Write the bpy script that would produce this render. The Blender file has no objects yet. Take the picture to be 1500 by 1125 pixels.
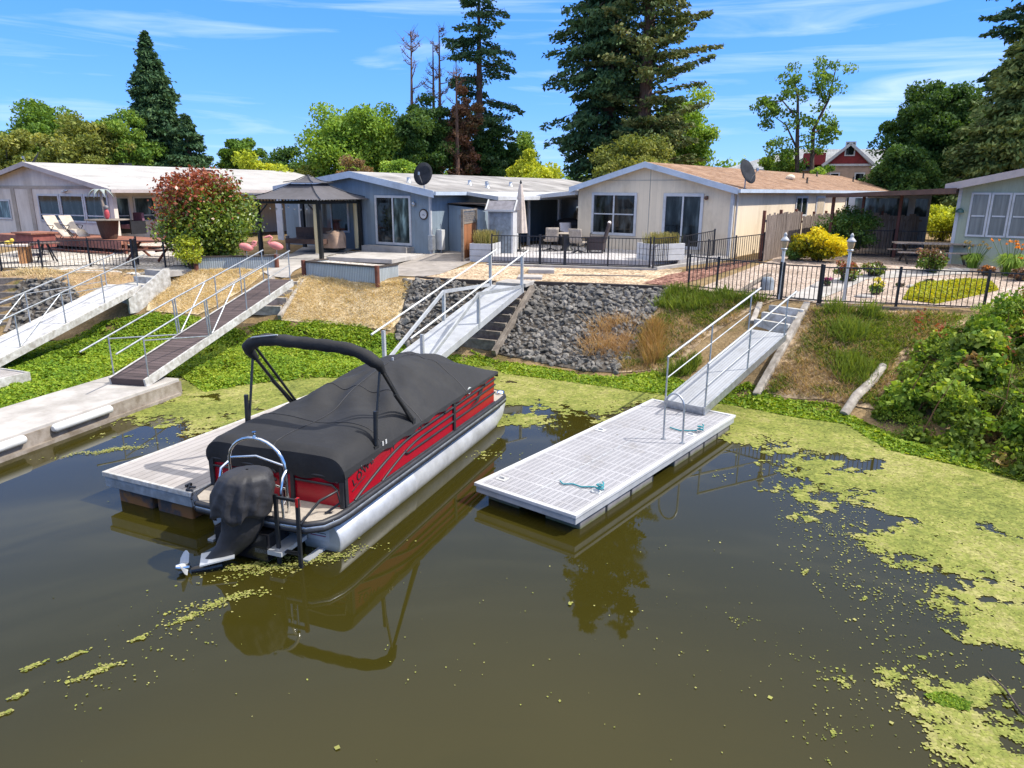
import bpy, math, random
import numpy as np
from mathutils import Vector, Matrix
from mathutils.geometry import delaunay_2d_cdt
SC = bpy.context.scene
COL = SC.collection
R = math.radians
rng = np.random.default_rng(11)
random.seed(5)

# ------------------------------------------------------------------ camera model (for reading ground positions off the photograph's plan)
FPX, PITCH, ROLL, CAMH = 1041.0, R(15.23), R(0.35), 4.8
_c, _s, _cr, _sr = math.cos(PITCH), math.sin(PITCH), math.cos(ROLL), math.sin(ROLL)
def ray(u, v):
    a = (u - 750) / FPX; b = (v - 562.5) / FPX
    a, b = a * _cr + b * _sr, -a * _sr + b * _cr
    return (a, _c - b * _s, -_s - b * _c)
def PZ(u, v, z):
    r = ray(u, v); t = (z - CAMH) / r[2]
    return Vector((r[0] * t, r[1] * t, z))
def PY(u, v, y):
    r = ray(u, v); t = y / r[1]
    return Vector((r[0] * t, y, CAMH + r[2] * t))

# ------------------------------------------------------------------ object helpers
def tag(o, label=None, cat=None, group=None, kind=None):
    if label: o['label'] = label
    if cat: o['category'] = cat
    if group: o['group'] = group
    if kind: o['kind'] = kind
    return o
def thing(name, label, cat, loc=(0, 0, 0), rz=0.0, group=None):
    o = bpy.data.objects.new(name, None); COL.objects.link(o)
    o.empty_display_size = .2
    o.location = loc; o.rotation_euler = (0, 0, rz)
    return tag(o, label, cat, group)
def copy_tree(o, parent=None):
    c = o.copy(); COL.objects.link(c); c.parent = parent
    for ch in list(o.children): copy_tree(ch, c)
    return c
class MB:
    """collects boxes, bars, tubes, lathes and sheets; build() links them as ONE mesh object"""
    def __init__(s): s.v = []; s.f = []; s.m = []; s.sm = []
    def add(s, vs, fs, mat, smooth=False):
        n = len(s.v); s.v += [tuple(p) for p in vs]
        for f in fs:
            s.f.append(tuple(i + n for i in f)); s.m.append(mat); s.sm.append(smooth)
        return s
    def bx(s, x0, x1, y0, y1, z0, z1, mat, M=None):
        vs = [(x, y, z) for z in (z0, z1) for y in (y0, y1) for x in (x0, x1)]
        if M is not None: vs = [M @ Vector(p) for p in vs]
        return s.add(vs, [(0, 2, 3, 1), (4, 5, 7, 6), (0, 1, 5, 4), (2, 6, 7, 3), (0, 4, 6, 2), (1, 3, 7, 5)], mat)
    def box(s, c, d, mat, rz=0, rx=0, ry=0):
        M = Matrix.Translation(c) @ Matrix.Rotation(rz, 4, 'Z') @ Matrix.Rotation(ry, 4, 'Y') @ Matrix.Rotation(rx, 4, 'X')
        return s.bx(-d[0] / 2, d[0] / 2, -d[1] / 2, d[1] / 2, -d[2] / 2, d[2] / 2, mat, M)
    def bar(s, p, q, w, h, mat, up=(0, 0, 1)):
        p, q = Vector(p), Vector(q); d = q - p; L = d.length; d.normalize()
        u = Vector(up); x = d.cross(u)
        if x.length < 1e-4: x = d.cross(Vector((0, 1, 0)))
        x.normalize(); z = x.cross(d)
        M = Matrix((x, d, z)).transposed().to_4x4(); M.translation = p
        return s.bx(-w / 2, w / 2, 0, L, -h / 2, h / 2, mat, M)
    def tube(s, path, r, mat, n=8, cap=True, flat=1.0):
        P = [Vector(p) for p in path]; k = len(P)
        rr = [r] * k if not hasattr(r, '__len__') else list(r)
        vs = []; prev = None
        for i in range(k):
            t = (P[min(i + 1, k - 1)] - P[max(i - 1, 0)]).normalized()
            if prev is None:
                a = Vector((0, 0, 1)) if abs(t.z) < .9 else Vector((1, 0, 0))
                x = t.cross(a).normalized()
            else:
                x = prev - t * prev.dot(t)
                x = x.normalized() if x.length > 1e-6 else t.orthogonal().normalized()
            prev = x; y = t.cross(x)
            for j in range(n):
                a = 2 * math.pi * j / n
                vs.append(P[i] + x * math.cos(a) * rr[i] + y * math.sin(a) * rr[i] * flat)
        fs = [(i * n + j, i * n + (j + 1) % n, (i + 1) * n + (j + 1) % n, (i + 1) * n + j) for i in range(k - 1) for j in range(n)]
        s.add(vs, fs, mat, True)
        if cap:
            s.add([vs[j] for j in range(n)], [tuple(reversed(range(n)))], mat)
            s.add(vs[(k - 1) * n:], [tuple(range(n))], mat)
        return s
    def lathe(s, prof, c, mat, n=14, smooth=True):
        vs = [(c[0] + r * math.cos(2 * math.pi * j / n), c[1] + r * math.sin(2 * math.pi * j / n), c[2] + z) for r, z in prof for j in range(n)]
        k = len(prof)
        fs = [(i * n + j, i * n + (j + 1) % n, (i + 1) * n + (j + 1) % n, (i + 1) * n + j) for i in range(k - 1) for j in range(n)]
        s.add(vs, fs, mat, smooth)
        if prof[0][0] > 1e-3: s.add(vs[:n], [tuple(reversed(range(n)))], mat)
        if prof[-1][0] > 1e-3: s.add(vs[-n:], [tuple(range(n))], mat)
        return s
    def ell(s, c, d, mat, n=12, k=8, M=None):
        prof = []
        vs = []
        for i in range(k + 1):
            th = math.pi * i / k
            for j in range(n):
                a = 2 * math.pi * j / n
                p = Vector((d[0] * math.sin(th) * math.cos(a), d[1] * math.sin(th) * math.sin(a), -d[2] * math.cos(th)))
                if M is not None: p = M @ p
                vs.append(Vector(c) + p)
        fs = [(i * n + j, i * n + (j + 1) % n, (i + 1) * n + (j + 1) % n, (i + 1) * n + j) for i in range(k) for j in range(n)]
        return s.add(vs, fs, mat, True)
    def prism(s, pts, off, mat):
        """closed outline pts (3D, planar) extruded by the vector off"""
        n = len(pts); o = Vector(off); a = [Vector(p) for p in pts]; b = [p + o for p in a]
        s.add(a + b, [tuple(reversed(range(n))), tuple(range(n, 2 * n))] + [(i, (i + 1) % n, n + (i + 1) % n, n + i) for i in range(n)], mat)
        return s
    def grid(s, fn, nu, nv, mat, smooth=True):
        vs = [fn(i / nu, j / nv) for j in range(nv + 1) for i in range(nu + 1)]
        fs = [(j * (nu + 1) + i, j * (nu + 1) + i + 1, (j + 1) * (nu + 1) + i + 1, (j + 1) * (nu + 1) + i) for j in range(nv) for i in range(nu)]
        return s.add(vs, fs, mat, smooth)
    def build(s, name, parent=None, label=None, bevel=0, solid=0):
        me = bpy.data.meshes.new(name)
        me.from_pydata(s.v, [], s.f)
        ms = []
        for m in s.m:
            if m not in ms: ms.append(m)
        for m in ms: me.materials.append(m)
        me.polygons.foreach_set('material_index', [ms.index(m) for m in s.m])
        me.polygons.foreach_set('use_smooth', s.sm)
        me.update()
        o = bpy.data.objects.new(name, me); COL.objects.link(o)
        if parent is not None: o.parent = parent
        if label: o['label'] = label
        if solid:
            md = o.modifiers.new('thick', 'SOLIDIFY'); md.thickness = solid; md.offset = 0
        if bevel:
            md = o.modifiers.new('edge', 'BEVEL'); md.width = bevel; md.segments = 2; md.limit_method = 'ANGLE'; md.angle_limit = R(40)
        return o
def quads_object(name, V, mat, parent=None, C=None, k=4, smooth=False):
    """V (N,k,3) polygons -> one mesh; C (N,4) colour per polygon stored as the 'tint' attribute"""
    N = len(V)
    me = bpy.data.meshes.new(name)
    me.vertices.add(N * k); me.vertices.foreach_set('co', np.ascontiguousarray(V, dtype=np.float32).ravel())
    me.loops.add(N * k); me.loops.foreach_set('vertex_index', np.arange(N * k, dtype=np.int32))
    me.polygons.add(N); me.polygons.foreach_set('loop_start', np.arange(0, N * k, k, dtype=np.int32))
    try: me.polygons.foreach_set('loop_total', np.full(N, k, dtype=np.int32))
    except Exception: pass
    me.update(calc_edges=True); me.validate()
    if C is not None:
        at = me.attributes.new('tint', 'FLOAT_COLOR', 'POINT')
        at.data.foreach_set('color', np.repeat(np.asarray(C, dtype=np.float32), k, axis=0).ravel())
    me.materials.append(mat)
    o = bpy.data.objects.new(name, me); COL.objects.link(o)
    if parent is not None: o.parent = parent
    return o

# ------------------------------------------------------------------ materials
def nodes(name):
    m = bpy.data.materials.new(name); m.use_nodes = True
    nt = m.node_tree; b = nt.nodes['Principled BSDF']
    return m, nt, b
def L(nt, a, b): nt.links.new(a, b)
def N(nt, t, **kw):
    n = nt.nodes.new(t)
    for k, v in kw.items():
        if k in n.inputs.keys(): n.inputs[k].default_value = v
        else: setattr(n, k, v)
    return n
def ramp(nt, fac, stops):
    n = nt.nodes.new('ShaderNodeValToRGB'); e = n.color_ramp.elements
    while len(e) > 1: e.remove(e[-1])
    e[0].position, e[0].color = stops[0][0], tuple(stops[0][1]) + (1,)
    for p, c in stops[1:]:
        x = e.new(p); x.color = tuple(c) + (1,)
    L(nt, fac, n.inputs[0]); return n.outputs[0]
def gray(x): return (x, x, x)
def coord(nt, scale=(1, 1, 1), space='Object'):
    t = N(nt, 'ShaderNodeTexCoord'); mp = N(nt, 'ShaderNodeMapping'); mp.inputs['Scale'].default_value = scale
    L(nt, t.outputs[space], mp.inputs[0]); return mp.outputs[0]
def pm(name, col, rough=.6, metal=0., var=.18, scale=6., bump=0., bscale=40., stretch=(1, 1, 1), spec=.5, col2=None, lo=.35, hi=.65, space='Object'):
    """painted / plain surface with uneven tone and fine relief"""
    m, nt, b = nodes(name)
    co = coord(nt, stretch) if space == 'Object' else N(nt, 'ShaderNodeNewGeometry').outputs['Position']
    no = N(nt, 'ShaderNodeTexNoise', Scale=scale, Detail=6., Roughness=.62); L(nt, co, no.inputs['Vector'])
    c2 = col2 or tuple(min(1, c * (1 + var)) for c in col); c1 = col if col2 else tuple(c * (1 - var) for c in col)
    g = N(nt, 'ShaderNodeTexNoise', Scale=.8, Detail=8., Roughness=.7); L(nt, co, g.inputs['Vector'])
    mg = N(nt, 'ShaderNodeMix', data_type='RGBA', blend_type='MULTIPLY'); mg.inputs[0].default_value = 1.
    L(nt, ramp(nt, no.outputs['Fac'], [(lo, c1), (hi, c2)]), mg.inputs[6]); L(nt, ramp(nt, g.outputs['Fac'], [(.30, (.74, .73, .70)), (.52, gray(1.)), (.75, gray(1.05))]), mg.inputs[7])
    L(nt, mg.outputs[2], b.inputs['Base Color'])
    b.inputs['Roughness'].default_value = rough; b.inputs['Metallic'].default_value = metal
    b.inputs['Specular IOR Level'].default_value = spec
    if bump:
        n2 = N(nt, 'ShaderNodeTexNoise', Scale=bscale, Detail=5.); L(nt, co, n2.inputs['Vector'])
        bp = N(nt, 'ShaderNodeBump', Strength=bump, Distance=.02); L(nt, n2.outputs['Fac'], bp.inputs['Height']); L(nt, bp.outputs[0], b.inputs['Normal'])
    return m
def planks(name, col, axis, width, rough=.7, var=.25, gap=.06, streak=14., spec=.3, gapcol=.35, bump=.4):
    """boards of the given width running across the local axis 0/1/2 (or 'h' for x+y), each board its own tone"""
    m, nt, b = nodes(name)
    t = N(nt, 'ShaderNodeTexCoord'); sp = N(nt, 'ShaderNodeSeparateXYZ'); L(nt, t.outputs['Object'], sp.inputs[0])
    if axis == 'h':
        ad = N(nt, 'ShaderNodeMath', operation='ADD'); L(nt, sp.outputs[0], ad.inputs[0]); L(nt, sp.outputs[1], ad.inputs[1]); src = ad.outputs[0]
    else: src = sp.outputs[axis]
    dv = N(nt, 'ShaderNodeMath', operation='DIVIDE'); L(nt, src, dv.inputs[0]); dv.inputs[1].default_value = width
    fl = N(nt, 'ShaderNodeMath', operation='FLOOR'); L(nt, dv.outputs[0], fl.inputs[0])
    fr = N(nt, 'ShaderNodeMath', operation='FRACT'); L(nt, dv.outputs[0], fr.inputs[0])
    wn = N(nt, 'ShaderNodeTexWhiteNoise', noise_dimensions='1D'); L(nt, fl.outputs[0], wn.inputs['W'])
    sc = [2., 2., 2.]
    if axis != 'h': sc[axis] = streak
    else: sc[0] = sc[1] = streak
    no = N(nt, 'ShaderNodeTexNoise', Scale=1.6, Detail=6., Roughness=.65); L(nt, coord(nt, sc), no.inputs['Vector'])
    mx = N(nt, 'ShaderNodeMath', operation='ADD'); L(nt, wn.outputs['Value'], mx.inputs[0]); L(nt, no.outputs['Fac'], mx.inputs[1])
    hf = N(nt, 'ShaderNodeMath', operation='MULTIPLY'); L(nt, mx.outputs[0], hf.inputs[0]); hf.inputs[1].default_value = .5
    g0 = N(nt, 'ShaderNodeTexNoise', Scale=.7, Detail=8., Roughness=.72); L(nt, coord(nt, (1, 1, .45)), g0.inputs['Vector'])
    c0_ = ramp(nt, hf.outputs[0], [(.2, tuple(x * (1 - var) for x in col)), (.8, tuple(min(1, x * (1 + var)) for x in col))])
    mg = N(nt, 'ShaderNodeMix', data_type='RGBA', blend_type='MULTIPLY'); mg.inputs[0].default_value = 1.; L(nt, c0_, mg.inputs[6]); L(nt, ramp(nt, g0.outputs['Fac'], [(.28, (.70, .67, .63)), (.5, gray(1.)), (.75, gray(1.05))]), mg.inputs[7]); c = mg.outputs[2]
    g = N(nt, 'ShaderNodeMath', operation='LESS_THAN'); L(nt, fr.outputs[0], g.inputs[0]); g.inputs[1].default_value = gap
    mix = N(nt, 'ShaderNodeMix', data_type='RGBA'); L(nt, g.outputs[0], mix.inputs[0]); L(nt, c, mix.inputs[6]); mix.inputs[7].default_value = tuple(x * gapcol for x in col) + (1,)
    L(nt, mix.outputs[2], b.inputs['Base Color'])
    b.inputs['Roughness'].default_value = rough; b.inputs['Specular IOR Level'].default_value = spec
    iv = N(nt, 'ShaderNodeMath', operation='SUBTRACT'); iv.inputs[0].default_value = 1.; L(nt, g.outputs[0], iv.inputs[1])
    bp = N(nt, 'ShaderNodeBump', Strength=bump, Distance=.02); L(nt, iv.outputs[0], bp.inputs['Height']); L(nt, bp.outputs[0], b.inputs['Normal'])
    return m
def leafmat(name, rough=.6, trans=.34, spec=.2):
    m, nt, b = nodes(name)
    a = N(nt, 'ShaderNodeAttribute', attribute_name='tint')
    L(nt, a.outputs['Color'], b.inputs['Base Color'])
    b.inputs['Roughness'].default_value = rough; b.inputs['Specular IOR Level'].default_value = spec
    if trans:
        t = N(nt, 'ShaderNodeBsdfTranslucent'); g = N(nt, 'ShaderNodeMix', data_type='RGBA', blend_type='MULTIPLY'); g.inputs[0].default_value = 1.
        L(nt, a.outputs['Color'], g.inputs[6]); g.inputs[7].default_value = (1.5, 1.35, .6, 1)
        L(nt, g.outputs[2], t.inputs[0])
        mx = N(nt, 'ShaderNodeMixShader'); mx.inputs[0].default_value = trans
        L(nt, b.outputs[0], mx.inputs[1]); L(nt, t.outputs[0], mx.inputs[2]); L(nt, mx.outputs[0], nt.nodes['Material Output'].inputs[0])
    return m
def glass(name, col=(.012, .015, .016), rough=.04):
    m, nt, b = nodes(name)
    no = N(nt, 'ShaderNodeTexNoise', Scale=1.5, Detail=4.); L(nt, coord(nt, (2.6, 2.6, .8)), no.inputs['Vector'])
    L(nt, ramp(nt, no.outputs['Fac'], [(.38, tuple(c * .4 for c in col)), (.55, tuple(c * 1.5 for c in col)), (.72, tuple(c * 5 for c in col))]), b.inputs['Base Color'])  # paler upright patches colour in a curtain-like reflection
    b.inputs['Roughness'].default_value = rough; b.inputs['Specular IOR Level'].default_value = .32
    return m
def shingles(name, c1, c2, row=.16, brick=.32, var=(.75, 1.15)):
    m, nt, b = nodes(name)
    t = N(nt, 'ShaderNodeTexCoord'); sp = N(nt, 'ShaderNodeSeparateXYZ'); L(nt, t.outputs['Object'], sp.inputs[0])
    cb = N(nt, 'ShaderNodeCombineXYZ'); L(nt, sp.outputs[1], cb.inputs[0]); L(nt, sp.outputs[0], cb.inputs[1])
    bt = N(nt, 'ShaderNodeTexBrick', Scale=1.); bt.inputs['Brick Width'].default_value = brick; bt.inputs['Row Height'].default_value = row
    bt.inputs['Mortar Size'].default_value = .012; bt.inputs['Color1'].default_value = c1 + (1,); bt.inputs['Color2'].default_value = c2 + (1,)
    bt.inputs['Mortar'].default_value = tuple(c * .5 for c in c1) + (1,)
    L(nt, cb.outputs[0], bt.inputs['Vector'])
    no = N(nt, 'ShaderNodeTexNoise', Scale=.9, Detail=6.); L(nt, t.outputs['Object'], no.inputs['Vector'])
    mx = N(nt, 'ShaderNodeMix', data_type='RGBA', blend_type='MULTIPLY'); mx.inputs[0].default_value = 1.
    L(nt, bt.outputs['Color'], mx.inputs[6]); L(nt, ramp(nt, no.outputs['Fac'], [(.3, gray(var[0])), (.7, gray(var[1]))]), mx.inputs[7])
    L(nt, mx.outputs[2], b.inputs['Base Color']); b.inputs['Roughness'].default_value = .9; b.inputs['Specular IOR Level'].default_value = .15
    bp = N(nt, 'ShaderNodeBump', Strength=.5, Distance=.02); L(nt, bt.outputs['Fac'], bp.inputs['Height']); bp.invert = True; L(nt, bp.outputs[0], b.inputs['Normal'])
    return m

M = {}
M['galv'] = pm('galvanised_steel', (.42, .44, .46), .42, .7, .2, 9)
M['alu'] = pm('mill_aluminium', (.44, .455, .47), .45, .35, .12, 5)
M['aluw'] = pm('pale_aluminium', (.40, .41, .425), .5, .15, .1, 4, .1)
M['white'] = pm('white_paint', (.54, .54, .53), .5, 0, .08, 4)
M['trimw'] = pm('white_trim', (.50, .50, .505), .5, 0, .07, 5)
M['dirtyw'] = pm('weathered_white_paint', (.30, .28, .25), .75, 0, .3, 7, .2, col2=(.55, .54, .52))
M['black'] = pm('black_powder_coat', (.012, .013, .015), .45, 0, .3, 8)
M['iron'] = pm('black_iron', (.022, .022, .026), .5, .2, .3, 8)
M['rubber'] = pm('black_rubber', (.02, .02, .023), .5, 0, .3, 5)
M['canvas'] = pm('black_canvas', (.0115, .0115, .013), .8, 0, .28, 1.3, .8, 5.5, col2=(.026, .0255, .025), lo=.5, hi=.78)
M['nylon'] = pm('black_nylon', (.022, .021, .023), .62, 0, .25, 4, .3, 22)
M['red'] = pm('red_boat_paint', (.34, .0035, .014), .25, .1, .05, 3)
M['chrome'] = pm('stainless_steel', (.72, .73, .74), .12, 1., .04, 3)
M['pontoon'] = pm('brushed_pontoon_aluminium', (.50, .505, .51), .5, .45, .12, 4, .08, 20)
M['tan'] = pm('tan_marine_vinyl', (.36, .315, .26), .7, 0, .12, 10, .1, 80)
M['motor'] = pm('gloss_black_cowl', (.012, .012, .014), .18, 0, .2, 3)
M['teal'] = pm('teal_rope', (.02, .22, .26), .8, 0, .25, 40)
M['darkrope'] = pm('dark_rope', (.03, .035, .05), .8, 0, .25, 40)
def waterline(m, z0, z1, col=(.10, .11, .035)):
    """algae stain left round a floating thing just above the water"""
    nt = m.node_tree; b = nt.nodes['Principled BSDF']; src = b.inputs['Base Color'].links[0].from_socket
    g = N(nt, 'ShaderNodeNewGeometry'); sp = N(nt, 'ShaderNodeSeparateXYZ'); L(nt, g.outputs['Position'], sp.inputs[0])
    no = N(nt, 'ShaderNodeTexNoise', Scale=9., Detail=4.); L(nt, g.outputs['Position'], no.inputs['Vector'])
    ad = N(nt, 'ShaderNodeMath', operation='MULTIPLY_ADD'); L(nt, no.outputs['Fac'], ad.inputs[0]); ad.inputs[1].default_value = -.07; L(nt, sp.outputs[2], ad.inputs[2])
    mr = N(nt, 'ShaderNodeMapRange'); mr.inputs['From Min'].default_value = z0 - .035; mr.inputs['From Max'].default_value = z1 - .035; mr.inputs['To Min'].default_value = .85; mr.inputs['To Max'].default_value = 0.; L(nt, ad.outputs[0], mr.inputs['Value'])
    mx = N(nt, 'ShaderNodeMix', data_type='RGBA'); L(nt, mr.outputs[0], mx.inputs[0]); L(nt, src, mx.inputs[6]); mx.inputs[7].default_value = col + (1,); L(nt, mx.outputs[2], b.inputs['Base Color'])
    return m
M['dockgrey'] = waterline(pm('grey_float_plastic', (.20, .185, .185), .65, 0, .25, 3), .0, .07)
waterline(M['pontoon'], .0, .09, (.26, .25, .19))
M['floatbrown'] = pm('rust_stained_float', (.05, .045, .045), .75, 0, .35, 2.2, .2, col2=(.20, .085, .022), lo=.42, hi=.52)
M['dockblue'] = pm('weathered_grey_board', (.20, .23, .26), .7, 0, .25, 6)
M['concrete'] = pm('concrete', (.34, .32, .30), .9, 0, .16, 3, .2, 60)
M['concretelt'] = pm('pale_concrete', (.38, .355, .33), .9, 0, .1, 1.6, .15, 60)
M['concdark'] = pm('damp_concrete', (.17, .135, .10), .9, 0, .2, 4, .4, 14, col2=(.30, .26, .22))
M['timber'] = pm('weathered_timber', (.13, .105, .085), .9, 0, .3, 7, .4, 30, stretch=(1, .3, 1), col2=(.26, .22, .18))
M['timberdk'] = pm('dark_timber', (.055, .042, .035), .9, 0, .3, 7, .4, 30)
M['log'] = pm('bleached_log', (.22, .19, .16), .9, 0, .3, 5, .6, 18, col2=(.44, .40, .35))
M['earth'] = pm('bare_earth', (.15, .085, .045), .95, 0, .3, 6, .6, 18)
M['glass'] = glass('window_glass')
M['curtain'] = pm('curtained_glass', (.17, .17, .155), .08, 0, .2, 2, stretch=(6, 6, .4))
M['glassgreen'] = glass('grey_green_glass', (.05, .07, .07))  # grey green glass tone, paler than the window glass
# ------------------------------------------------------------------ terrain
W = np.array([(-90, 40), (-45, 30.5), (-24, 25), (-14, 22.6), (-8, 21.4), (-3.2, 20.9), (-1.4, 20.3), (.9, 18.9), (2.7, 18.1), (4.4, 17.3), (5.7, 16.0), (7.2, 14.6), (7.8, 13.4), (8.9, 12.4), (10, 11), (12, 9), (15, 6.5), (25, 2), (40, -3), (90, -20)], float)
T = np.array([(-90, 46), (-45, 35), (-24, 28.2), (-17.5, 25.6), (-14, 25.8), (-11.5, 26.1), (-8.8, 26.2), (-7.3, 25.0), (-4.4, 23.6), (-2.0, 23.3), (.65, 23.25), (5.0, 22.1), (6.1, 21.2), (7.5, 19.8), (8.15, 18.7), (10, 18.4), (11.9, 17.7), (14.5, 16.6), (20, 14), (30, 10), (45, 5), (90, -12)], float)
CREST = 1.95
def pdist(P, poly):
    A = poly[:-1]; D = poly[1:] - A
    best = np.full(len(P), 1e9); sg = np.zeros(len(P))
    for a, d in zip(A, D):
        q = P - a; t = np.clip((q @ d) / (d @ d), 0, 1)
        e = q - t[:, None] * d; dd = np.hypot(e[:, 0], e[:, 1])
        m = dd < best - 1e-9
        best[m] = dd[m]; sg[m] = np.sign(d[0] * q[m, 1] - d[1] * q[m, 0])
    return best * np.where(sg == 0, 1, sg)
def ss(x): x = np.clip(x, 0, 1); return x * x * (3 - 2 * x)
def heights(P):
    P = np.atleast_2d(np.asarray(P, float))
    w = pdist(P, W); t = pdist(P, T)
    z = np.where(w <= 0, np.maximum(-1.4, .4 * w), 0)
    k = np.clip(w / np.maximum(w + np.abs(t), 1e-6), 0, 1)
    z = np.where((w > 0) & (t < 0), CREST * (.85 * k + .15 * ss(k)), z)
    z = np.where((w > 0) & (t >= 0), CREST + .33 * ss(t / 9.) , z)
    return z
def H(x, y): return float(heights([(x, y)])[0])
def G(u, v, dz=0.):
    """point where the sight line of photo position (u,v) meets the ground"""
    r = np.array(ray(u, v)); st = .25; ts = np.arange(6, 130, st)
    pp = np.array([0, 0, CAMH]) + ts[:, None] * r
    hit = np.nonzero(pp[:, 2] <= np.maximum(heights(pp[:, :2]), 0))[0]
    t = ts[hit[0]] if len(hit) else 130.
    lo, hi = t - st, t
    for _ in range(14):
        m = (lo + hi) / 2; p = np.array([0, 0, CAMH]) + r * m
        if p[2] <= max(H(p[0], p[1]), 0): hi = m
        else: lo = m
    return Vector((p[0], p[1], max(H(p[0], p[1]), 0) + dz))
def vnoise(P, s, seed=0):
    """smooth value noise, vectorised (N,2)->[0,1]"""
    q = np.asarray(P) / s; i = np.floor(q).astype(int); f = q - i; f = f * f * (3 - 2 * f)
    def h(a, b):
        n = (a * 374761393 + b * 668265263 + seed * 144269) & 0x7fffffff
        n = ((n ^ (n >> 13)) * 1274126177) & 0x7fffffff
        return ((n ^ (n >> 16)) & 0xffff) / 65535.
    x, y = i[:, 0], i[:, 1]
    a = h(x, y) * (1 - f[:, 0]) + h(x + 1, y) * f[:, 0]; b = h(x, y + 1) * (1 - f[:, 0]) + h(x + 1, y + 1) * f[:, 0]
    return a * (1 - f[:, 1]) + b * f[:, 1]
def fbm(P, s, o=4, seed=0):
    r = 0; a = .5; n = 0
    for k in range(o):
        r = r + a * vnoise(P, s / 2 ** k, seed + k * 17); n += a; a *= .55
    return r / n
def inpoly(P, poly):
    P = np.asarray(P); poly = np.asarray(poly, float); x, y = P[:, 0], P[:, 1]; c = np.zeros(len(P), bool)
    j = len(poly) - 1
    for i in range(len(poly)):
        xi, yi = poly[i][:2]; xj, yj = poly[j][:2]
        m = ((yi > y) != (yj > y)) & (x < (xj - xi) * (y - yi) / (yj - yi + 1e-12) + xi)
        c ^= m; j = i
    return c

# ground sheet
def ground_material():
    m, nt, b = nodes('ground_soil')
    co = coord(nt)
    n1 = N(nt, 'ShaderNodeTexNoise', Scale=.9, Detail=8., Roughness=.7); L(nt, co, n1.inputs['Vector'])
    n2 = N(nt, 'ShaderNodeTexNoise', Scale=14., Detail=6., Roughness=.7); L(nt, co, n2.inputs['Vector'])
    c1 = ramp(nt, n1.outputs['Fac'], [(.30, (.10, .105, .03)), (.45, (.22, .15, .075)), (.62, (.30, .215, .115)), (.75, (.16, .10, .06))])
    mx = N(nt, 'ShaderNodeMix', data_type='RGBA', blend_type='MULTIPLY'); mx.inputs[0].default_value = .9
    L(nt, c1, mx.inputs[6]); L(nt, ramp(nt, n2.outputs['Fac'], [(.3, gray(.55)), (.7, gray(1.3))]), mx.inputs[7])
    L(nt, mx.outputs[2], b.inputs['Base Color']); b.inputs['Roughness'].default_value = .95; b.inputs['Specular IOR Level'].default_value = .1
    bp = N(nt, 'ShaderNodeBump', Strength=.7, Distance=.06); L(nt, n2.outputs['Fac'], bp.inputs['Height']); L(nt, bp.outputs[0], b.inputs['Normal'])
    return m
xs = np.concatenate([np.linspace(-900, -40, 14), np.arange(-38, 38.1, .45), np.linspace(40, 900, 14)])
ys = np.concatenate([np.linspace(-120, 2, 10), np.arange(4, 48.1, .45), np.linspace(50, 1600, 22)])
XX, YY = np.meshgrid(xs, ys); PP = np.stack([XX.ravel(), YY.ravel()], 1)
ZZ = heights(PP); ZZ = ZZ + np.where((ZZ > .05) & (ZZ < 1.9), (fbm(PP, 1.2, 3, 5) - .5) * .22, 0)
me = bpy.data.meshes.new('ground'); nx, ny = len(xs), len(ys)
me.from_pydata(np.column_stack([PP, ZZ]).tolist(), [], [(j * nx + i, j * nx + i + 1, (j + 1) * nx + i + 1, (j + 1) * nx + i) for j in range(ny - 1) for i in range(nx - 1)])
me.polygons.foreach_set('use_smooth', [True] * len(me.polygons)); me.materials.append(ground_material())
go = bpy.data.objects.new('ground', me); COL.objects.link(go); tag(go, kind='structure')

# water
def water_material():
    m, nt, b = nodes('lagoon_water')
    co = coord(nt)
    n1 = N(nt, 'ShaderNodeTexNoise', Scale=.25, Detail=4.); L(nt, co, n1.inputs['Vector'])
    L(nt, ramp(nt, n1.outputs['Fac'], [(.3, (.026, .0225, .0035)), (.7, (.032, .0275, .005))]), b.inputs['Base Color'])
    rn = N(nt, 'ShaderNodeTexNoise', Scale=.5, Detail=5., Roughness=.7); L(nt, co, rn.inputs['Vector']); L(nt, ramp(nt, rn.outputs['Fac'], [(.4, gray(.008)), (.7, gray(.06))]), b.inputs['Roughness']); b.inputs['IOR'].default_value = 1.33; b.inputs['Specular IOR Level'].default_value = .5
    n2 = N(nt, 'ShaderNodeTexNoise', Scale=1.4, Detail=3.); L(nt, co, n2.inputs['Vector'])
    bp = N(nt, 'ShaderNodeBump', Strength=.006, Distance=.06); L(nt, n2.outputs['Fac'], bp.inputs['Height']); L(nt, bp.outputs[0], b.inputs['Normal'])
    return m
w = MB(); w.add([(-300, -200, 0), (300, -200, 0), (300, 60, 0), (-300, 60, 0)], [(0, 1, 2, 3)], water_material())
tag(w.build('water'), kind='structure')

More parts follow.
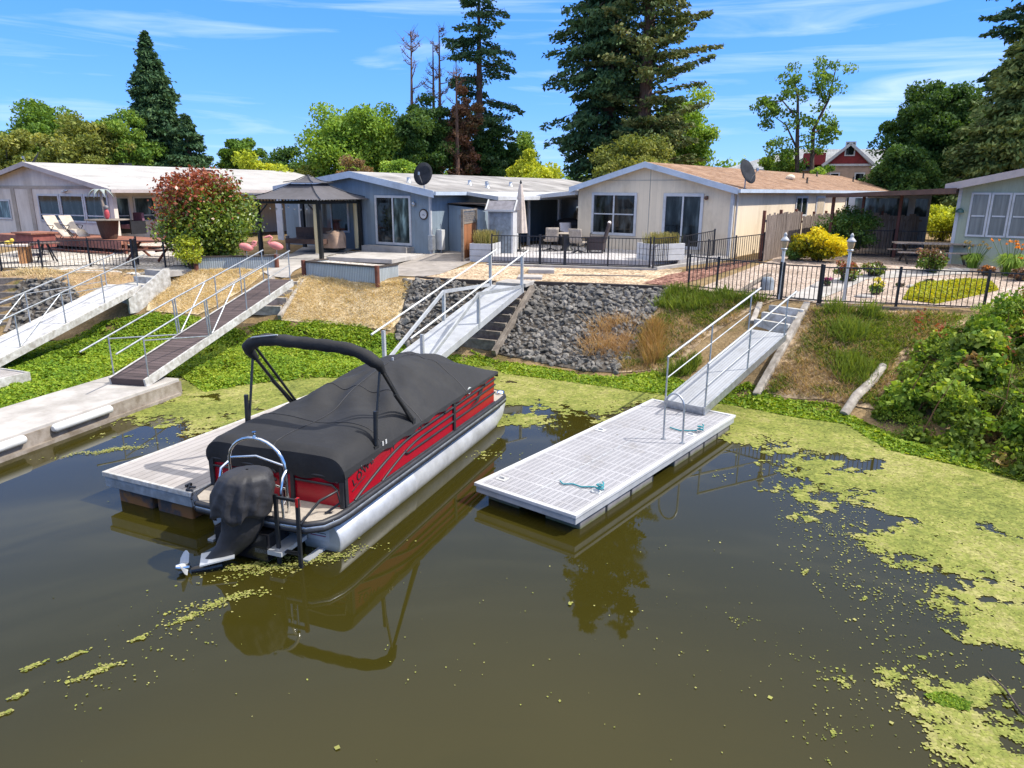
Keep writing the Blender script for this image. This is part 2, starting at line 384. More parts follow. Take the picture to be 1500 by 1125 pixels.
def drape(name, poly, mat, dz=.012, step=.4, kind='structure', label=None, cat=None):
    """a sheet following the ground inside the outline (world xy)"""
    poly = [Vector((p[0], p[1])) for p in poly]
    dense = []
    for a, b in zip(poly, poly[1:] + poly[:1]):
        k = max(1, int((b - a).length / step)); dense += [a.lerp(b, i / k) for i in range(k)]
    A = np.array([(p.x, p.y) for p in dense]); mn, mx = A.min(0), A.max(0)
    gx, gy = np.meshgrid(np.arange(mn[0] + .13, mx[0], step), np.arange(mn[1] + .17, mx[1], step))
    q = np.stack([gx.ravel(), gy.ravel()], 1); q = q[inpoly(q, A)]
    n = len(A); vs = [Vector(p) for p in A.tolist()] + [Vector(p) for p in q.tolist()]
    out = delaunay_2d_cdt(vs, [(i, (i + 1) % n) for i in range(n)], [], 1, 1e-4)
    v2 = np.array([(p[0], p[1]) for p in out[0]]); z = ground_z(v2) + dz
    me = bpy.data.meshes.new(name); me.from_pydata(np.column_stack([v2, z]).tolist(), [], [tuple(f) for f in out[2]])
    me.materials.append(mat); me.update()
    o = bpy.data.objects.new(name, me); COL.objects.link(o)
    return tag(o, label, cat, None, kind)
# exact height of the ground mesh (bilinear in its own grid), so that sheets never sink into it
ZG = ZZ.reshape(ny, nx)
def ground_z(P):
    P = np.atleast_2d(np.asarray(P, float))
    i = np.clip(np.searchsorted(xs, P[:, 0]) - 1, 0, nx - 2); j = np.clip(np.searchsorted(ys, P[:, 1]) - 1, 0, ny - 2)
    fx = (P[:, 0] - xs[i]) / (xs[i + 1] - xs[i]); fy = (P[:, 1] - ys[j]) / (ys[j + 1] - ys[j])
    a = ZG[j, i] * (1 - fx) + ZG[j, i + 1] * fx; b = ZG[j + 1, i] * (1 - fx) + ZG[j + 1, i + 1] * fx
    return a * (1 - fy) + b * fy
def GZ(x, y): return float(ground_z([(x, y)])[0])
def gravel(name, c1, c2, scale=26.):
    m, nt, b = nodes(name)
    co = coord(nt)
    vo = N(nt, 'ShaderNodeTexVoronoi', Scale=scale); L(nt, co, vo.inputs['Vector'])
    no = N(nt, 'ShaderNodeTexNoise', Scale=1.1, Detail=6.); L(nt, co, no.inputs['Vector'])
    sp = N(nt, 'ShaderNodeSeparateColor'); L(nt, vo.outputs['Color'], sp.inputs[0])
    c = ramp(nt, sp.outputs[0], [(.05, tuple(x * .45 for x in c1)), (.4, c1), (.95, c2)])
    mx = N(nt, 'ShaderNodeMix', data_type='RGBA', blend_type='MULTIPLY'); mx.inputs[0].default_value = 1.
    L(nt, c, mx.inputs[6]); L(nt, ramp(nt, no.outputs['Fac'], [(.3, (.72, .68, .62)), (.65, (1.1, 1.08, 1.05))]), mx.inputs[7])
    L(nt, mx.outputs[2], b.inputs['Base Color']); b.inputs['Roughness'].default_value = .9; b.inputs['Specular IOR Level'].default_value = .2
    bp = N(nt, 'ShaderNodeBump', Strength=.8, Distance=.03); bp.invert = True; L(nt, vo.outputs['Distance'], bp.inputs['Height']); L(nt, bp.outputs[0], b.inputs['Normal'])
    return m
M['gravw'] = gravel('white_gravel', (.40, .37, .33), (.68, .64, .59), 16)
M['gravt'] = gravel('tan_gravel', (.40, .30, .20), (.66, .53, .39), 18)
M['gravr'] = gravel('pink_gravel', (.38, .30, .25), (.60, .50, .43), 24)
M['mulch'] = gravel('red_bark_mulch', (.14, .06, .045), (.38, .22, .17), 14)
M['asphalt'] = pm('grey_slab', (.27, .24, .215), .9, 0, .2, 2.5, .25, 50)
def gp(*uv): return [G(u, v) for u, v in uv]
drape('gravel_bed', gp((0, 398), (0, 372), (60, 360), (230, 350), (300, 375), (268, 393), (205, 400), (100, 398)), M['gravw'])
drape('gravel_bed', gp((286, 392), (300, 376), (420, 372), (560, 366), (650, 366), (612, 388), (552, 402), (545, 396), (448, 384), (408, 384), (405, 391)), M['gravw'])
drape('paving', gp((556, 404), (580, 390), (640, 368), (690, 368), (690, 384), (645, 402), (618, 406)), M['asphalt'], .02)
drape('gravel_bed', gp((588, 408), (622, 406), (690, 388), (735, 384), (800, 389), (950, 393), (1000, 395), (985, 421), (775, 413), (660, 411)), M['gravt'])
drape('mulch_bed', gp((940, 416), (975, 404), (1005, 398), (1060, 386), (1112, 380), (1090, 390), (1030, 408), (985, 419)), M['mulch'], .02)
drape('gravel_bed', gp((1020, 424), (1060, 408), (1130, 382), (1160, 352), (1290, 352), (1390, 372), (1500, 392), (1500, 452), (1440, 453), (1300, 446), (1200, 444), (1140, 438)), M['gravr'], .016)
drape('path', gp((1150, 437), (1192, 442), (1270, 410), (1420, 402), (1420, 394), (1320, 396), (1200, 412)), M['concretelt'], .03)
drape('paving', gp((1262, 369), (1290, 360), (1420, 372), (1420, 384), (1340, 376)), M['asphalt'], .03)
drape('path', gp((384, 398), (424, 408), (462, 380), (520, 366), (545, 352), (470, 352), (418, 378)), M['concretelt'], .03)

# ------------------------------------------------------------------ world: clear blue sky with thin cirrus, pale overhead added as fill
SUN_EL, SUN_AZ = R(48), math.atan2(1.0, -.08)          # azimuth measured from +Y towards +X
SUN_DIR = Vector((math.sin(SUN_AZ) * math.cos(SUN_EL), math.cos(SUN_AZ) * math.cos(SUN_EL), math.sin(SUN_EL)))
wd = bpy.data.worlds.new('World'); SC.world = wd; wd.use_nodes = True
nt = wd.node_tree; bg = nt.nodes['Background']
sky = N(nt, 'ShaderNodeTexSky', sky_type='NISHITA'); sky.sun_disc = False; sky.sun_elevation = SUN_EL; sky.sun_rotation = SUN_AZ
sky.altitude = 10; sky.air_density = .8; sky.dust_density = .05; sky.ozone_density = 3.5
hs0 = N(nt, 'ShaderNodeHueSaturation', Saturation=1.2, Value=1.0); L(nt, sky.outputs[0], hs0.inputs['Color'])
tc0 = N(nt, 'ShaderNodeTexCoord'); sp0 = N(nt, 'ShaderNodeSeparateXYZ'); L(nt, tc0.outputs['Generated'], sp0.inputs[0])
az = ramp(nt, sp0.outputs[2], [(0., (.95, 2.35, 5.4)), (.10, (.62, 1.95, 5.5)), (.28, (.34, 1.5, 5.2)), (.45, (1.0, 2.1, 4.8))])
m1 = N(nt, 'ShaderNodeMix', data_type='RGBA'); m1.inputs[0].default_value = .8; L(nt, hs0.outputs[0], m1.inputs[6]); L(nt, az, m1.inputs[7])
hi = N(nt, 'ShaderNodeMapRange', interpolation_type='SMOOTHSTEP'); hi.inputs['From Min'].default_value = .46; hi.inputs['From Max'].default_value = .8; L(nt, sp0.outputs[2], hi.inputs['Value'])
hs = N(nt, 'ShaderNodeMix', data_type='RGBA'); L(nt, hi.outputs[0], hs.inputs[0]); L(nt, m1.outputs[2], hs.inputs[6]); hs.inputs[7].default_value = (7.7, 7.4, 7.0, 1)  # unseen warm white overhead, added to lift the shaded sides
tc = N(nt, 'ShaderNodeTexCoord')
mp = N(nt, 'ShaderNodeMapping'); mp.inputs['Scale'].default_value = (1.3, 1.3, 17.); mp.inputs['Rotation'].default_value = (R(-3), R(6), 0); L(nt, tc.outputs['Generated'], mp.inputs[0])
cn = N(nt, 'ShaderNodeTexNoise', Scale=1.9, Detail=9., Roughness=.58, Distortion=.7); L(nt, mp.outputs[0], cn.inputs['Vector'])
cf = ramp(nt, cn.outputs['Fac'], [(.50, gray(0)), (.62, gray(.30)), (.76, gray(.75))])
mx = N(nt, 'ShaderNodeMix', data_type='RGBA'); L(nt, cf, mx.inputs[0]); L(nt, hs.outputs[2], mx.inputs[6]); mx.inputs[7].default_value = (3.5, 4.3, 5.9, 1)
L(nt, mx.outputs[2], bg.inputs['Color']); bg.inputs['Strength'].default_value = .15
sl = bpy.data.lights.new('sun', 'SUN'); sl.energy = 3.6; sl.angle = R(.5); sl.color = (1., .955, .88)
so = bpy.data.objects.new('sun', sl); COL.objects.link(so); so.rotation_euler = SUN_DIR.to_track_quat('Z', 'Y').to_euler(); so.location = (30, -5, 40)
cam = bpy.data.cameras.new('camera'); co_ = bpy.data.objects.new('camera', cam); COL.objects.link(co_); SC.camera = co_
cam.sensor_width = 36; cam.lens = FPX / 1500 * 36; cam.clip_end = 3000; cam.clip_start = .1
co_.matrix_world = Matrix.Translation((0, 0, CAMH)) @ Matrix.Rotation(R(90) - PITCH, 4, 'X') @ Matrix.Rotation(ROLL, 4, 'Z')
SC.view_settings.view_transform = 'Standard'; SC.view_settings.look = 'None'; SC.view_settings.gamma = 1; SC.view_settings.exposure = 0.78
# ------------------------------------------------------------------ docks and gangways
def frame_dir(h):   # heading h (deg, clockwise from +Y): rotation about z
    return -R(h)
def grating(name):
    m, nt, b = nodes(name)
    t = N(nt, 'ShaderNodeTexCoord'); sp = N(nt, 'ShaderNodeSeparateXYZ'); L(nt, t.outputs['Object'], sp.inputs[0])
    def band(i, pitch, width, off=0.):
        a = N(nt, 'ShaderNodeMath', operation='MULTIPLY_ADD'); L(nt, sp.outputs[i], a.inputs[0]); a.inputs[1].default_value = 1 / pitch; a.inputs[2].default_value = off
        f = N(nt, 'ShaderNodeMath', operation='FRACT'); L(nt, a.outputs[0], f.inputs[0])
        l = N(nt, 'ShaderNodeMath', operation='LESS_THAN'); L(nt, f.outputs[0], l.inputs[0]); l.inputs[1].default_value = width
        return l.outputs[0]
    h1 = band(1, .042, .42); h2 = band(0, .095, .72)
    s1 = band(1, .305, .90); s2 = band(0, .4625, .93)
    def mul(a, c):
        n = N(nt, 'ShaderNodeMath', operation='MULTIPLY'); L(nt, a, n.inputs[0]); L(nt, c, n.inputs[1]); return n.outputs[0]
    hole = mul(mul(h1, h2), mul(s1, s2))
    no = N(nt, 'ShaderNodeTexNoise', Scale=1.3, Detail=9., Roughness=.72); L(nt, t.outputs['Object'], no.inputs['Vector'])
    base = ramp(nt, no.outputs['Fac'], [(.28, (.25, .235, .22)), (.46, (.335, .33, .345)), (.7, (.40, .395, .41))])
    vo = N(nt, 'ShaderNodeTexVoronoi', Scale=2.3); L(nt, t.outputs['Object'], vo.inputs['Vector']); ln = N(nt, 'ShaderNodeMath', operation='LESS_THAN'); L(nt, vo.outputs['Distance'], ln.inputs[0]); ln.inputs[1].default_value = .055
    dm = N(nt, 'ShaderNodeMix', data_type='RGBA'); L(nt, ln.outputs[0], dm.inputs[0]); L(nt, base, dm.inputs[6]); dm.inputs[7].default_value = (.16, .14, .11, 1); base = dm.outputs[2]
    mx = N(nt, 'ShaderNodeMix', data_type='RGBA'); L(nt, hole, mx.inputs[0]); L(nt, base, mx.inputs[6]); mx.inputs[7].default_value = (.13, .13, .145, 1)
    L(nt, mx.outputs[2], b.inputs['Base Color']); b.inputs['Roughness'].default_value = .6; b.inputs['Specular IOR Level'].default_value = .3
    bp = N(nt, 'ShaderNodeBump', Strength=.5, Distance=.02); bp.invert = True; L(nt, hole, bp.inputs['Height']); L(nt, bp.outputs[0], b.inputs['Normal'])
    return m
M['grating'] = grating('slotted_deck_panel')
M['deckgrey'] = planks('grey_composite_boards', (.34, .315, .30), 0, .14, .75, .14, .07)
M['darkplank'] = planks('dark_gangway_planks', (.085, .062, .060), 1, .14, .8, .3, .12, gapcol=.25)
M['ribalu'] = planks('ribbed_aluminium', (.35, .36, .375), 0, .07, .5, .08, .16, 3., gapcol=.62)
M['whiteply'] = pm('worn_white_plywood', (.27, .26, .26), .7, 0, .2, 3.2, .2, 30, stretch=(2.5, .6, 1), col2=(.48, .48, .49), lo=.3, hi=.52)

# floating dock in front (slotted grey panels)
rd = thing('floating_dock', 'floating dock with slotted light grey deck panels and a steel ladder hoop', 'dock', ((PZ(695.4, 706.6, .33) + PZ(842.4, 757, .33)) / 2).to_2d().to_3d(), frame_dir(37.9))
RDX, RDY = rd.location.x, rd.location.y; DT = .33 - .505; rd.location.z = DT
Wd, Ld = 1.92, 6.07
m = MB(); m.bx(-Wd / 2 + .07, Wd / 2 - .07, .07, Ld - .07, .44, .496, M['grating']); m.build('deck', rd)
m = MB(); 
for k in range(16): m.bx(-.012, .012, .12 + k * .37, .12 + k * .37 + .30, .494, .502, M['aluw'])
m.build('centre_strip', rd)
m = MB()
for s in (-1, 1):
    m.bx(min(s * Wd / 2, s * (Wd / 2 - .075)), max(s * Wd / 2, s * (Wd / 2 - .075)), 0, Ld, .455, .512, M['trimw'])
    m.bx(min(s * (Wd / 2 - .02), s * (Wd / 2 - .05)), max(s * (Wd / 2 - .02), s * (Wd / 2 - .05)), .03, Ld - .03, .345, .455, M['aluw'])
for y0, y1 in ((0, .075), (Ld - .075, Ld)):
    m.bx(-Wd / 2 + .076, Wd / 2 - .076, y0, y1, .455, .512, M['trimw'])
m.bx(-Wd / 2 + .052, Wd / 2 - .052, .03, .06, .345, .455, M['aluw']); m.bx(-Wd / 2 + .052, Wd / 2 - .052, Ld - .06, Ld - .03, .345, .455, M['aluw'])
m.build('frame', rd, bevel=.008)
for y0, y1 in ((.25, 1.02), (1.04, 1.80), (1.82, 2.58), (3.4, 4.03), (4.05, 4.7), (4.72, 5.35), (5.37, 6.0)):
    for s in (-1, 1):
        m = MB(); m.bx(min(s * .88, s * .25), max(s * .88, s * .25), y0, y1 - .03, -.25, .34, M['dockgrey']); m.bx(min(s * .885, s * .84), max(s * .885, s * .84), y1 - .06, y1, -.2, .335, M['black'])
        m.build('float', rd, bevel=.03)
for x, y in ((-.72, .42), (-.74, 3.5), (.72, .95), (.74, 4.35)):
    m = MB(); m.bx(x - .09, x + .09, y - .07, y + .07, .497, .506, M['white'])
    m.bx(x - .05, x + .05, y - .012, y + .012, .506, .54, M['white']); m.build('cleat', rd)
m = MB(); hoop = [(.63 - .19, 3.8, .48), (.63 - .19, 3.78, 1.15)]
for k in range(1, 10):
    a = math.pi - math.pi * k / 10; hoop.append((.63 + .19 * math.cos(a), 3.78, 1.15 + .27 * math.sin(a)))
hoop += [(.63 + .19, 3.78, 1.15), (.63 + .19, 3.8, .48)]
m.tube(hoop, .019, M['galv'], 10)
for x in (.44, .82): m.lathe([(.05, 0), (.05, .012)], (x, 3.8, .498), M['galv'])
m.build('ladder_hoop', rd)
def rope(name, label, pts, coil):
    m = MB(); m.tube(pts, .013, M['teal'], 6)
    c = Vector(coil); loop = [(c.x + .05 * math.cos(a) * (1 + .15 * math.sin(3 * a)), c.y + .07 * math.sin(a), c.z + .012 + .006 * k) for k, a in enumerate([i * .7 for i in range(20)])]
    m.tube(loop, .012, M['teal'], 6); o = m.build(name); tag(o, label, 'rope'); return o
def rdw(x, y, z):
    a = R(37.9); return (RDX + 1.045 * (x * math.cos(a) + y * math.sin(a)), RDY + 1.045 * (y * math.cos(a) - x * math.sin(a)), z + DT)
rope('mooring_rope', 'teal rope lying across the near end of the slotted dock', [rdw(.08, .85, .52), rdw(.18, .78, .52), rdw(.30, .88, .52), rdw(.45, .86, .52), rdw(.60, .98, .52), rdw(.72, .95, .54)], rdw(.74, .93, .515))
rope('mooring_rope', 'teal rope lying beside the ladder hoop at the shore end of the dock', [rdw(.25, 4.25, .52), rdw(.45, 4.2, .52), rdw(.62, 4.3, .52), rdw(.74, 4.35, .54)], rdw(.78, 4.42, .515))

# boat dock on the left
ld = thing('boat_dock', 'light grey plank dock with rust stained floats beside the covered boat', 'dock', (-5.56, 9.99, 0), frame_dir(24.5))
W2, L2 = 1.92, 6.2
m = MB(); m.bx(-W2 / 2 + .05, W2 / 2 - .05, .05, L2, .44, .498, M['deckgrey']); m.build('deck', ld)
m = MB()
for s in (-1, 1): m.bx(min(s * W2 / 2, s * (W2 / 2 - .05)), max(s * W2 / 2, s * (W2 / 2 - .05)), 0, L2, .43, .508, M['dirtyw'])
m.bx(-W2 / 2 + .051, W2 / 2 - .051, 0, .05, .43, .508, M['dirtyw'])
m.bx(-W2 / 2 + .03, W2 / 2 - .03, .02, .07, .26, .428, M['dockblue'])
for s in (-1, 1): m.bx(min(s * (W2 / 2 - .02), s * (W2 / 2 - .06)), max(s * (W2 / 2 - .02), s * (W2 / 2 - .06)), .071, L2, .26, .428, M['dockblue'])
m.build('frame', ld, bevel=.008)
for k in range(5):
    for s in (-1, 1):
        m = MB(); m.bx(min(s * .8, s * .06), max(s * .8, s * .06), .12 + k * 1.2, 1.2 + k * 1.2, -.25, .255, M['floatbrown']); m.build('float', ld, bevel=.03)
m = MB(); m.tube([(.80, .12, .52), (.86, .02, .53), (.93, .06, .52), (.99, -.02, .42)], .018, M['darkrope'], 6); m.tube([(.72, .2, .515), (.8, .12, .53), (.9, .15, .53)], .016, M['darkrope'], 6)
m.bx(.7, .74, .13, .23, .5, .54, M['iron']); m.build('mooring_cleat', ld)

# concrete dock at the far left
cd = thing('concrete_dock', 'long pale concrete dock with two white bumpers under the dark plank gangway', 'dock', (-8.0, 16.5, 0), frame_dir(16.3))
m = MB(); m.bx(-1.78, 0, -15, 0, .10, .40, M['concretelt']); m.build('deck', cd, bevel=.02)
m = MB(); m.bx(.002, .03, -15, .02, -.2, .33, M['concdark']); m.bx(.031, .10, -15, -.1, -.2, .07, M['concdark']); m.bx(-1.78, 0, .003, .03, -.2, .33, M['concdark']); m.build('side_beam', cd)
for y in (-5.55, -3.55):
    m = MB(); m.tube([(.09, y, .28), (.09, y + .04, .28), (.09, y + 1.38, .28), (.09, y + 1.42, .28)], [.05, .085, .085, .05], M['white'], 10); m.build('bumper', cd)
bx2 = PZ(10, 549, .3)
sd = thing('small_dock', 'end of a small white edged dock in the green weeds at the left edge', 'dock', (bx2.x, bx2.y, 0), frame_dir(22))
m = MB(); m.bx(-.75, .35, -3, .25, .1, .32, M['deckgrey']); m.build('deck', sd); m = MB(); m.bx(.352, .42, -3, .3, .05, .345, M['dirtyw']); m.bx(-.75, .35, .252, .3, .05, .345, M['dirtyw']); m.build('frame', sd)

def gangway(name, label, p0, p1, w, deckmat, sidemat, th=.16, thside=None, endmat=None):
    """deck plank from the lower end p0 to the upper end p1 (centre line, top surface); local y runs uphill"""
    p0, p1 = Vector(p0), Vector(p1); d = p1 - p0; run = math.hypot(d.x, d.y)
    t = thing(name, label, 'gangway', p0, math.atan2(-d.x, d.y)); sl = d.z / run
    m = MB()
    Mx = Matrix.Rotation(math.atan(sl), 4, 'X'); Ln = d.length
    m.bx(-w / 2, w / 2, 0, Ln, -.05, 0, deckmat); dk = m.build('deck', t); dk.rotation_euler = (math.atan(sl), 0, 0)
    for s in (-1, 1):
        m = MB(); x0, x1 = sorted((s * (w / 2 + .003), s * (w / 2 + .05))); m.bx(x0, x1, -.01, Ln, -(thside or th), .012, sidemat); b = m.build('side_beam', t, bevel=.006); b.rotation_euler = (math.atan(sl), 0, 0)
    m = MB(); m.bx(-w / 2, w / 2, -.012, -.003, -th, 0, endmat or sidemat); b = m.build('end_plate', t); b.rotation_euler = (math.atan(sl), 0, 0)
    return t, sl, run
def rail(t, sl, xs, ys, hts, r, mat, name='handrail', over=(0, 0), n=8):
    pts = [(xs, y, sl * y + h) for y, h in zip(ys, hts)]
    a, b = Vector(pts[0]), Vector(pts[-1]); dd = (b - a).normalized()
    pts[0] = a - dd * over[0]; pts[-1] = b + dd * over[1]
    m = MB(); m.tube(pts, r, mat, n); return m.build(name, t)
def post(t, sl, x, y, h, r, mat, base=-.1, lean=0.):
    m = MB(); m.tube([(x, y, sl * y + base), (x, y + lean, sl * y + h)], r, mat, 8); return m.build('post', t)

# right gangway (ribbed aluminium)
a0 = (PZ(971.4, 587, .50) + PZ(1033.7, 595, .50)) / 2; a1 = PZ(1125, 485.5, 1.42)
gr, sl, run = gangway('aluminium_gangway', 'ribbed aluminium gangway from the slotted dock up to the grey steps', a0, a1, .84, M['ribalu'], M['galv'], .17)
for s in (-1, 1):
    x = s * .455; ysr = [.03, run * .48, run * .97]
    for y in ysr: post(gr, sl, x, y, .92, .02, M['galv'], -.15)
    rail(gr, sl, x, [.03, run * .97], [.92, .92], .024, M['alu'], 'handrail', (0.02, .55))
    rail(gr, sl, x, [.03, run * .97], [.46, .46], .014, M['alu'], 'mid_rail')
# centre gangway (pale aluminium truss)
b1 = (PZ(723, 417, 1.97) + PZ(763.5, 420, 1.97)) / 2; b0 = b1 + Vector((-2.62, -5.95, -1.36))
gm, sl, run = gangway('truss_gangway', 'pale aluminium gangway with truss side rails behind the covered boat', b0, b1, 1.0, M['aluw'], M['aluw'], .17)
for s in (-1, 1):
    x = s * .53
    for y, h in ((.5, .85), (run * .53, .80), (run * .985, .95)):
        m = MB(); m.bar((x, y, sl * y - .12), (x, y, sl * y + h), .075, .075, M['alu'], up=(0, 1, 0)); m.build('post', gm)
    rail(gm, sl, x, [.3, run * .985], [.95, .98], .024, M['white'], 'handrail', (.3, .5))
    for ya, ha, yb, hb in ((.55, .06, run * .53, .80), (run * .53, .80, run * .97, .06)):
        m = MB(); m.bar((x, ya, sl * ya + ha), (x, yb, sl * yb + hb), .05, .09, M['alu']); m.build('truss_brace', gm)
# dark plank gangway on the left
c0 = (PZ(160.7, 554, .56) + PZ(210.5, 556, .56)) / 2; c1 = (PZ(395, 403, 2.03) + PZ(420, 411, 2.03)) / 2
c1 = Vector((-7.45, 22.75, 2.02))
gl, sl, run = gangway('plank_gangway', 'dark plank gangway with white side beams on the concrete dock', c0, c1, .86, M['darkplank'], M['dirtyw'], .2, None, M['darkplank'])
for s in (-1, 1):
    x = s * .46
    for y in (.15, run * .62, run * .80, run * .98): post(gl, sl, x, y, .92, .017, M['galv'])
    for dy in (0, .09): post(gl, sl, x, run * .36 + dy, .92, .02, M['galv'], lean=-.05)
    rail(gl, sl, x, [.15, run * .36, run * .98], [.92, .95, .92], .021, M['galv'], 'handrail', (.9, .1))
    rail(gl, sl, x, [.15, run * .36], [.86, .0], .017, M['galv'], 'brace')
    rail(gl, sl, x, [run * .38, run * .55], [.02, .92], .02, M['galv'], 'brace')
    rail(gl, sl, x, [run * .62, run * .98], [.5, .5], .011, M['galv'], 'mid_rail')
# white gangway at the far left
d1 = PZ(182, 417, 1.62); d0 = Vector((-13.9, 18.0, .5)); 
dd = (d1 - d0); d0 = d1 - dd * 1.25
gw, sl, run = gangway('worn_gangway', 'worn white gangway with thin pipe rails at the left edge', d0, d1, 1.12, M['whiteply'], M['dirtyw'], .2)
for s in (-1, 1):
    x = s * .56
    for f in (.06, .30, .53, .76, .985): post(gw, sl, x, run * f, .90, .018, M['galv'])
    rail(gw, sl, x, [.2, run * .985], [.90, .90], .022, M['galv'], 'handrail', (.3, .6))
    rail(gw, sl, x, [run * .30, run * .53], [.02, .9], .018, M['galv'], 'brace'); rail(gw, sl, x, [run * .53, run * .985], [.85, .15], .012, M['galv'], 'brace')

# steps let into the bank
def bank_steps(name, label, top, bot, w, n, mats, siderail=True, rise=None):
    top, bot = Vector(top), Vector(bot); d = top - bot; run = math.hypot(d.x, d.y)
    t = thing(name, label, 'steps', bot, math.atan2(-d.x, d.y)); sl = d.z / run
    for k in range(n):
        m = MB(); y = run * k / n; z = d.z * (k + 1) / n
        m.bx(-w / 2, w / 2, y, y + .13, z - d.z / n - .1, z, mats[0]); m.build('step_riser', t, bevel=.01)
        m = MB(); m.bx(-w / 2, w / 2, y + .132, y + run / n - .002, z - .2, z - .05, mats[1]); m.build('step_tread', t)
    if siderail:
        for s in (-1, 1):
            m = MB(); m.bar((s * (w / 2 + .08), -.25, -.12), (s * (w / 2 + .08), run + .15, d.z + .08), .13, .2, mats[2]); m.build('side_timber', t, bevel=.012)
    return t
M['steptread'] = pm('dirt_and_chips', (.20, .10, .05), .95, 0, .35, 12, .5, 40)
bank_steps('timber_steps', 'weathered timber steps with earth treads beside the truss gangway', G(748, 428) + Vector((.05, 0, .1)), G(700, 512) + Vector((0, 0, .12)), 1.15, 7, (M['timber'], M['steptread'], M['timber']))
bank_steps('grey_steps', 'peeling grey painted steps with long bleached log sides below the iron gate', G(1160, 452) + Vector((0, 0, .06)), PZ(1128, 480, 1.36), 1.0, 3, (M['dirtyw'], M['timber'], M['log']), False)
tp = Vector(G(1182, 450)) + Vector((0, 0, .08)); bt = Vector(G(1107, 583)) + Vector((0, 0, .05))
m = MB(); m.bar(tp, bt, .17, .17, M['log']); tag(m.build('log_rail', bevel=.02), 'long bleached log running down the right side of the grey steps', 'log')
tp = Vector(G(1113, 449)) + Vector((0, 0, .08)); bt = Vector(G(1102, 478)) + Vector((0, 0, .1))
m = MB(); m.bar(tp, bt, .14, .14, M['log']); tag(m.build('log_rail', bevel=.02), 'short bleached log on the left side of the grey steps', 'log')
bank_steps('timber_steps', 'bleached timber steps half hidden under the dark plank gangway', G(418, 412) + Vector((.1, 0, .05)), G(384, 462) + Vector((.1, 0, .1)), 1.1, 4, (M['log'], M['steptread'], M['log']))
bank_steps('timber_steps', 'wide brown timber steps at the left edge of the bank', G(8, 408) + Vector((0, 0, .05)), G(-25, 486) + Vector((0, 0, .1)), 1.6, 7, (M['timber'], M['steptread'], M['timber']))
p = G(222, 400); q = PZ(212, 448, 1.0)
wb = thing('white_steps', 'white box sided steps at the top of the worn white gangway', 'steps', (p.x - .1, p.y - 1.25, 0), R(-26))
for k in range(3):
    m = MB(); m.bx(-.5, .62, -.3 + k * .38, .08 + k * .38, .5, 1.38 + k * .22, M['dirtyw']); m.build('step', wb, bevel=.008)
m = MB(); m.prism([(.63, -.7, .75), (.63, 1.0, .75), (.63, 1.0, 2.1), (.63, .8, 2.1), (.63, -.55, 1.3), (.63, -.7, 1.25)], (.08, 0, 0), M['dirtyw']); m.build('side_panel', wb)
m = MB(); m.bx(-.6, .7, 1.0, 2.3, 1.8, 1.99, M['concrete']); m.build('landing', wb)

# fallen log near the vine
l0, l1 = G(1236, 609), G(1292, 547)
m = MB(); m.tube([l0 + Vector((0, 0, .03)), l0.lerp(l1, .3) + Vector((0, 0, .16)), l0.lerp(l1, .7) + Vector((.03, 0, .12)), l1 + Vector((0, 0, .18))], [.10, .105, .10, .09], M['log'], 10); tag(m.build('fallen_log'), 'grey bark fallen log leaning on the bank beside the bramble', 'log')
# ------------------------------------------------------------------ pontoon boat; local x right, y towards the bow
ba = R(20.5)
bt = thing('pontoon_boat', 'red pontoon boat with black mooring cover and folded canopy arch', 'boat', (-3.39 + .08 * math.cos(ba), 9.30 - .08 * math.sin(ba), 0), -ba)
HB = 1.13
# pontoon tubes
for s in (-1, 1):
    m = MB(); cx = s * .80; pts = []; rad = []
    for y, z, r in ((-.12, .14, .30), (-.10, .14, .318), (2.0, .14, .32), (2.02, .14, .327), (2.06, .14, .327), (2.08, .14, .32), (5.0, .14, .32), (5.6, .16, .315), (6.05, .22, .275), (6.4, .31, .19), (6.62, .39, .09), (6.68, .41, .03)):
        pts.append((cx, y, z)); rad.append(r)
    m.tube(pts, rad, M['pontoon'], 24); m.bx(cx - .05, cx + .05, -.5, -.115, -.02, .03, M['alu'])
    m.build('pontoon', bt)
m = MB(); m.bx(HB - .55, HB - .2, -.128, -.122, .14, .30, M['white']); m.bx(HB - .5, HB - .25, -.132, -.129, .20, .212, pm('label_print', (.3, .03, .1), .5)); m.bx(HB - .5, HB - .25, -.132, -.129, .24, .25, M['motor']); m.build('capacity_label', bt)
# deck
out = [(-.90, -.55), (-.45, -.58), (.45, -.58), (.90, -.55), (1.06, -.42), (1.13, -.2), (1.15, 0), (1.15, 5.6), (1.13, 5.95), (1.0, 6.2), (.8, 6.28), (-.8, 6.28), (-1.0, 6.2), (-1.13, 5.95), (-1.15, 5.6), (-1.15, 0), (-1.13, -.2), (-1.06, -.42)]
m = MB(); m.prism([(x, y, .54) for x, y in out], (0, 0, .075), M['tan']); m.build('deck', bt)
m = MB(); loop = [(x * 1.0, y, 0) for x, y in out]; cl = loop + loop[:1]
for z, r, mt in ((.585, .045, M['rubber']), (.50, .042, M['rubber']), (.545, .043, M['galv'])):
    m.tube([(x * 1.008, y * 1.002, z) for x, y, _ in cl], r, mt, 8, False)
m.build('rub_rail', bt)
m = MB(); m.bx(-1.05, 1.05, -.4, 6.0, .44, .535, M['galv']); m.build('underdeck', bt)
m = MB(); m.bx(.2, .62, -.75, -.2, .16, .22, M['alu']); m.bx(-.45, .4, -.75, -.3, .05, .42, M['motor']); m.build('motor_bracket', bt)
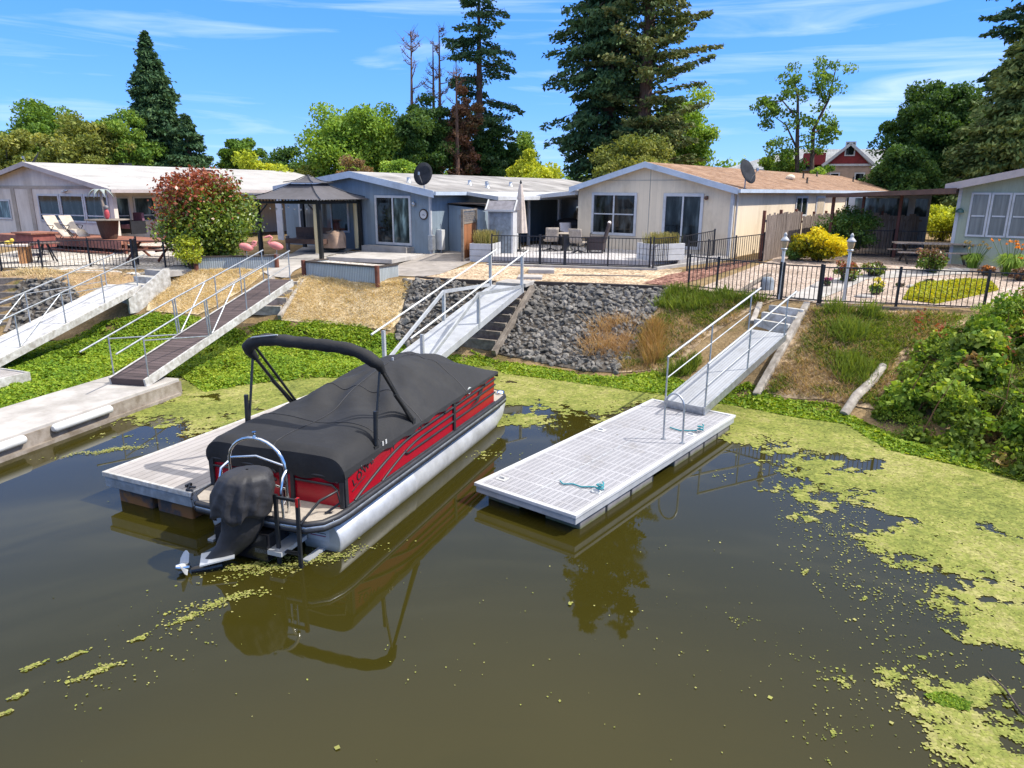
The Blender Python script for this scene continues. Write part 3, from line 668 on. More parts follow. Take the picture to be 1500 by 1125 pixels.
# fence panels
def fence_side(s):
    m = MB(); x = s * HB
    p = [(x, 0.0, .62), (x, 5.40, .62), (x, 5.42, 1.20), (x, .05, 1.12)]
    m.prism(p, (-s * .05, 0, 0), M['red']); o = m.build('fence_panel', bt, bevel=.01)
    X = x + s * .012
    def zt(y): return 1.12 + .08 * (y - .14) / 5.3
    r = MB()
    def sweep(y0, y1, zt_, n=14):
        c = [(X, y0 + (y1 - y0) * k / n, .64 + (zt_ - .64) * math.sin(math.pi / 2 * k / n) ** .95) for k in range(n + 1)]
        return c + [(X, 5.42, zt_ + .06)]
    r.tube(sweep(.22, 2.15, 1.05), .022, M['rubber'], 8)
    r.tube(sweep(.95, 2.35, .93), .019, M['rubber'], 8)
    r.tube([(X, 5.42, .83), (X, 1.75, .80), (X, 1.68, .83), (X, 1.66, .87)], .019, M['rubber'], 8)
    r.tube([(X, .14, 1.125), (X, 5.42, 1.205)], .024, M['rubber'], 8)
    r.tube([(X, .03, .63), (X, 5.40, .63)], .018, M['rubber'], 8)
    r.bx(min(X - .02, X + .02), max(X - .02, X + .02), 3.42, 3.50, .62, 1.18, M['rubber'])
    r.bx(min(X - .03, X + .01), max(X - .03, X + .01), .0, .07, .62, 1.12, M['rubber'])
    r.build('fence_rail', o)
    d = MB(); d.prism([(X, 4.15, .86), (X, 4.55, .88), (X, 4.80, 1.06), (X, 4.62, 1.06), (X, 4.45, .92)], (s * .006, 0, 0), M['rubber']); d.build('black_decal', o)
    return o
fr = fence_side(1); fence_side(-1)
m = MB(); m.prism([(HB + .014, 4.05, 1.17), (HB + .014, 4.13, 1.13), (HB + .014, 4.22, 1.16), (HB + .014, 4.22, 1.24), (HB + .014, 4.13, 1.27), (HB + .014, 4.05, 1.24)], (.006, 0, 0), M['white'])
m.bx(HB + .02, HB + .024, 4.10, 4.15, 1.16, 1.24, pm('green_decal', (.01, .22, .12), .4)); m.build('registration_sticker', bt)
m = MB()
for y in (.98, 1.07): m.bx(HB + .02, HB + .03, y, y + .035, 1.17, 1.25, M['white'])
m.build('white_tag', bt)
# maker's lettering on the rear of the side panel
def lettering(name, body, mat, size, extrude=.004, spacing=1.0, parent=None):
    cu = bpy.data.curves.new(name, 'FONT'); cu.body = body; cu.size = size; cu.extrude = extrude; cu.space_character = spacing; cu.align_x = 'LEFT'
    tmp = bpy.data.objects.new(name, cu); COL.objects.link(tmp)
    bpy.context.view_layer.update()
    me = bpy.data.meshes.new_from_object(tmp.evaluated_get(bpy.context.evaluated_depsgraph_get()))
    bpy.data.objects.remove(tmp); bpy.data.curves.remove(cu)
    me.materials.clear(); me.materials.append(mat)
    o = bpy.data.objects.new(name, me); COL.objects.link(o)
    if parent is not None: o.parent = parent
    return o
lt = lettering('lettering', 'LOWE', M['rubber'], .17, .003, 1.35, bt)
lt.matrix_local = Matrix.Translation((HB + .006, .22, .84)) @ Matrix.Rotation(R(18), 4, 'X') @ Matrix.Rotation(R(90), 4, 'Z') @ Matrix.Rotation(R(90), 4, 'X')
m = MB(); m.bar((HB + .008, .18, .79), (HB + .008, .52, .89), .006, .012, M['rubber']); m.build('lettering_underline', bt)
# stern and bow gates
m = MB(); m.prism([(-HB + .01, .0, .62), (HB - .01, .0, .62), (HB - .01, .02, 1.12), (-HB + .01, .02, 1.12)], (0, .05, 0), M['red']); st = m.build('stern_panel', bt)
r = MB()
for x in (-HB + .03, .12, .3, HB - .03): r.bar((x, -.02, .62), (x, .0, 1.12), .06, .03, M['rubber'], up=(0, 1, 0))
for x0, x1, f in ((-HB, .12, .62), (.3, HB, .62), (-HB, .12, .85), (.3, HB, .85)): r.tube([(x0 + .05, -.02 + .02 * f, .62 + .5 * f), (x1 - .18, -.02 + .02 * f, .62 + .5 * f), (x1 - .08, -.02 + .02 * f - .02, .62 + .5 * f - .06)], .017, M['rubber'], 8)
r.build('stern_rail', st)
m = MB(); m.bx(-HB + .05, HB - .05, 5.37, 5.42, .62, 1.2, M['red']); m.build('bow_panel', bt)
m = MB(); m.ell((1.02, 6.05, .635), (.09, .12, .06), M['chrome']); m.bx(.84, .9, 5.75, 5.83, .615, .63, M['rubber']); m.build('docking_light', bt)
m = MB(); m.ell((1.0, -.2, .62), (.06, .03, .01), M['rubber']); m.build('deck_fitting', bt)
# mooring cover
def cover(u, v):
    y = -.03 + 5.55 * v; t = 2 * u - 1
    ze = 1.16 + .085 * v
    kn = [(-.03, 1.33), (.08, 1.40), (.8, 1.46), (1.5, 1.52), (2.1, 1.62), (2.7, 1.75), (3.2, 1.85), (3.7, 1.86), (4.3, 1.78), (4.9, 1.58), (5.3, 1.38), (5.52, 1.26)]
    zc = np.interp(y, [k[0] for k in kn], [k[1] for k in kn])
    p = np.interp(y, [0, 1.2, 2.6, 4.2, 5.5], [14, 8, 2.6, 2.1, 3.0])
    prof = 1 - abs(t) ** p
    z = ze + (zc - ze) * prof
    # creases radiating from the support pole, sag between seat backs
    dy, dt = y - 3.3, t * HB
    ang = math.atan2(dt, -dy); rr = math.hypot(dy, dt)
    z += .036 * math.sin(ang * 15 + 2 * math.sin(rr * 2)) * min(1, rr / 1.2) * math.exp(-((rr - 1.4) / 1.1) ** 2) * prof
    z += .045 * prof * math.exp(-((y - 2.2) / .75) ** 2) * math.sin(t * 11 + 3.2 * y + math.sin(y * 4)) * (.4 + .6 * abs(t)) + .022 * prof * math.exp(-((y - 4.5) / .7) ** 2) * math.sin(t * 9 - 4 * y)
    z += .012 * math.sin(y * 5.1 + t * 3) * prof * (1 - v) - .05 * math.exp(-((y - 1.3) / .5) ** 2 - (t / .6) ** 2)
    x = t * (HB + .035)
    return (x, y, z)
m = MB(); m.grid(cover, 64, 96, M['canvas'])
# skirts hanging down over the fence
def skirt_side(s):
    def f(u, v):
        yy = -.03 + 5.55 * u; wob = .012 * math.sin(u * 60) + .01 * math.sin(u * 23)
        base = 1.16 + .085 * u; sag = .045 * abs(math.sin(u * math.pi * 9))
        return (s * (HB + .035 + .012 * v), yy, base - v * (.05 + .05 * (1 - u) + wob - sag * .5))
    return f
m.grid(skirt_side(1), 110, 2, M['canvas']); m.grid(skirt_side(-1), 110, 2, M['canvas'])
def skirt_rear(u, v):
    x = (2 * u - 1) * (HB + .035); c = cover(u, 0)
    return (x, -.03 - .03 * math.sin(v * math.pi / 2) + .02 * math.sin(u * 25) * v + .05 * v * v, c[2] - v * (c[2] - .985 + .012 * math.sin(u * 37)))
m.grid(skirt_rear, 64, 8, M['canvas'])
def skirt_bow(u, v):
    c = cover(u, 1); return (c[0], c[1] + .02 * v, c[2] - v * (c[2] - 1.13))
m.grid(skirt_bow, 64, 3, M['canvas'])
cv = m.build('mooring_cover', bt)
m = MB()
for t_ in (.5,): m.tube([Vector(cover(t_, k / 40)) + Vector((0, 0, .004)) for k in range(41)], .007, M['rubber'], 5, False)
for v_ in (.18, .40, .72): m.tube([Vector(cover(k / 40, v_)) + Vector((0, 0, .004)) for k in range(41)], .007, M['rubber'], 5, False)
m.build('cover_seam', cv)
m = MB()
for s in (-1, 1):
    for k in range(19):
        f_ = .02 + .96 * k / 18; p_ = skirt_side(s)(f_, .8); m.bx(p_[0] - .004, p_[0] + .004, p_[1] - .006, p_[1] + .006, p_[2] - .006, p_[2] + .006, M['chrome'])
        if k % 3 == 1: m.bx(p_[0] - .004, p_[0] + .006, p_[1] - .012, p_[1] + .012, p_[2] - .07, p_[2] - .01, M['rubber'])
m.build('cover_snaps', cv)
m = MB(); m.tube([(.0, 3.35, .6), (0, 3.35, 1.9)], .02, M['alu']); m.build('cover_pole', bt)
# folded canopy (arch lying back over the stern half)
ya, zt = .95, 2.47
arch = []
for k in range(25):
    f = -1 + 2 * k / 24
    zz = zt + .17 * (1 - abs(f) ** 5.0) - .02 * f; arch.append((f * 1.10, ya - .05 * (1 - f * f), zz))
arch = [(-1.12, ya + .18, zt - .20), (-1.13, ya + .07, zt - .07)] + arch + [(1.13, ya + .07, zt - .07), (1.12, ya + .18, zt - .20)]
rad = [.05, .082] + [.090 + .007 * math.sin(k * 1.7) for k in range(25)] + [.075, .05]
m = MB(); m.tube(arch, rad, M['canvas'], 14); bo = m.build('canopy_boot', bt)
m = MB(); m.tube([(-.95, ya - .08, zt + .18), (-.9, ya - .1, zt + .2), (-.45, ya - .1, zt + .27)], .012, M['alu'], 6); m.build('boot_strap', bt)
for s in (-1, 1):
    x = s * 1.12
    m = MB(); m.tube([(x, ya + .05, zt - .05), (x, 1.95, 1.26)], .026, M['black'], 8); m.tube([(x - s * .05, ya + .14, zt - .02), (x - s * .05, 1.99, 1.30)], .022, M['black'], 8); m.tube([(x, 1.45, 1.85), (x, 1.98, 1.28)], .033, M['black'], 8); m.bx(x - .03, x + .03, 1.93, 2.02, 1.18, 1.30, M['black']); m.build('canopy_arm', bt)
    m = MB(); m.tube([(x, ya + .12, zt - .12), (x, .83, 1.22)], .02, M['black'], 8); m.tube([(x + s * .02, .86, 1.75), (x + s * .02, .83, 1.25)], .034, M['black'], 8); m.bx(x - .035, x + .035, .77, .89, 1.12, 1.24, M['black']); m.build('canopy_strut', bt)
# tow arch
m = MB(); cx = .04; y0 = -.38
def archp(w, h, y, n=14, base=.61, lean=.0):
    pts = [(cx - w, y, base), (cx - w * 1.0, y + lean * .5, base + h * .55)]
    for k in range(n + 1):
        a = math.pi - math.pi * k / n; pts.append((cx + w * math.cos(a), y + lean, base + h * .62 + h * .38 * math.sin(a)))
    return pts + [(cx + w, y + lean * .5, base + h * .55), (cx + w, y, base)]
m.tube(archp(.46, 1.0, y0, lean=.0), .024, M['chrome'], 10)
m.tube([(cx - .45, y0, 1.28), (cx, y0, 1.36), (cx + .45, y0, 1.28)], .015, M['chrome'], 8)
m.tube([(cx - .46, y0, .95), (cx, y0, 1.02), (cx + .46, y0, .95)], .015, M['chrome'], 8)
for s in (-1, 1):
    m.tube([(cx + s * .47, y0, 1.22), (cx + s * .5, y0 - .12, 1.16), (cx + s * .5, y0 - .17, 1.0), (cx + s * .5, y0 - .16, .6)], .022, M['chrome'], 8)
    m.tube([(cx + s * .46, y0, .85), (cx + s * .5, y0 - .16, .78)], .012, M['chrome'], 6)
m.lathe([(.03, 0), (.03, .02), (.018, .03), (.018, .07), (.028, .08), (.028, .09)], (cx, y0, 1.61), M['chrome'], 10); m.build('tow_arch', bt)
# boarding ladder
m = MB()
for x in (.50, .84):
    m.bar((x, -.66, -.35), (x, -.62, .98), .05, .035, M['black'], up=(0, 1, 0))
m.bar((.50, -.62, .94), (.84, -.62, .94), .035, .035, M['black']); m.bx(.825, .86, -.645, -.595, .86, .98, pm('red_reflector', (.5, .01, .01), .3))
for z in (.2, -.05): m.bar((.5, -.65, z), (.84, -.65, z), .06, .025, M['black'])
m.tube([(.86, -.62, .62), (.98, -.35, .85), (1.12, -.15, .93), (1.14, -.12, .75), (.98, -.25, .62)], .018, M['black'], 8); m.build('boarding_ladder', bt)
# outboard motor under its own cover, turned to port and tilted
om = thing('outboard_motor', None, None, (.14, -.76, 0), R(-50)); om.parent = bt
for k in ('label', 'category'):
    if k in om.keys(): del om[k]
m = MB()
def cowl(u, v):
    a = 2 * math.pi * u; h = v
    wx = np.interp(h, [0, .06, .3, .62, .85, .96, 1.0], [.33, .36, .36, .34, .31, .25, .02]); wy = np.interp(h, [0, .06, .3, .62, .85, .96, 1.0], [.36, .41, .44, .43, .37, .29, .02])
    fold = (.050 * (.5 - abs(math.sin(a * 4.5 + 1.5 * h + 1.2 * math.sin(2 * a)))) + .030 * (.5 - abs(math.sin(a * 8 - 2.5 * h + math.sin(3 * a)))) + .012 * (.5 - abs(math.sin(a * 3 + h * 9)))) * (1 - h) ** .4
    hem = .05 * math.sin(a * 5) * (1 - h) ** 3
    wx *= .92; wy *= .90
    return ((wx + fold) * math.cos(a), -.02 + .12 * h - .05 + (wy + fold) * math.sin(a), .72 + hem + .60 * h)
m.grid(cowl, 72, 30, M['nylon']); m.build('motor_cover', om)
m = MB()
def leg(z0, z1, n=8):
    pts = []
    for k in range(n + 1): pts.append(k / n)
    return pts
def section(y, z, wx, wy, n=16): return [(wx * math.cos(2 * math.pi * j / n), y + wy * math.sin(2 * math.pi * j / n), z) for j in range(n)]
secs = [section(.0, .86, .24, .30), section(-.05, .66, .19, .27), section(-.08, .5, .17, .26), section(-.18, .32, .13, .24), section(-.30, .20, .09, .22), section(-.40, .12, .06, .2)]
vs = [p for sct in secs for p in sct]; n = 16
m.add(vs, [(i * n + j, (i + 1) * n + j, (i + 1) * n + (j + 1) % n, i * n + (j + 1) % n) for i in range(5) for j in range(n)], M['nylon'], True); m.build('midsection', om)
m = MB(); m.prism([(-.17, -.62, .13), (.17, -.62, .13), (.15, -.2, .17), (-.15, -.2, .17)], (0, 0, .02), M['alu']); m.build('cavitation_plate', om)
m = MB(); m.tube([(0, -.36, .03), (0, -.5, .02), (0, -.74, .015)], [.06, .075, .05], M['motor'], 12); m.build('gearcase', om)
m = MB(); m.lathe([(.01, -.02), (.05, 0), (.055, .1), (.03, .16)], (0, 0, 0), M['chrome'], 12)
for k in range(3):
    a0 = 2 * math.pi * k / 3 + .25
    def blade(u, v, a0=a0):
        a = a0 + (u - .5) * 1.15 * (1 - .25 * v); r = .05 + .17 * math.sin(v * math.pi / 2) * (1 - .35 * (2 * u - 1) ** 2 * v); return (r * math.cos(a), r * math.sin(a), .01 + .11 * u)
    m.grid(blade, 8, 6, M['alu'])
pr = m.build('propeller', om); pr.matrix_local = Matrix.Translation((0, -.76, .07)) @ Matrix.Rotation(R(82), 4, 'X')
# ------------------------------------------------------------------ houses
class Fr:
    """plan frame: origin (x,y), heading a (deg clockwise from +Y); local x right, local y along the heading"""
    def __init__(s, ox, oy, a):
        s.o = (ox, oy); s.a = a; a = R(a); s.d = (math.sin(a), math.cos(a)); s.r = (math.cos(a), -math.sin(a))
    def loc(s, p):
        x, y = p[0] - s.o[0], p[1] - s.o[1]
        return Vector((x * s.r[0] + y * s.r[1], x * s.d[0] + y * s.d[1], p[2]))
    def w(s, x, y, z=0): return Vector((s.o[0] + x * s.r[0] + y * s.d[0], s.o[1] + x * s.r[1] + y * s.d[1], z))
    def pl(s, u, v, ax, val):
        r = ray(u, v); n = s.r if ax == 'x' else s.d
        t = (val + s.o[0] * n[0] + s.o[1] * n[1]) / (r[0] * n[0] + r[1] * n[1])
        return s.loc((r[0] * t, r[1] * t, CAMH + r[2] * t))
M['beigewall'] = planks('beige_siding', (.74, .61, .44), 'h', .205, .75, .04, .05, 1.5, .2, .86, .25)
M['bluewall'] = planks('slate_blue_siding', (.215, .265, .305), 'h', .205, .75, .07, .06, 1.5, .2, .8, .3)
M['whitewall'] = planks('pale_siding', (.68, .59, .50), 'h', .3, .75, .05, .06, 1.5, .2, .82, .3)
M['whitetrim2'] = pm('tan_trim', (.40, .33, .26), .7, 0, .1, 5)
M['greenwall'] = planks('sage_siding', (.36, .39, .29), 'h', .205, .75, .05, .05, 1.5, .2, .85, .3)
M['roofbrown'] = shingles('brown_shingles', (.24, .14, .085), (.34, .222, .15))
M['roofgrey'] = shingles('grey_rolled_roof', (.28, .265, .255), (.37, .355, .34), .95, 3., (.55, 1.1))
M['roofwhite'] = shingles('white_metal_roof', (.36, .345, .33), (.41, .395, .38), .4, 6., (.85, 1.08))
M['roofdist'] = shingles('grey_shingles', (.28, .29, .30), (.36, .37, .38))
M['fasciablue'] = pm('pale_blue_fascia', (.44, .50, .58), .55, 0, .06, 4)
M['fasciatan'] = pm('taupe_fascia', (.42, .36, .34), .6, 0, .06, 4)
M['soffit'] = pm('tan_soffit', (.40, .36, .30), .8, 0, .1, 5)  # greyish tan, used for the siding seam strips
M['dish'] = pm('dark_dish', (.030, .033, .04), .8, 0., .15, 6, spec=.08)
M['brownmetal'] = pm('brown_metal', (.10, .055, .04), .7, 0, .2, 5)
M['cover'] = pm('beige_canvas', (.52, .44, .38), .85, 0, .12, 5, .3, 12)

def house(name, label, fr, z0, xl, xr, Ln, ridge, eR, eL, wall, roof, fascia, oh=.3, fh=.22, cat='house', trim=True, gutter=True):
    """xl,xr wall sides; ridge (x,z); eR,eL = (x,z) of the eaves"""
    t = thing(name, label, cat, fr.w(0, 0, z0), frame_dir(fr.a))
    def zr(x):
        a, b = (eR if x > ridge[0] else eL), ridge
        return b[1] + (a[1] - b[1]) * (x - b[0]) / (a[0] - b[0]) - z0
    m = MB(); m.prism([(xl, 0, -.4), (xr, 0, -.4), (xr, 0, zr(xr) - .08), (ridge[0], 0, ridge[1] - z0 - .08), (xl, 0, zr(xl) - .08)], (0, Ln, 0), wall)
    wo = m.build('wall', t)
    m = MB()
    for e in (eR, eL):
        m.prism([(ridge[0], -oh, ridge[1] - z0), (e[0], -oh, e[1] - z0), (e[0], -oh, e[1] - z0 - .07), (ridge[0], -oh, ridge[1] - z0 - .07)], (0, Ln + 2 * oh, 0), roof)
    ro = m.build('roof', t)
    for e in (eR, eL):
        m = MB(); y0 = -oh - .035
        m.prism([(ridge[0], y0, ridge[1] - z0 + .012), (e[0], y0, e[1] - z0 + .012), (e[0], y0, e[1] - z0 - fh), (ridge[0], y0, ridge[1] - z0 - fh)], (0, .033, 0), fascia); m.build('fascia', t)
    if gutter:
        m = MB(); s = 1
        m.bx(eR[0] - .02, eR[0] + .1, -oh, Ln + oh, eR[1] - z0 - .16, eR[1] - z0 - .02, fascia); m.build('gutter', t)
    return t, wo, ro
def win(parent, fr, z0, face, pts, cols, rows, fw=.09, glassm=None, name='window', hsplit=None, tm=None, label=None, xo=0.):
    """window or glazed door through local corner points pts=(a0,a1,zlo,zhi) on the front ('f': y=0) or right ('r': x=0) wall"""
    a0, a1, zl, zh = pts; zl -= z0; zh -= z0; tm = tm or M['trimw']; g = glassm or M['glass']
    def bb(m, u0, u1, v0, v1, d0, d1, mat):
        if face == 'f': m.bx(u0, u1, -d1, -d0, v0, v1, mat)
        else: m.bx(xo + d0, xo + d1, u0, u1, v0, v1, mat)
    m = MB()
    bb(m, a0, a0 + fw, zl, zh, .003, .05, tm); bb(m, a1 - fw, a1, zl, zh, .003, .05, tm)
    bb(m, a0 + fw, a1 - fw, zh - fw, zh, .003, .05, tm); bb(m, a0 + fw, a1 - fw, zl, zl + fw, .003, .05, tm)
    iw, ih = a1 - a0 - 2 * fw, zh - zl - 2 * fw
    for c in range(1, cols): x = a0 + fw + iw * c / cols; bb(m, x - .035, x + .035, zl + fw, zh - fw, .003, .045, tm)
    hs = hsplit if hsplit is not None else [k / rows for k in range(1, rows)]
    for h in hs:
        for c in range(cols):
            bb(m, a0 + fw + iw * c / cols + .035, a0 + fw + iw * (c + 1) / cols - .035, zl + fw + ih * h - .025, zl + fw + ih * h + .025, .003, .04, tm)
    o = m.build(name, parent, label)
    m = MB(); gl = g if isinstance(g, (list, tuple)) else [g]
    for c in range(cols):
        x0, x1 = a0 + fw + iw * c / cols, a0 + fw + iw * (c + 1) / cols
        bb(m, x0, x1, zl + fw, zh - fw, .004, .014, gl[c % len(gl)])
    m.build('pane', o)
    return o
def dish_thing(label, loc, aim, r=.38, arm=.7, white=False):
    t = thing('satellite_dish', label, 'satellite dish', loc, 0)
    a = Vector(aim).normalized(); q = a.to_track_quat('Z', 'Y').to_matrix().to_4x4()
    m = MB(); m.tube([(0, 0, -.05), (0, 0, arm * .6), tuple(Vector((0, 0, arm)) - a * .05)], .025, M['galv'], 8); m.build('mast', t)
    m = MB(); prof = [(0.001, 0), (r * .5, .02), (r, .085), (r, .10), (r * .5, .038), (.001, .018)]
    m.lathe(prof, (0, 0, 0), M['white'] if white else M['dish'], 24); o = m.build('reflector', t); o.matrix_local = Matrix.Translation((0, 0, arm)) @ q @ Matrix.Diagonal((1.0, 1.18, 1, 1))
    m = MB(); p0 = Vector((0, 0, arm)) + q.to_3x3() @ Vector((0, -r * .95, .06)); p1 = Vector((0, 0, arm)) + q.to_3x3() @ Vector((0, -.12, .5))
    m.tube([p0, p1], .014, M['galv'], 6); m.box(p1, (.07, .09, .12), M['galv']); m.build('feed_arm', t)
    return t
def roof_vent(t, x, y, z, r=.07, h=.22, mat=None):
    m = MB(); m.lathe([(r * 1.6, -.05), (r * 1.5, .03), (r, .05), (r, h)], (x, y, z), mat or M['galv'], 10); m.build('roof_vent', t)

# ---- beige house
BZ = 2.3
bo_ = PZ(1067, 377, BZ); BF = Fr(bo_.x, bo_.y, 38)
eR, pk, eL = BF.pl(1075, 276, 'y', -.3), BF.pl(945, 237, 'y', -.3), BF.pl(834, 273, 'y', -.3)
BL = BF.pl(1316, 277, 'x', .2).y - .3
BL = min(max(BL, 15), 32)
bh, bw, br = house('beige_house', 'long beige house with brown shingle roof and glazed door behind the deck', BF, BZ, eL.x + .3, 0, BL, (pk.x, pk.z), (.28, eR.z), (eL.x, eR.z + .02), M['beigewall'], M['roofbrown'], M['fasciablue'])
a, b = BF.pl(868, 282, 'y', 0), BF.pl(931, 346, 'y', 0); win(bh, BF, BZ, 'f', (a.x, b.x, b.z, a.z), 2, 2, .11)
a, b = BF.pl(973, 283, 'y', 0), BF.pl(1032, 283, 'y', 0); win(bh, BF, BZ, 'f', (a.x, b.x, 2.52, a.z), 2, 1, .12, name='sliding_door')
m = MB(); x = BF.pl(951, 300, 'y', 0).x; m.bx(x - .015, x + .015, -.012, -.003, 0, pk.z - BZ - .3, M['soffit']); z = BF.pl(945, 264, 'y', 0).z - BZ; m.bx(eL.x + 1.7, -1.3, -.012, -.003, z - .012, z + .012, M['soffit']); m.build('siding_seam', bh)
m = MB(); m.bx(-.10, .02, -.02, .10, -.3, eR.z - BZ - .12, M['trimw']); m.build('corner_trim', bh)
m = MB(); m.tube([(.12, .2, eR.z - BZ - .15), (.07, .25, eR.z - BZ - .35), (.06, .25, -.2)], .04, M['trimw'], 8); m.build('downspout', bh)
lp = BF.pl(1036, 290, 'y', 0); m = MB(); m.ell((lp.x, -.1, lp.z - BZ), (.07, .09, .08), M['brownmetal']); m.bx(lp.x - .05, lp.x + .05, -.05, -.003, lp.z - BZ - .06, lp.z - BZ + .08, M['brownmetal']); m.build('wall_lamp', bh)
zt = 4.62
for u0, u1, nm in ((1166, 1183, 'window'), (1239, 1257, 'window'), (1284, 1298, 'window')):
    a, b = BF.pl(u0, 290, 'x', 0), BF.pl(u1, 290, 'x', 0); win(bh, BF, BZ, 'r', (a.y, b.y, zt - .95, zt), 2, 1, .09)
a, b = BF.pl(1196, 287, 'x', 0), BF.pl(1208, 287, 'x', 0); m = MB(); m.bx(.003, .05, a.y, b.y, .3, zt - BZ, M['trimw']); m.build('side_door', bh); m = MB(); m.bx(.051, .06, a.y + .12, b.y - .12, .4, zt - BZ - .1, pm('tan_door', (.45, .36, .25), .6)); m.build('door_leaf', bh)
def bz(x): return pk.z + (eR.z - pk.z) * (x - pk.x) / (.28 - pk.x) - BZ
for u, v, xx in ((1177, 256, -2.2), (1182, 268, -1.), (1250, 262, -2.), (1197, 253, -3)):
    p = BF.pl(u, v, 'x', xx); roof_vent(bh, xx, min(p.y, BL - 1), bz(xx), .05, .3, M['timberdk'])
p = BF.pl(1158, 258, 'x', -1.7); m = MB(); m.ell((-1.7, p.y, bz(-1.7) + .1), (.25, .22, .16), M['beigewall']); m.bx(-1.9, -1.5, p.y - .2, p.y + .2, bz(-1.7) - .15, bz(-1.7) + .02, M['roofbrown']); m.build('attic_vent', bh)
dish_thing('grey satellite dish on the eave corner of the beige house', BF.w(.22, .5, eR.z - .02), (.55, -.75, .42), .42, .62)
# side porch roof of the beige house (left)
pc = thing('porch_roof', 'flat porch roof on pale posts left of the beige house', 'porch', BF.w(eL.x + .3, 0, BZ), frame_dir(38))
m = MB(); zz = 4.82 - BZ; m.prism([(-.02, -.25, zz), (-2.9, -.25, zz - .28), (-2.9, -.25, zz - .44), (-.02, -.25, zz - .18)], (0, 11, 0), M['trimw']); m.build('roof', pc)
for x, y in ((-2.75, 0), (-2.75, 2.7), (-2.75, 5.4), (-2.75, 8.2), (-1.9, 10.4), (-1.0, 10.4)):
    m = MB(); m.bx(x - .05, x + .05, y - .05, y + .05, -.3, zz - .30 + (x + 2.9) * .095 - .05, M['dockblue'] if y else M['trimw']); m.build('post', pc)
m = MB(); m.bx(-1.3, -.02, 4.2, 4.35, -.2, zz - .22, pm('mauve_panel', (.30, .24, .27), .8)); 
for z in (.7, 1.25): m.bx(-1.28, -.04, 3.9, 4.19, z, z + .04, M['timberdk'])
m.build('shelf_wall', pc)

# ---- blue house
UZ = 2.25
uo = PZ(632, 371, UZ); UF = Fr(uo.x, uo.y, 31)
eR, pk, eL = UF.pl(637, 280, 'y', -.3), UF.pl(512, 251, 'y', -.3), UF.pl(400, 273, 'y', -.3)
bl, _, _ = house('blue_house', 'slate blue house with pale fascia and glazed sliding door', UF, UZ, eL.x + .35, 0, 20, (pk.x, pk.z), (.42, eR.z), (eL.x, eL.z), M['bluewall'], M['roofgrey'], M['fasciablue'], fh=.26)
a, b = UF.pl(549, 286, 'y', 0), UF.pl(604, 360, 'y', 0); win(bl, UF, UZ, 'f', (a.x, b.x, b.z, a.z), 2, 1, .10, [M['glass'], M['glassgreen']], 'sliding_door')
m = MB(); m.bx(a.x - .4, b.x + .1, -.55, -.003, -.1, .22, M['concrete']); m.build('door_step', bl)
a, b = UF.pl(437, 290, 'y', 0), UF.pl(513, 341, 'y', 0); win(bl, UF, UZ, 'f', (a.x, b.x, b.z, a.z), 3, 1, .09, [M['curtain'], M['curtain'], M['glass']])
a = UF.pl(397, 295, 'y', .0); m = MB(); m.bx(a.x + .35, a.x + .75, -.06, -.003, .2, 2.2, M['trimw']); m.build('side_door', bl)
a = UF.pl(621, 314, 'y', 0); m = MB(); Q = Matrix.Rotation(R(90), 4, 'X')
m.tube([(a.x, -.003, a.z - UZ), (a.x, -.04, a.z - UZ)], .22, M['timberdk'], 20); m.tube([(a.x, -.041, a.z - UZ), (a.x, -.05, a.z - UZ)], .17, M['trimw'], 20); m.bar((a.x, -.055, a.z - UZ), (a.x + .09, -.055, a.z - UZ - .06), .02, .008, M['timberdk']); m.bar((a.x, -.055, a.z - UZ), (a.x - .05, -.055, a.z - UZ - .04), .02, .008, M['timberdk']); m.build('wall_clock', bl)
a = UF.pl(608, 299, 'y', 0); m = MB(); m.ell((a.x, -.1, a.z - UZ), (.09, .1, .11), M['galv']); m.build('wall_lamp', bl)
m = MB(); m.bx(-.07, .02, -.02, .07, -.2, eR.z - UZ - .12, M['trimw']); m.build('corner_trim', bl)
for u, v, xx in ((594, 262, -1.5), (688, 266, -1.2), (713, 268, -1.), (714, 273, -.4), (748, 275, -1)):
    p = UF.pl(u, v, 'x', xx); z = pk.z + (eR.z - pk.z) * (xx - pk.x) / (.42 - pk.x) - UZ; roof_vent(bl, xx, min(max(p.y, .5), 18), z, .08, .22)
dish_thing('dark satellite dish on the eave corner of the blue house', UF.w(-.1, -.25, eR.z + .02), (-.25, -.9, .3), .40, .62)
# patio cover along the right side of the blue house
pcv = thing('patio_cover', 'white patio cover on thin posts along the blue house', 'patio cover', UF.w(0, 0, UZ), frame_dir(31))
ez = eR.z - UZ
m = MB(); m.prism([(.53, 1.9, ez - .02), (2.1, 1.9, ez - .20), (2.1, 1.9, ez - .36), (.53, 1.9, ez - .16)], (0, 12, 0), M['trimw']); m.build('roof', pcv)
for y in (3.6, 7.6, 11.5):
    m = MB(); m.bx(1.95, 2.05, y - .05, y + .05, -.3, ez - .34, M['trimw']); m.build('post', pcv)
m = MB(); m.prism([(.05, 1.2, -.3), (1.9, 1.2, -.3), (1.9, 1.2, 1.7), (1.2, 1.2, 1.85), (.05, 1.2, 1.95)], (0, 1.6, 0), M['bluewall']); sh = m.build('storage_shed'); sh.matrix_world = Matrix.Translation(UF.w(0, 0, UZ)) @ Matrix.Rotation(frame_dir(31), 4, 'Z'); tag(sh, 'grey blue lean-to shed under the white patio cover', 'shed')
m = MB(); m.bx(.45, 1.15, 1.16, 1.196, 0, 1.75, M['bluewall']); m.bx(.62, .98, 1.14, 1.159, 1.35, 1.55, M['dockblue']); m.bx(.08, 1.95, 1.1, 2.9, 1.98, 2.03, M['timberdk']); m.build('shed_door', sh)

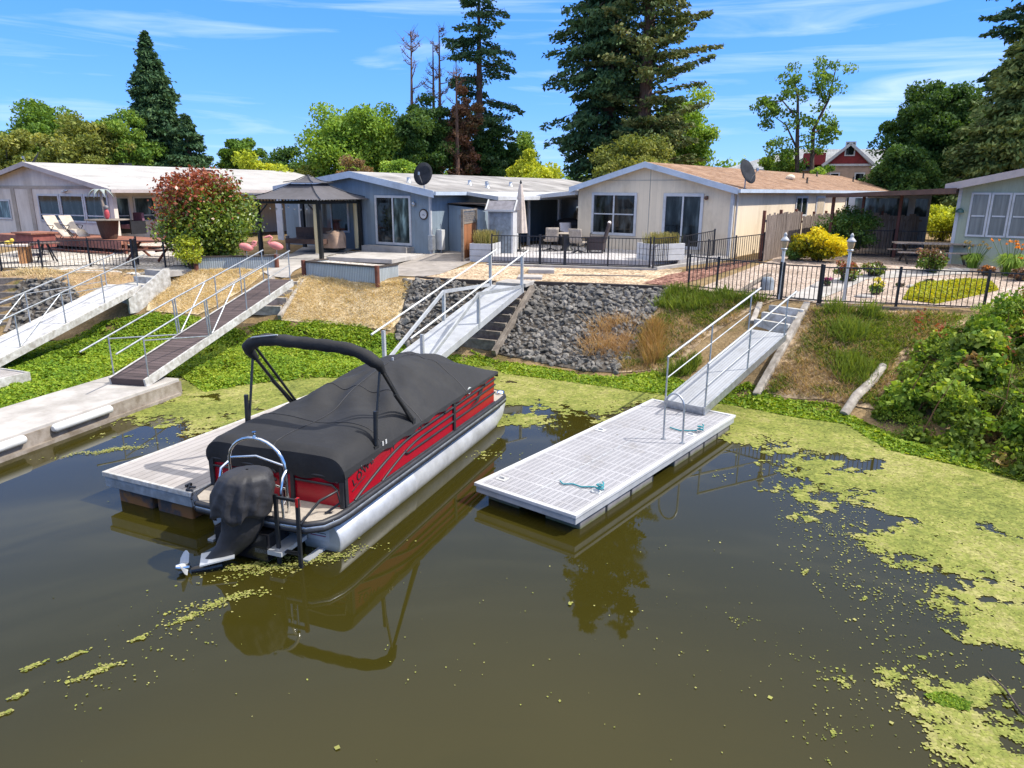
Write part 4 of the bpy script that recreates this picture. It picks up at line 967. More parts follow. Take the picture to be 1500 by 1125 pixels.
# ---- white house (left)
HZ = 2.1
ho = PZ(172, 345, 2.65); HF = Fr(ho.x, ho.y, 28)
eR, pk = HF.pl(160, 277, 'y', -.4), HF.pl(33, 237, 'y', -.4)
hw, _, _ = house('white_house', 'pale house with white roof behind the red deck', HF, HZ, -12.6, -1.6, 17, (pk.x, pk.z), (.5, eR.z), (-13.0, eR.z - .1), M['whitewall'], M['roofwhite'], M['fasciatan'], .4, .2)
m = MB(); m.bx(-1.599, 0, 0, .2, -.4, eR.z - HZ + .02, M['whitewall']); m.build('front_wall', hw)
zt, zb = HF.pl(54, 284, 'y', 0).z, HF.pl(158, 328, 'y', 0).z
us = [54, 86.5, 122, 158]
for k in range(3):
    a, b = HF.pl(us[k], 284, 'y', 0).x, HF.pl(us[k + 1], 284, 'y', 0).x; win(hw, HF, HZ, 'f', (a + .03, b - .03, zb, zt), 1, 2, .09, hsplit=[.22])
a, b = HF.pl(-8, 292, 'y', 0), HF.pl(14, 292, 'y', 0); win(hw, HF, HZ, 'f', (a.x, b.x, a.z - 1.0, a.z), 1, 1, .08, M['glassgreen'])
zz = HF.pl(33, 274, 'y', 0).z - HZ
m = MB(); m.bx(-12.5, -.05, -.03, -.003, zz - .07, zz + .07, M['whitetrim2'])
for u in (22, 47): x = HF.pl(u, 300, 'y', 0).x; m.bx(x - .17, x + .17, -.035, -.004, 0, zz - .071, M['whitetrim2'])
m.build('wall_trim', hw)
us = [172, 203, 216, 236]
for y0, y1 in ((.5, 1.9), (2.1, 3.3), (3.5, 4.7), (4.9, 6.1)): win(hw, HF, HZ, 'r', (y0, y1, zb, zt - .1), 1, 2, .08, M['glassgreen'], hsplit=[.22], xo=-1.6)
m = MB(); m.bx(.5, 3.0, 6.5, 17, eR.z - HZ - .28, eR.z - HZ - .18, M['roofwhite']); m.build('porch_roof', hw)
for x, y, w_ in ((-7.5, 6, .5), (-4.5, 9, .8), (-3.2, 8.3, .8)):
    z = pk.z + (eR.z - pk.z) * max(0, (x - pk.x)) / (.5 - pk.x) - HZ; m = MB(); m.box((x, y, z + .1), (w_, .5, .12), M['dish']); m.build('skylight', hw)
p = HF.pl(62, 246, 'y', .6)
dish_thing('dark satellite dish on the ridge of the white roofed house', HF.w(p.x, .3, p.z - .15), (-.65, -.45, .55), .42, .45)
m = MB(); q = HF.pl(96, 281, 'y', 0); m.ell((q.x, -.1, q.z - HZ), (.09, .1, .07), M['white']); m.ell((q.x + .3, -.15, q.z - HZ + .06), (.16, .05, .05), M['galv']); m.build('wall_lamp', hw)

# ---- sage green house (right)
GZ0 = 2.25
g0 = PZ(1388, 388, GZ0); GF = Fr(g0.x, g0.y, 37.5)
eL = GF.pl(1385, 270, 'y', -.4)
fr_ = GF.pl(1500, 247, 'y', -.4); sl_ = (fr_.z - eL.z) / (fr_.x - eL.x)
gh, _, _ = house('green_house', 'sage green house with white framed triple window at the right edge', GF, GZ0, 0, 8, 16, (4, eL.z + sl_ * (4 - eL.x)), (8.4, eL.z), (eL.x, eL.z), M['greenwall'], M['roofgrey'], M['fasciatan'], .4, .24, gutter=False)
a, b = GF.pl(1424, 282, 'y', 0), GF.pl(1413, 346, 'y', 0)
c_ = GF.pl(1453, 283, 'y', 0).x; w_ = c_ - a.x
for k in range(3): win(gh, GF, GZ0, 'f', (a.x + k * (w_ + .02), a.x + k * (w_ + .02) + w_, b.z, a.z), 1, 2, .065, M['curtain'], hsplit=[.47])
m = MB(); m.bx(-.02, .09, -.03, .1, -.3, eL.z - GZ0 - .05, M['trimw']); m.build('corner_trim', gh)
p = GF.pl(1407, 308, 'y', 0); m = MB(); m.lathe([(.13, -.08), (.12, 0), (.06, .06), (.02, .08)], (p.x, -.12, p.z - GZ0), pm('green_lamp', (.03, .09, .08), .4), 12); m.build('wall_lamp', gh)
# carport between the beige and green houses
cp = thing('carport', 'low brown carport roof on rusty posts left of the green house', 'carport', GF.w(0, 0, GZ0), frame_dir(37.5))
z1 = eL.z - GZ0 - .12
m = MB(); m.prism([(-.05, -.6, z1), (-4.6, .2, z1 - .25), (-4.6, .2, z1 - .38), (-.05, -.6, z1 - .2)], (0, 11, 0), M['brownmetal']); m.build('roof', cp)
for x, y in ((-4.4, .7), (-2.1, 1.6), (-4.4, 6), (-4.4, 10.5)):
    m = MB(); m.bx(x - .055, x + .055, y - .055, y + .055, -.2, z1 - .27 + (x + 4.4) * .03, pm('rusty_post', (.14, .045, .03), .7)); m.build('post', cp)
# wall behind the carport with a long window
kb = thing('carport_wall', 'pale wall with dark window band behind the carport', 'wall', GF.w(-3.2, 7.5, GZ0), frame_dir(37.5))
m = MB(); m.bx(-2.2, 1.3, 0, .12, -.2, 2.45, M['white']); m.build('panel', kb); m = MB(); m.bx(-1.9, .4, -.02, -.003, 1.5, 2.3, M['glassgreen']); m.bx(.7, 1.2, -.02, -.003, 1.5, 2.3, M['glassgreen']); m.build('pane', kb)

# ---- distant red gabled building
q0 = PY(1240, 262, 78); 
rb = thing('gabled_building', 'distant tan and red gabled building with grey roof between the trees', 'building', (q0.x, q0.y, 2.3), R(-20))
M['redshingle'] = pm('red_shingle_wall', (.22, .025, .025), .8, 0, .15, 6); M['tanwall'] = pm('tan_wall', (.42, .30, .22), .8, 0, .08, 3)
hgt = PY(1240, 209, 78).z - 2.3; base = PY(1240, 240, 78).z - 2.3; hw2 = (PY(1272, 250, 78).x - PY(1211, 250, 78).x) / 2
m = MB(); m.bx(-hw2, hw2, 0, 8, -1, base, M['tanwall']); m.bx(-12, 14, 4, 14, -1, base - .5, M['tanwall']); m.build('wall', rb)
m = MB(); m.prism([(-hw2, -.05, base), (hw2, -.05, base), (0, -.05, hgt - .2)], (0, 6, 0), M['redshingle']); m.bx(-hw2 - 2.2, -hw2, 1.5, 6, base, base + 1.2, M['redshingle']); m.build('gable', rb)
m = MB(); m.prism([(-hw2 - .3, -.3, base - .1), (0, -.3, hgt), (0, -.3, hgt - .25), (-hw2 - .1, -.3, base - .3)], (0, 8, 0), M['roofdist']); m.prism([(hw2 + .3, -.3, base - .1), (0, -.3, hgt), (0, -.3, hgt - .25), (hw2 + .1, -.3, base - .3)], (0, 8, 0), M['roofdist'])
m.prism([(-13, 3.6, base - .6), (15, 3.6, base - .6), (13, 9, hgt - .5), (-5.5, 9, hgt - .3)], (0, 0, .2), M['roofdist']); m.build('roof', rb)
m = MB()
for s in (-1, 1): m.bar((s * (hw2 + .35), -.34, base - .2), (0, -.34, hgt - .1), .04, .28, M['white'])
m.bx(-hw2 - .2, hw2 + .2, -.12, -.06, base - .22, base, M['white']); m.build('gable_trim', rb)
for x, z0_, z1_ in ((0, base + .9, base + 2.1), (-1.2, base - 2.3, base - 1), (1.2, base - 2.3, base - 1)):
    m = MB(); m.bx(x - .5, x + .5, -.12, -.055, z0_ - .12, z1_ + .12, M['white']); o = m.build('window', rb); m = MB(); m.bx(x - .36, x + .36, -.14, -.125, z0_, z1_, M['glass']); m.build('pane', o)
# ------------------------------------------------------------------ fences
def picket_fence(name, label, pts, hgt=1.1, pitch=.12, mat=None, z=None, post=True, cat='fence', rails=(.06, -.02)):
    """iron fence through world points; each span is a panel of rails and pickets between posts"""
    mat = mat or M['iron']; P0 = [Vector(p) for p in pts]
    t = thing(name, label, cat, P0[0], 0)
    o = P0[0]
    for i, p in enumerate(P0):
        if post:
            m = MB(); q = p - o; m.bx(q.x - .026, q.x + .026, q.y - .026, q.y + .026, q.z - .2, q.z + hgt + .05, mat); m.build('post', t)
    for a, b in zip(P0, P0[1:]):
        d = b - a; n = max(2, int(d.length / pitch)); m = MB(); up = Vector((0, 0, 1))
        m.bar(a - o + up * (hgt + rails[1]), b - o + up * (hgt + rails[1]), .035, .03, mat); m.bar(a - o + up * .08, b - o + up * .08, .035, .03, mat)
        for k in range(1, n):
            q = a + d * (k / n) - o; m.bar(q + up * .095, q + up * (hgt + rails[1] - .016), .016, .016, mat, up=(d.x, d.y, 0))
        m.build('panel', t)
    return t
def span(a, b, n): return [Vector(a).lerp(Vector(b), k / n) for k in range(n + 1)]
def up(p, z): return Vector((p[0], p[1], z))

# deck of the beige house
DZ = 2.36
dA, dB = PZ(718, 386, 2.12), PZ(955, 393, 2.12); dC = BF.w(0, -.02, 0); dD = BF.w(eL.x * 0 - 8.2, -.02, 0)
deck = thing('house_deck', 'pale grey raised deck with curb in front of the beige house', 'deck', (0, 0, 0), 0)
M['palevinyl'] = planks('pale_deck_boards', (.46, .44, .44), 0, .16, .6, .08, .06)
ins = Vector((.03, .32, 0))
m = MB(); m.prism([up(dA + ins, DZ - .22), up(dB + ins, DZ - .22), up(dC, DZ - .22), up(BF.w(-7.4, -.02), DZ - .22), up(BF.w(-9.5, -.02), DZ - .22)], (0, 0, .22), M['palevinyl']); m.build('platform', deck)
m = MB(); m.bar(up(dA + Vector((-.1, -.12, 0)), 2.02), up(dB + Vector((.15, -.12, 0)), 2.02), .28, .24, M['concrete']); m.bar(up(dB + Vector((.1, -.1, 0)), 2.05), up(dC + Vector((-.1, -.3, 0)), 2.2), .2, .24, M['concrete']); m.build('curb', deck)
m = MB()
s0 = PZ(800, 378, 2.2)
for k in range(2): m.box((s0.x, s0.y + .25 + k * .3, 2.16 + .09 * k), (.95, .3, .16), M['timberdk'])
m.build('step', deck)
fpts = [up(PZ(u, v, 2.12), 2.13) for u, v in ((720.5, 385.5), (790, 387.5))]
picket_fence('iron_fence', 'short black iron fence on the curb right of the white planter box', fpts, 1.05)
fpts = [up(PZ(u, v, 2.12), 2.13) for u, v in ((828, 389), (890, 391), (951, 393))]
picket_fence('iron_fence', 'black iron fence along the front of the pale deck', fpts, 1.05)
g0_, g1_ = up(PZ(791.5, 387.6, 2.12), 2.13), up(PZ(826, 389, 2.12), 2.13)
picket_fence('iron_gate', 'black iron gate in the deck fence beside the patio chairs', [g0_, g1_], 1.05, cat='gate')
fpts = [up(PZ(u, v, 2.14), 2.15) for u, v in ((956, 393), (1000, 387))] + [up(BF.w(-.5, -.35), 2.3)]
picket_fence('iron_fence', 'black iron fence from the deck corner to the beige house corner', fpts, 1.05)
# side run from the bank towards the wooden fence
fpts = [up(G(1006, 398), GZ(*G(1006, 398)[:2])), G(1035, 396), G(1075, 389), G(1116, 383)]
picket_fence('iron_fence', 'black iron fence between the mulch bed and the wooden board fence', fpts, 1.05)
# front run on the right
pr_ = [G(1008, 422), G(1049, 427), G(1139, 438)]
picket_fence('iron_fence', 'black iron fence on the bank edge left of the white lamp post gate', pr_, .98)
picket_fence('iron_gate', 'black iron garden gate at the top of the grey steps', [G(1144, 439), G(1198, 444)], .98, cat='gate')
picket_fence('iron_fence', 'long black iron fence along the flower garden on the right', [G(1201, 445), G(1312, 449), G(1440, 455), G(1560, 464)], .98)
# left yard
picket_fence('iron_fence', 'black iron fence across the white gravel yard on the left', [G(-40, 396), G(3, 396), G(63, 394), G(133, 391), G(196, 392)], 1.0)
picket_fence('iron_gate', 'open black iron gate near the white box sided steps', [G(197, 393), G(203, 388)], 1.02, cat='gate')
picket_fence('iron_fence', 'short black iron fence beside the red tipped shrub', [G(243, 393), G(272, 392)], 1.0)
# fence under the carport
picket_fence('iron_fence', 'black iron fence in the shade under the carport', [GF.w(-4.3, .75, GZ0 + .05), GF.w(-2.2, 1.65, GZ0 + .05), GF.w(-.1, 2.4, GZ0 + .05)], 1.05)

# wooden board fences
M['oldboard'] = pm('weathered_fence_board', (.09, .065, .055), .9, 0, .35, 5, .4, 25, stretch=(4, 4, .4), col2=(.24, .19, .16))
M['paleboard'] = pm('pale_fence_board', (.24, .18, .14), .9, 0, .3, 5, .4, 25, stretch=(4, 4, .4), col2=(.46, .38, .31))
M['redpost'] = pm('red_brown_post', (.15, .05, .03), .85, 0, .2, 6)
def board_fence(label, a, b, h, bw, mat, lean=0, gap=.012, hvar=.06, seed=0):
    a, b = Vector(a), Vector(b); d = b - a; L_ = d.length; u = d.normalized(); nrm = Vector((u.y, -u.x, 0)); r_ = random.Random(seed)
    t = thing('board_fence', label, 'fence', a, math.atan2(d.y, d.x)); n = int(L_ / bw); m = MB(); slope = d.z / L_
    for k in range(n):
        hh = h + r_.uniform(-hvar, hvar); x0 = k * bw; tl = r_.uniform(-.02, .02)
        m.box((x0 + bw / 2, r_.uniform(-.008, .008), slope * x0 + hh / 2 - .05), (bw - gap, .02, hh), mat, ry=tl)
    m.build('boards', t)
    for z in (.35, h - .35):
        m = MB(); m.bx(0, L_, .015, .06, z, z + .09, mat); m.build('rail', t)
    for x in np.arange(.02, L_, 1.9):
        m = MB(); m.bx(x - .05, x + .05, .061, .16, -.3, h + .08, M['redpost']); m.build('post', t)
    return t
wf0, wf1 = PZ(1117, 384, 2.22), PZ(1192, 372, 2.28)
d_ = BF.d
wfa = Vector((wf0.x, wf0.y, 2.2)); wfb = wfa + Vector((d_[0], d_[1], 0)) * 4.2
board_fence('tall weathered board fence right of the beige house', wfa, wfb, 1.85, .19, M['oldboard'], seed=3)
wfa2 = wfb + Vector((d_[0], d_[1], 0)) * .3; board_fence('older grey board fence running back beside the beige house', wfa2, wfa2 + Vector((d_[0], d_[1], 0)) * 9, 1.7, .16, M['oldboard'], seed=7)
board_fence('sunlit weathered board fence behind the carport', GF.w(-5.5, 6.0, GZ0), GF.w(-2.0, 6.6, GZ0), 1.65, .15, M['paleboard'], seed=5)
pa, pb = PZ(678, 383.5, 2.12), PZ(709, 372, 2.15)
M['cedar'] = planks('cedar_boards', (.30, .125, .055), 0, .14, .7, .2, .05)
ps = thing('privacy_screen', 'cedar privacy screen with lattice top beside the white planter', 'screen', pa, math.atan2((pb - pa).y, (pb - pa).x))
Lp = min((pb - pa).length, 2.0)
m = MB(); m.bx(.09, Lp - .09, -.012, .012, .1, 1.42, M['cedar']); m.build('board_panel', ps)
m = MB(); 
for x in (0, Lp): m.bx(x - .045, x + .045, -.045, .045, -.2, 1.98, M['timber'])
for z in (1.42, 1.9): m.bx(.046, Lp - .046, -.03, .03, z, z + .06, M['timber'])
m.build('frame', ps)
m = MB(); nn = 14
for k in range(nn): 
    x = .06 + (Lp - .12) * k / (nn - 1); m.bar((x, 0, 1.485), (min(x + .36, Lp - .06), 0, 1.485 + min(.36, Lp - .06 - x) + .02), .025, .008, M['timber'], up=(0, 1, 0)); m.bar((x, .009, 1.485), (max(x - .36, .06), .009, 1.485 + min(.36, x - .06) + .02), .025, .008, M['timber'], up=(0, 1, 0))
m.build('lattice', ps)

# planter boxes with ornamental grass are in the plants section; the boxes themselves:
def planter(label, u0, v0, u1, v1, z, dep, h, mat, head):
    a = PZ(u0, v0, z); b = PZ(u1, v1, z); t = thing('planter_box', label, 'planter', a, math.atan2((b - a).y, (b - a).x)); w_ = (b - a).length
    m = MB()
    for x0, x1, y0, y1 in ((0, w_, 0, .05), (0, w_, dep - .05, dep), (0, .05, .051, dep - .051), (w_ - .05, w_, .051, dep - .051)):
        for k in range(3): m.bx(x0, x1, y0, y1, h * k / 3 + .006, h * (k + 1) / 3 - .006, mat)
    m.build('box', t, bevel=.008)
    m = MB(); m.bx(.06, w_ - .06, .06, dep - .06, .1, h - .08, M['earth']); m.build('soil', t)
    return t, w_
pl1, w1 = planter('pale planter box with dry ornamental grass beside the cedar screen', 688, 384, 721, 385, 2.1, 1.7, .72, M['trimw'], 0)
pl2, w2 = planter('pale planter box with ornamental grass on the deck corner', 955, 383, 1002, 381, 2.34, 1.0, .62, M['trimw'], 0)

# deck furniture
um = PZ(757, 372, DZ); us_ = thing('closed_umbrella', 'closed beige patio umbrella standing on the deck', 'umbrella', up(PZ(762, 368, DZ), DZ), 0)
m = MB(); m.tube([(0, 0, 0), (0, 0, 2.72)], .024, M['black'], 8); m.lathe([(.3, 0), (.3, .05), (.06, .09), (.04, .3)], (0, 0, 0), M['black']); m.build('pole', us_)
m = MB()
def umb(u, v):
    a = 2 * math.pi * u; z = 2.7 - 1.95 * v; r = .05 + .22 * v ** .7 + .03 * math.sin(a * 8) * v; return (r * math.cos(a), r * math.sin(a), z)
m.grid(umb, 48, 14, M['cover']); m.lathe([(.03, 0), (.05, .05), (.01, .16)], (0, 0, 2.7), M['black'], 8); m.build('canopy', us_)
db = thing('deck_box', 'white storage cabinet with pitched grey lid left of the closed umbrella', 'cabinet', Vector((PY(716, 330, 29.2).x, 29.2, 2.2)), R(-14))
m = MB(); m.bx(-.03, 1.0, 0, .7, 0, 1.82, M['trimw']); m.build('body', db); m = MB(); m.bx(.03, .92, -.03, -.003, .1, 1.76, M['dockblue']); m.build('door', db)
m = MB(); m.prism([(-.1, -.10, 1.84), (-.1, .35, 2.2), (-.1, .80, 1.84)], (1.18, 0, 0), pm('grey_lid', (.19, .18, .20), .7)); m.build('lid', db)
m = MB()
for x in (-.1, 1.08): m.bar((x, -.14, 1.82), (x, .35, 2.23), .05, .06, M['white'])
m.bx(-.1, 1.08, -.15, -.105, 1.79, 1.87, M['white']); m.build('lid_trim', db)
def patio_chair(label, u, v, rz, hgt=.98, mat=None, z=None):
    p = up(PZ(u, v, DZ), DZ); t = thing('patio_chair', label, 'chair', p, rz, 'patio chairs around the deck table')
    mt = mat or M['sling']
    m = MB(); m.box((0, 0, .44), (.54, .52, .06), mt); m.build('seat', t, bevel=.02)
    m = MB(); m.grid(lambda a, b: ((a - .5) * .54, .26 + .14 * b, .46 + (hgt - .46) * b), 4, 5, mt); m.build('backrest', t, solid=.05)
    m = MB()
    for s in (-1, 1): m.tube([(s * .29, -.24, .0), (s * .29, -.2, .62), (s * .29, .1, .66), (s * .29, .34, .62)], .018, M['iron'], 6)
    m.build('armrest', t)
    m = MB()
    for k in range(5):
        a = 2 * math.pi * k / 5; m.bar((0, 0, .12), (.3 * math.cos(a), .3 * math.sin(a), .03), .04, .04, M['iron'])
    m.tube([(0, 0, .1), (0, 0, .42)], .03, M['iron'], 8); m.build('swivel_base', t)
    return t
M['sling'] = pm('taupe_sling_fabric', (.33, .28, .23), .8, 0, .2, 14); M['cushion'] = pm('pale_cushion', (.60, .55, .54), .85, 0, .08, 5); M['wicker'] = pm('dark_wicker', (.045, .03, .032), .7, 0, .35, 40)
patio_chair('taupe sling patio chair turned away from the water, nearest the umbrella', 806, 368, R(188))
patio_chair('taupe sling patio chair facing the table, nearest the wicker armchair', 847, 371, R(150))
patio_chair('pale cushioned patio chair behind the table', 832, 360, R(20), 1.02, M['cushion'])
patio_chair('taupe patio chair behind the table with a beige back', 858, 362, R(-30), .95)
tb = thing('patio_table', 'round patio table with dark pedestal among the deck chairs', 'table', up(PZ(830, 367, DZ), DZ), 0)
m = MB(); m.lathe([(.01, .70), (.58, .70), (.6, .715), (.58, .73), (.01, .73)], (0, 0, 0), M['sling'], 24); m.build('table_top', tb); m = MB(); m.lathe([(.28, 0), (.28, .05), (.2, .1), (.2, .6), (.26, .69)], (0, 0, 0), M['black']); m.build('pedestal', tb)
wc = thing('wicker_armchair', 'dark wicker high backed armchair under the double window', 'armchair', up(PZ(873, 370, DZ), DZ), R(75))
m = MB(); m.bx(-.35, .35, -.35, .35, .12, .42, M['wicker']); m.build('seat_box', wc, bevel=.03); m = MB(); m.grid(lambda a, b: ((a - .5) * .68 * (1 - .12 * b), -.30 - .22 * b, .40 + .82 * b), 6, 8, M['wicker']); m.build('backrest', wc, solid=.09)
m = MB(); m.ell((0, -.5, 1.2), (.3, .07, .08), M['cushion']); m.build('head_cushion', wc)
for s in (-1, 1):
    m = MB(); m.bx(min(s * .27, s * .36), max(s * .27, s * .36), -.3, .32, .42, .64, M['wicker']); m.build('armrest', wc, bevel=.03)
    for y in (-.3, .3): m = MB(); m.bx(s * .3 - .03, s * .3 + .03, y - .03, y + .03, 0, .12, M['timberdk']); m.build('leg', wc)
gl_ = thing('covered_grill', 'black covered grill under the porch roof', 'grill', BF.w(-8.6, 1.5, 2.3), R(-30))
m = MB(); m.ell((0, 0, .95), (.75, .4, .3), M['nylon']); m.bx(-.7, .7, -.36, .36, 0, .9, M['nylon']); m.build('cover', gl_, bevel=.05)
# steps, stepping slabs and edging of the centre property
def slab(name, label, u0, v0, u1, v1, z, dep, h, mat, cat):
    a, b = PZ(u0, v0, z), PZ(u1, v1, z); c_ = (b - a); o = MB(); L_ = c_.length
    o.bx(0, L_, 0, dep, -h, 0, mat); ob = o.build(name, bevel=.012); ob.location = (a.x, a.y, z); ob.rotation_euler = (0, 0, math.atan2(c_.y, c_.x)); return tag(ob, label, cat)
slab('concrete_step', 'upper concrete step below the deck gate', 774, 395, 812, 395.5, 2.13, .8, .14, M['concretelt'], 'step')
slab('concrete_step', 'lower concrete step above the truss gangway', 758, 405.5, 794, 406, 2.05, .75, .14, M['concretelt'], 'step')
slab('edging_timber', 'low timber edging below the deck curb', 825, 402, 946, 404, 2.03, .16, .1, M['timber'], 'edging')
slab('landing_slab', 'small brown landing at the top of the truss gangway', 726, 413, 770, 415.5, 1.985, .9, .12, M['concrete'], 'landing')
def edging(label, pts, mat=None, w_=.16, h=.26, dz=.06):
    m = MB()
    for a, b in zip(pts, pts[1:]): m.bar(Vector(a) + Vector((0, 0, dz - h / 2)), Vector(b) + Vector((0, 0, dz - h / 2)), w_, h, mat or M['timberdk'])
    return tag(m.build('edging_timber'), label, 'edging')
edging('dark timber edging along the top of the grey rocks right of the truss gangway', [G(774, 414.5), G(860, 417), G(984, 422)])
edging('dark timber edging along the top of the grey rocks left of the truss gangway', [G(610, 407), G(660, 411), G(726, 414)])
edging('dark edging beam under the long iron fence on the right', [G(1196, 447), G(1310, 452), G(1375, 455)], M['timber'], .16, .3, .04)

# blue house yard: corrugated raised beds
M['corr'] = planks('corrugated_steel', (.40, .44, .45), 'h', .075, .5, .12, .5, 1.0, .4, .62, .9)
def raised_bed(label, a, b, dep, h, zt):
    a, b = Vector(a), Vector(b); d = b - a; L_ = d.length; t = thing('raised_bed', label, 'raised bed', up(a, zt - h), math.atan2(d.y, d.x))
    m = MB(); m.bx(0, L_, 0, .03, 0, h - .03, M['corr']); m.bx(0, .03, .031, dep, 0, h - .03, M['corr']); m.bx(L_ - .03, L_, .031, dep, 0, h - .03, M['corr']); m.build('metal_side', t)
    m = MB(); m.bx(-.04, L_ + .04, -.04, .05, h - .03, h + .02, M['timberdk']); m.bx(-.04, .04, .051, dep, h - .03, h + .02, M['timberdk']); m.bx(L_ - .04, L_ + .04, .051, dep, h - .03, h + .02, M['timberdk']); m.build('rim', t)
    for x in (-.05, L_ + .05):
        m = MB(); m.tube([(x, -.03, -.1), (x, -.03, h + .04)], .08, M['redpost'], 10); m.build('corner_post', t)
    m = MB(); m.bx(.05, L_ - .05, .06, dep, h * .5, h - .06, M['gravw']); m.build('gravel_fill', t)
raised_bed('corrugated metal raised bed under the two pink flamingos', PZ(290, 394, 1.98), PZ(404, 391, 2.0), 1.0, .5, 2.42)
raised_bed('corrugated metal raised bed above the dry grass slope', PZ(448, 401, 1.95), PZ(552, 411, 1.93), 1.1, .55, 2.38)

def flamingo(label, u, v, bend, h=.66):
    p = PZ(u, v, 2.36); t = thing('flamingo', label, 'garden ornament', p, R(15)); pk_ = M['pink']
    m = MB()
    for y in (-.03, .04): m.tube([(0, y, 0), (.01, y, h * .5)], .012, M['galv'], 6)
    m.build('legs', t)
    m = MB(); m.ell((0, 0, h * .6), (.26, .12, .14), pk_, M=Matrix.Rotation(R(18), 4, 'Y').to_3x3())
    if bend: nk = [(.2, 0, h * .6), (.32, 0, h * .75), (.36, 0, h * .88), (.27, 0, h * .90), (.22, 0, h * .82), (.3, 0, h * .72), (.36, 0, h * .66)]
    else: nk = [(-.2, 0, h * .64), (-.27, 0, h * .78), (-.17, 0, h * .9), (-.12, 0, h * 1.0), (-.2, 0, h * 1.07), (-.3, 0, h * 1.03), (-.42, 0, h * .99)]
    m.tube(nk, [.06, .045, .04, .04, .045, .04, .015], pk_, 8); m.build('body', t)
M['pink'] = pm('flamingo_pink', (.58, .20, .19), .6, 0, .15, 6)
flamingo('pink flamingo ornament bending its neck beside the red tipped shrub', 362, 378, True)
flamingo('pink flamingo ornament with raised head beside the gazebo', 406, 378, False, .74)
# gazebo
M['drape'] = pm('cream_curtain', (.56, .46, .27), .85, 0, .15, 3, stretch=(8, 8, .3))
gA, gB = PZ(383, 369, 2.25), PZ(471, 373, 2.25); ex = (gB - gA); wG = ex.length; ga = math.atan2(ex.y, ex.x)
gz = thing('gazebo', 'black gazebo with two tier grey canopy in front of the blue house', 'gazebo', gA, ga); GH = 2.12
M['canopy'] = pm('charcoal_canopy', (.085, .08, .088), .8, 0, .12, 5)
for x in (0, wG):
    for y in (0, 2.9):
        m = MB(); m.bx(x - .07, x + .07, y - .07, y + .07, -.2, GH, M['black']); m.build('post', gz)
m = MB()
for y in (0, 2.9): m.bx(.071, wG - .071, y - .04, y + .04, GH - .14, GH - .06, M['black'])
for x in (0, wG): m.bx(x - .04, x + .04, .071, 2.829, GH - .14, GH - .06, M['black'])
for y in (0, 2.9):
    for k in range(18): m.bx(.15 + k * (wG - .3) / 17 - .012, .15 + k * (wG - .3) / 17 + .012, y - .02, y + .02, GH - .06, GH + .05, M['black'])
for x, s in ((0, 1), (wG, -1)): m.bar((x + s * .07, 0, GH - .55), (x + s * .5, 0, GH - .16), .03, .05, M['black'])
m.build('frame', gz)
o_ = .42; cxg, cyg = wG / 2, 1.45
def tier(z0_, z1_, x0, x1, y0, y1, fx, fy, name):
    m = MB(); b4 = [(x0, y0, z0_), (x1, y0, z0_), (x1, y1, z0_), (x0, y1, z0_)]; t4 = [(cxg + (p[0] - cxg) * fx, cyg + (p[1] - cyg) * fy, z1_) for p in b4]
    for i in range(4):
        j = (i + 1) % 4; A_, B_, C_, D_ = [Vector(p) for p in (b4[i], b4[j], t4[j], t4[i])]
        def f(u, v, A_=A_, B_=B_, C_=C_, D_=D_):
            p = A_.lerp(B_, u).lerp(D_.lerp(C_, u), v); p.z -= .10 * math.sin(math.pi * v) * .8; return p
        m.grid(f, 6, 6, M['canopy'])
    for i in range(4): m.tube([Vector(b4[i]) + Vector((0, 0, .015)), Vector(b4[i]).lerp(Vector(t4[i]), .5) + Vector((0, 0, -.06)), Vector(t4[i]) + Vector((0, 0, .015))], .018, M['black'], 6)
    m.build(name, gz)
tier(GH + .04, GH + .64, -o_, wG + o_, -o_, 2.9 + o_, .26, .26, 'lower_canopy'); tier(GH + .70, GH + 1.0, cxg - .75, cxg + .75, cyg - .7, cyg + .7, .02, .02, 'upper_canopy')
m = MB()
for x, y, s in ((wG - .02, 2.83, 0), (wG, .0, 0)):
    m.grid(lambda a, b, x=x, y=y: (x - .16 + .07 * math.cos(2 * math.pi * a) * (1.5 - abs(b - .45) * .6), y - .02 + .07 * math.sin(2 * math.pi * a), .05 + (GH - .2) * b), 10, 10, M['drape'])
m.build('curtain', gz)
m = MB(); 
for k in range(9): m.ell((.3 + k * (wG - .6) / 8, .05, GH - .26 - .1 * math.sin(math.pi * (k % 4) / 4)), (.035, .035, .05), M['white'], 8, 5)
m.build('string_lights', gz)
# covered furniture under the gazebo
sf = thing('outdoor_sofa', 'grey outdoor sofa under the gazebo', 'sofa', gA + Vector((.75, .9, 0)), ga)
m = MB(); m.bx(0, 1.75, 0, .75, .3, .5, M['brownmetal']); m.bx(0, 1.75, .76, .95, .3, .95, M['brownmetal']); m.build('frame', sf); 
for x in (.06, 1.69):
    m = MB(); m.bx(x - .06, x + .06, .02, .14, 0, .62, M['dockgrey']); m.build('leg', sf)
cg = thing('covered_barbecue', 'barbecue under a rumpled beige cover beside the gazebo post', 'barbecue', PZ(488, 366, 2.26), ga)
m = MB(); m.grid(lambda a, b: ((.62 - .18 * b ** 3 + .09 * (.5 - abs(math.sin(9 * a * math.pi + 2 * b))) * (1.1 - b)) * math.cos(2 * math.pi * a), (.40 - .14 * b ** 3 + .04 * math.sin(10 * a * math.pi)) * math.sin(2 * math.pi * a), .1 + (.66 + .07 * math.sin(2 * math.pi * a + 1)) * math.sin(b * math.pi / 2)), 64, 14, pm('rumpled_beige_cover', (.42, .28, .19), .85, 0, .15, 4, .4, 9)); m.ell((0, 0, .76), (.4, .24, .10), pm('rumpled_cover_top', (.42, .28, .19), .85)); m.build('cover', cg)
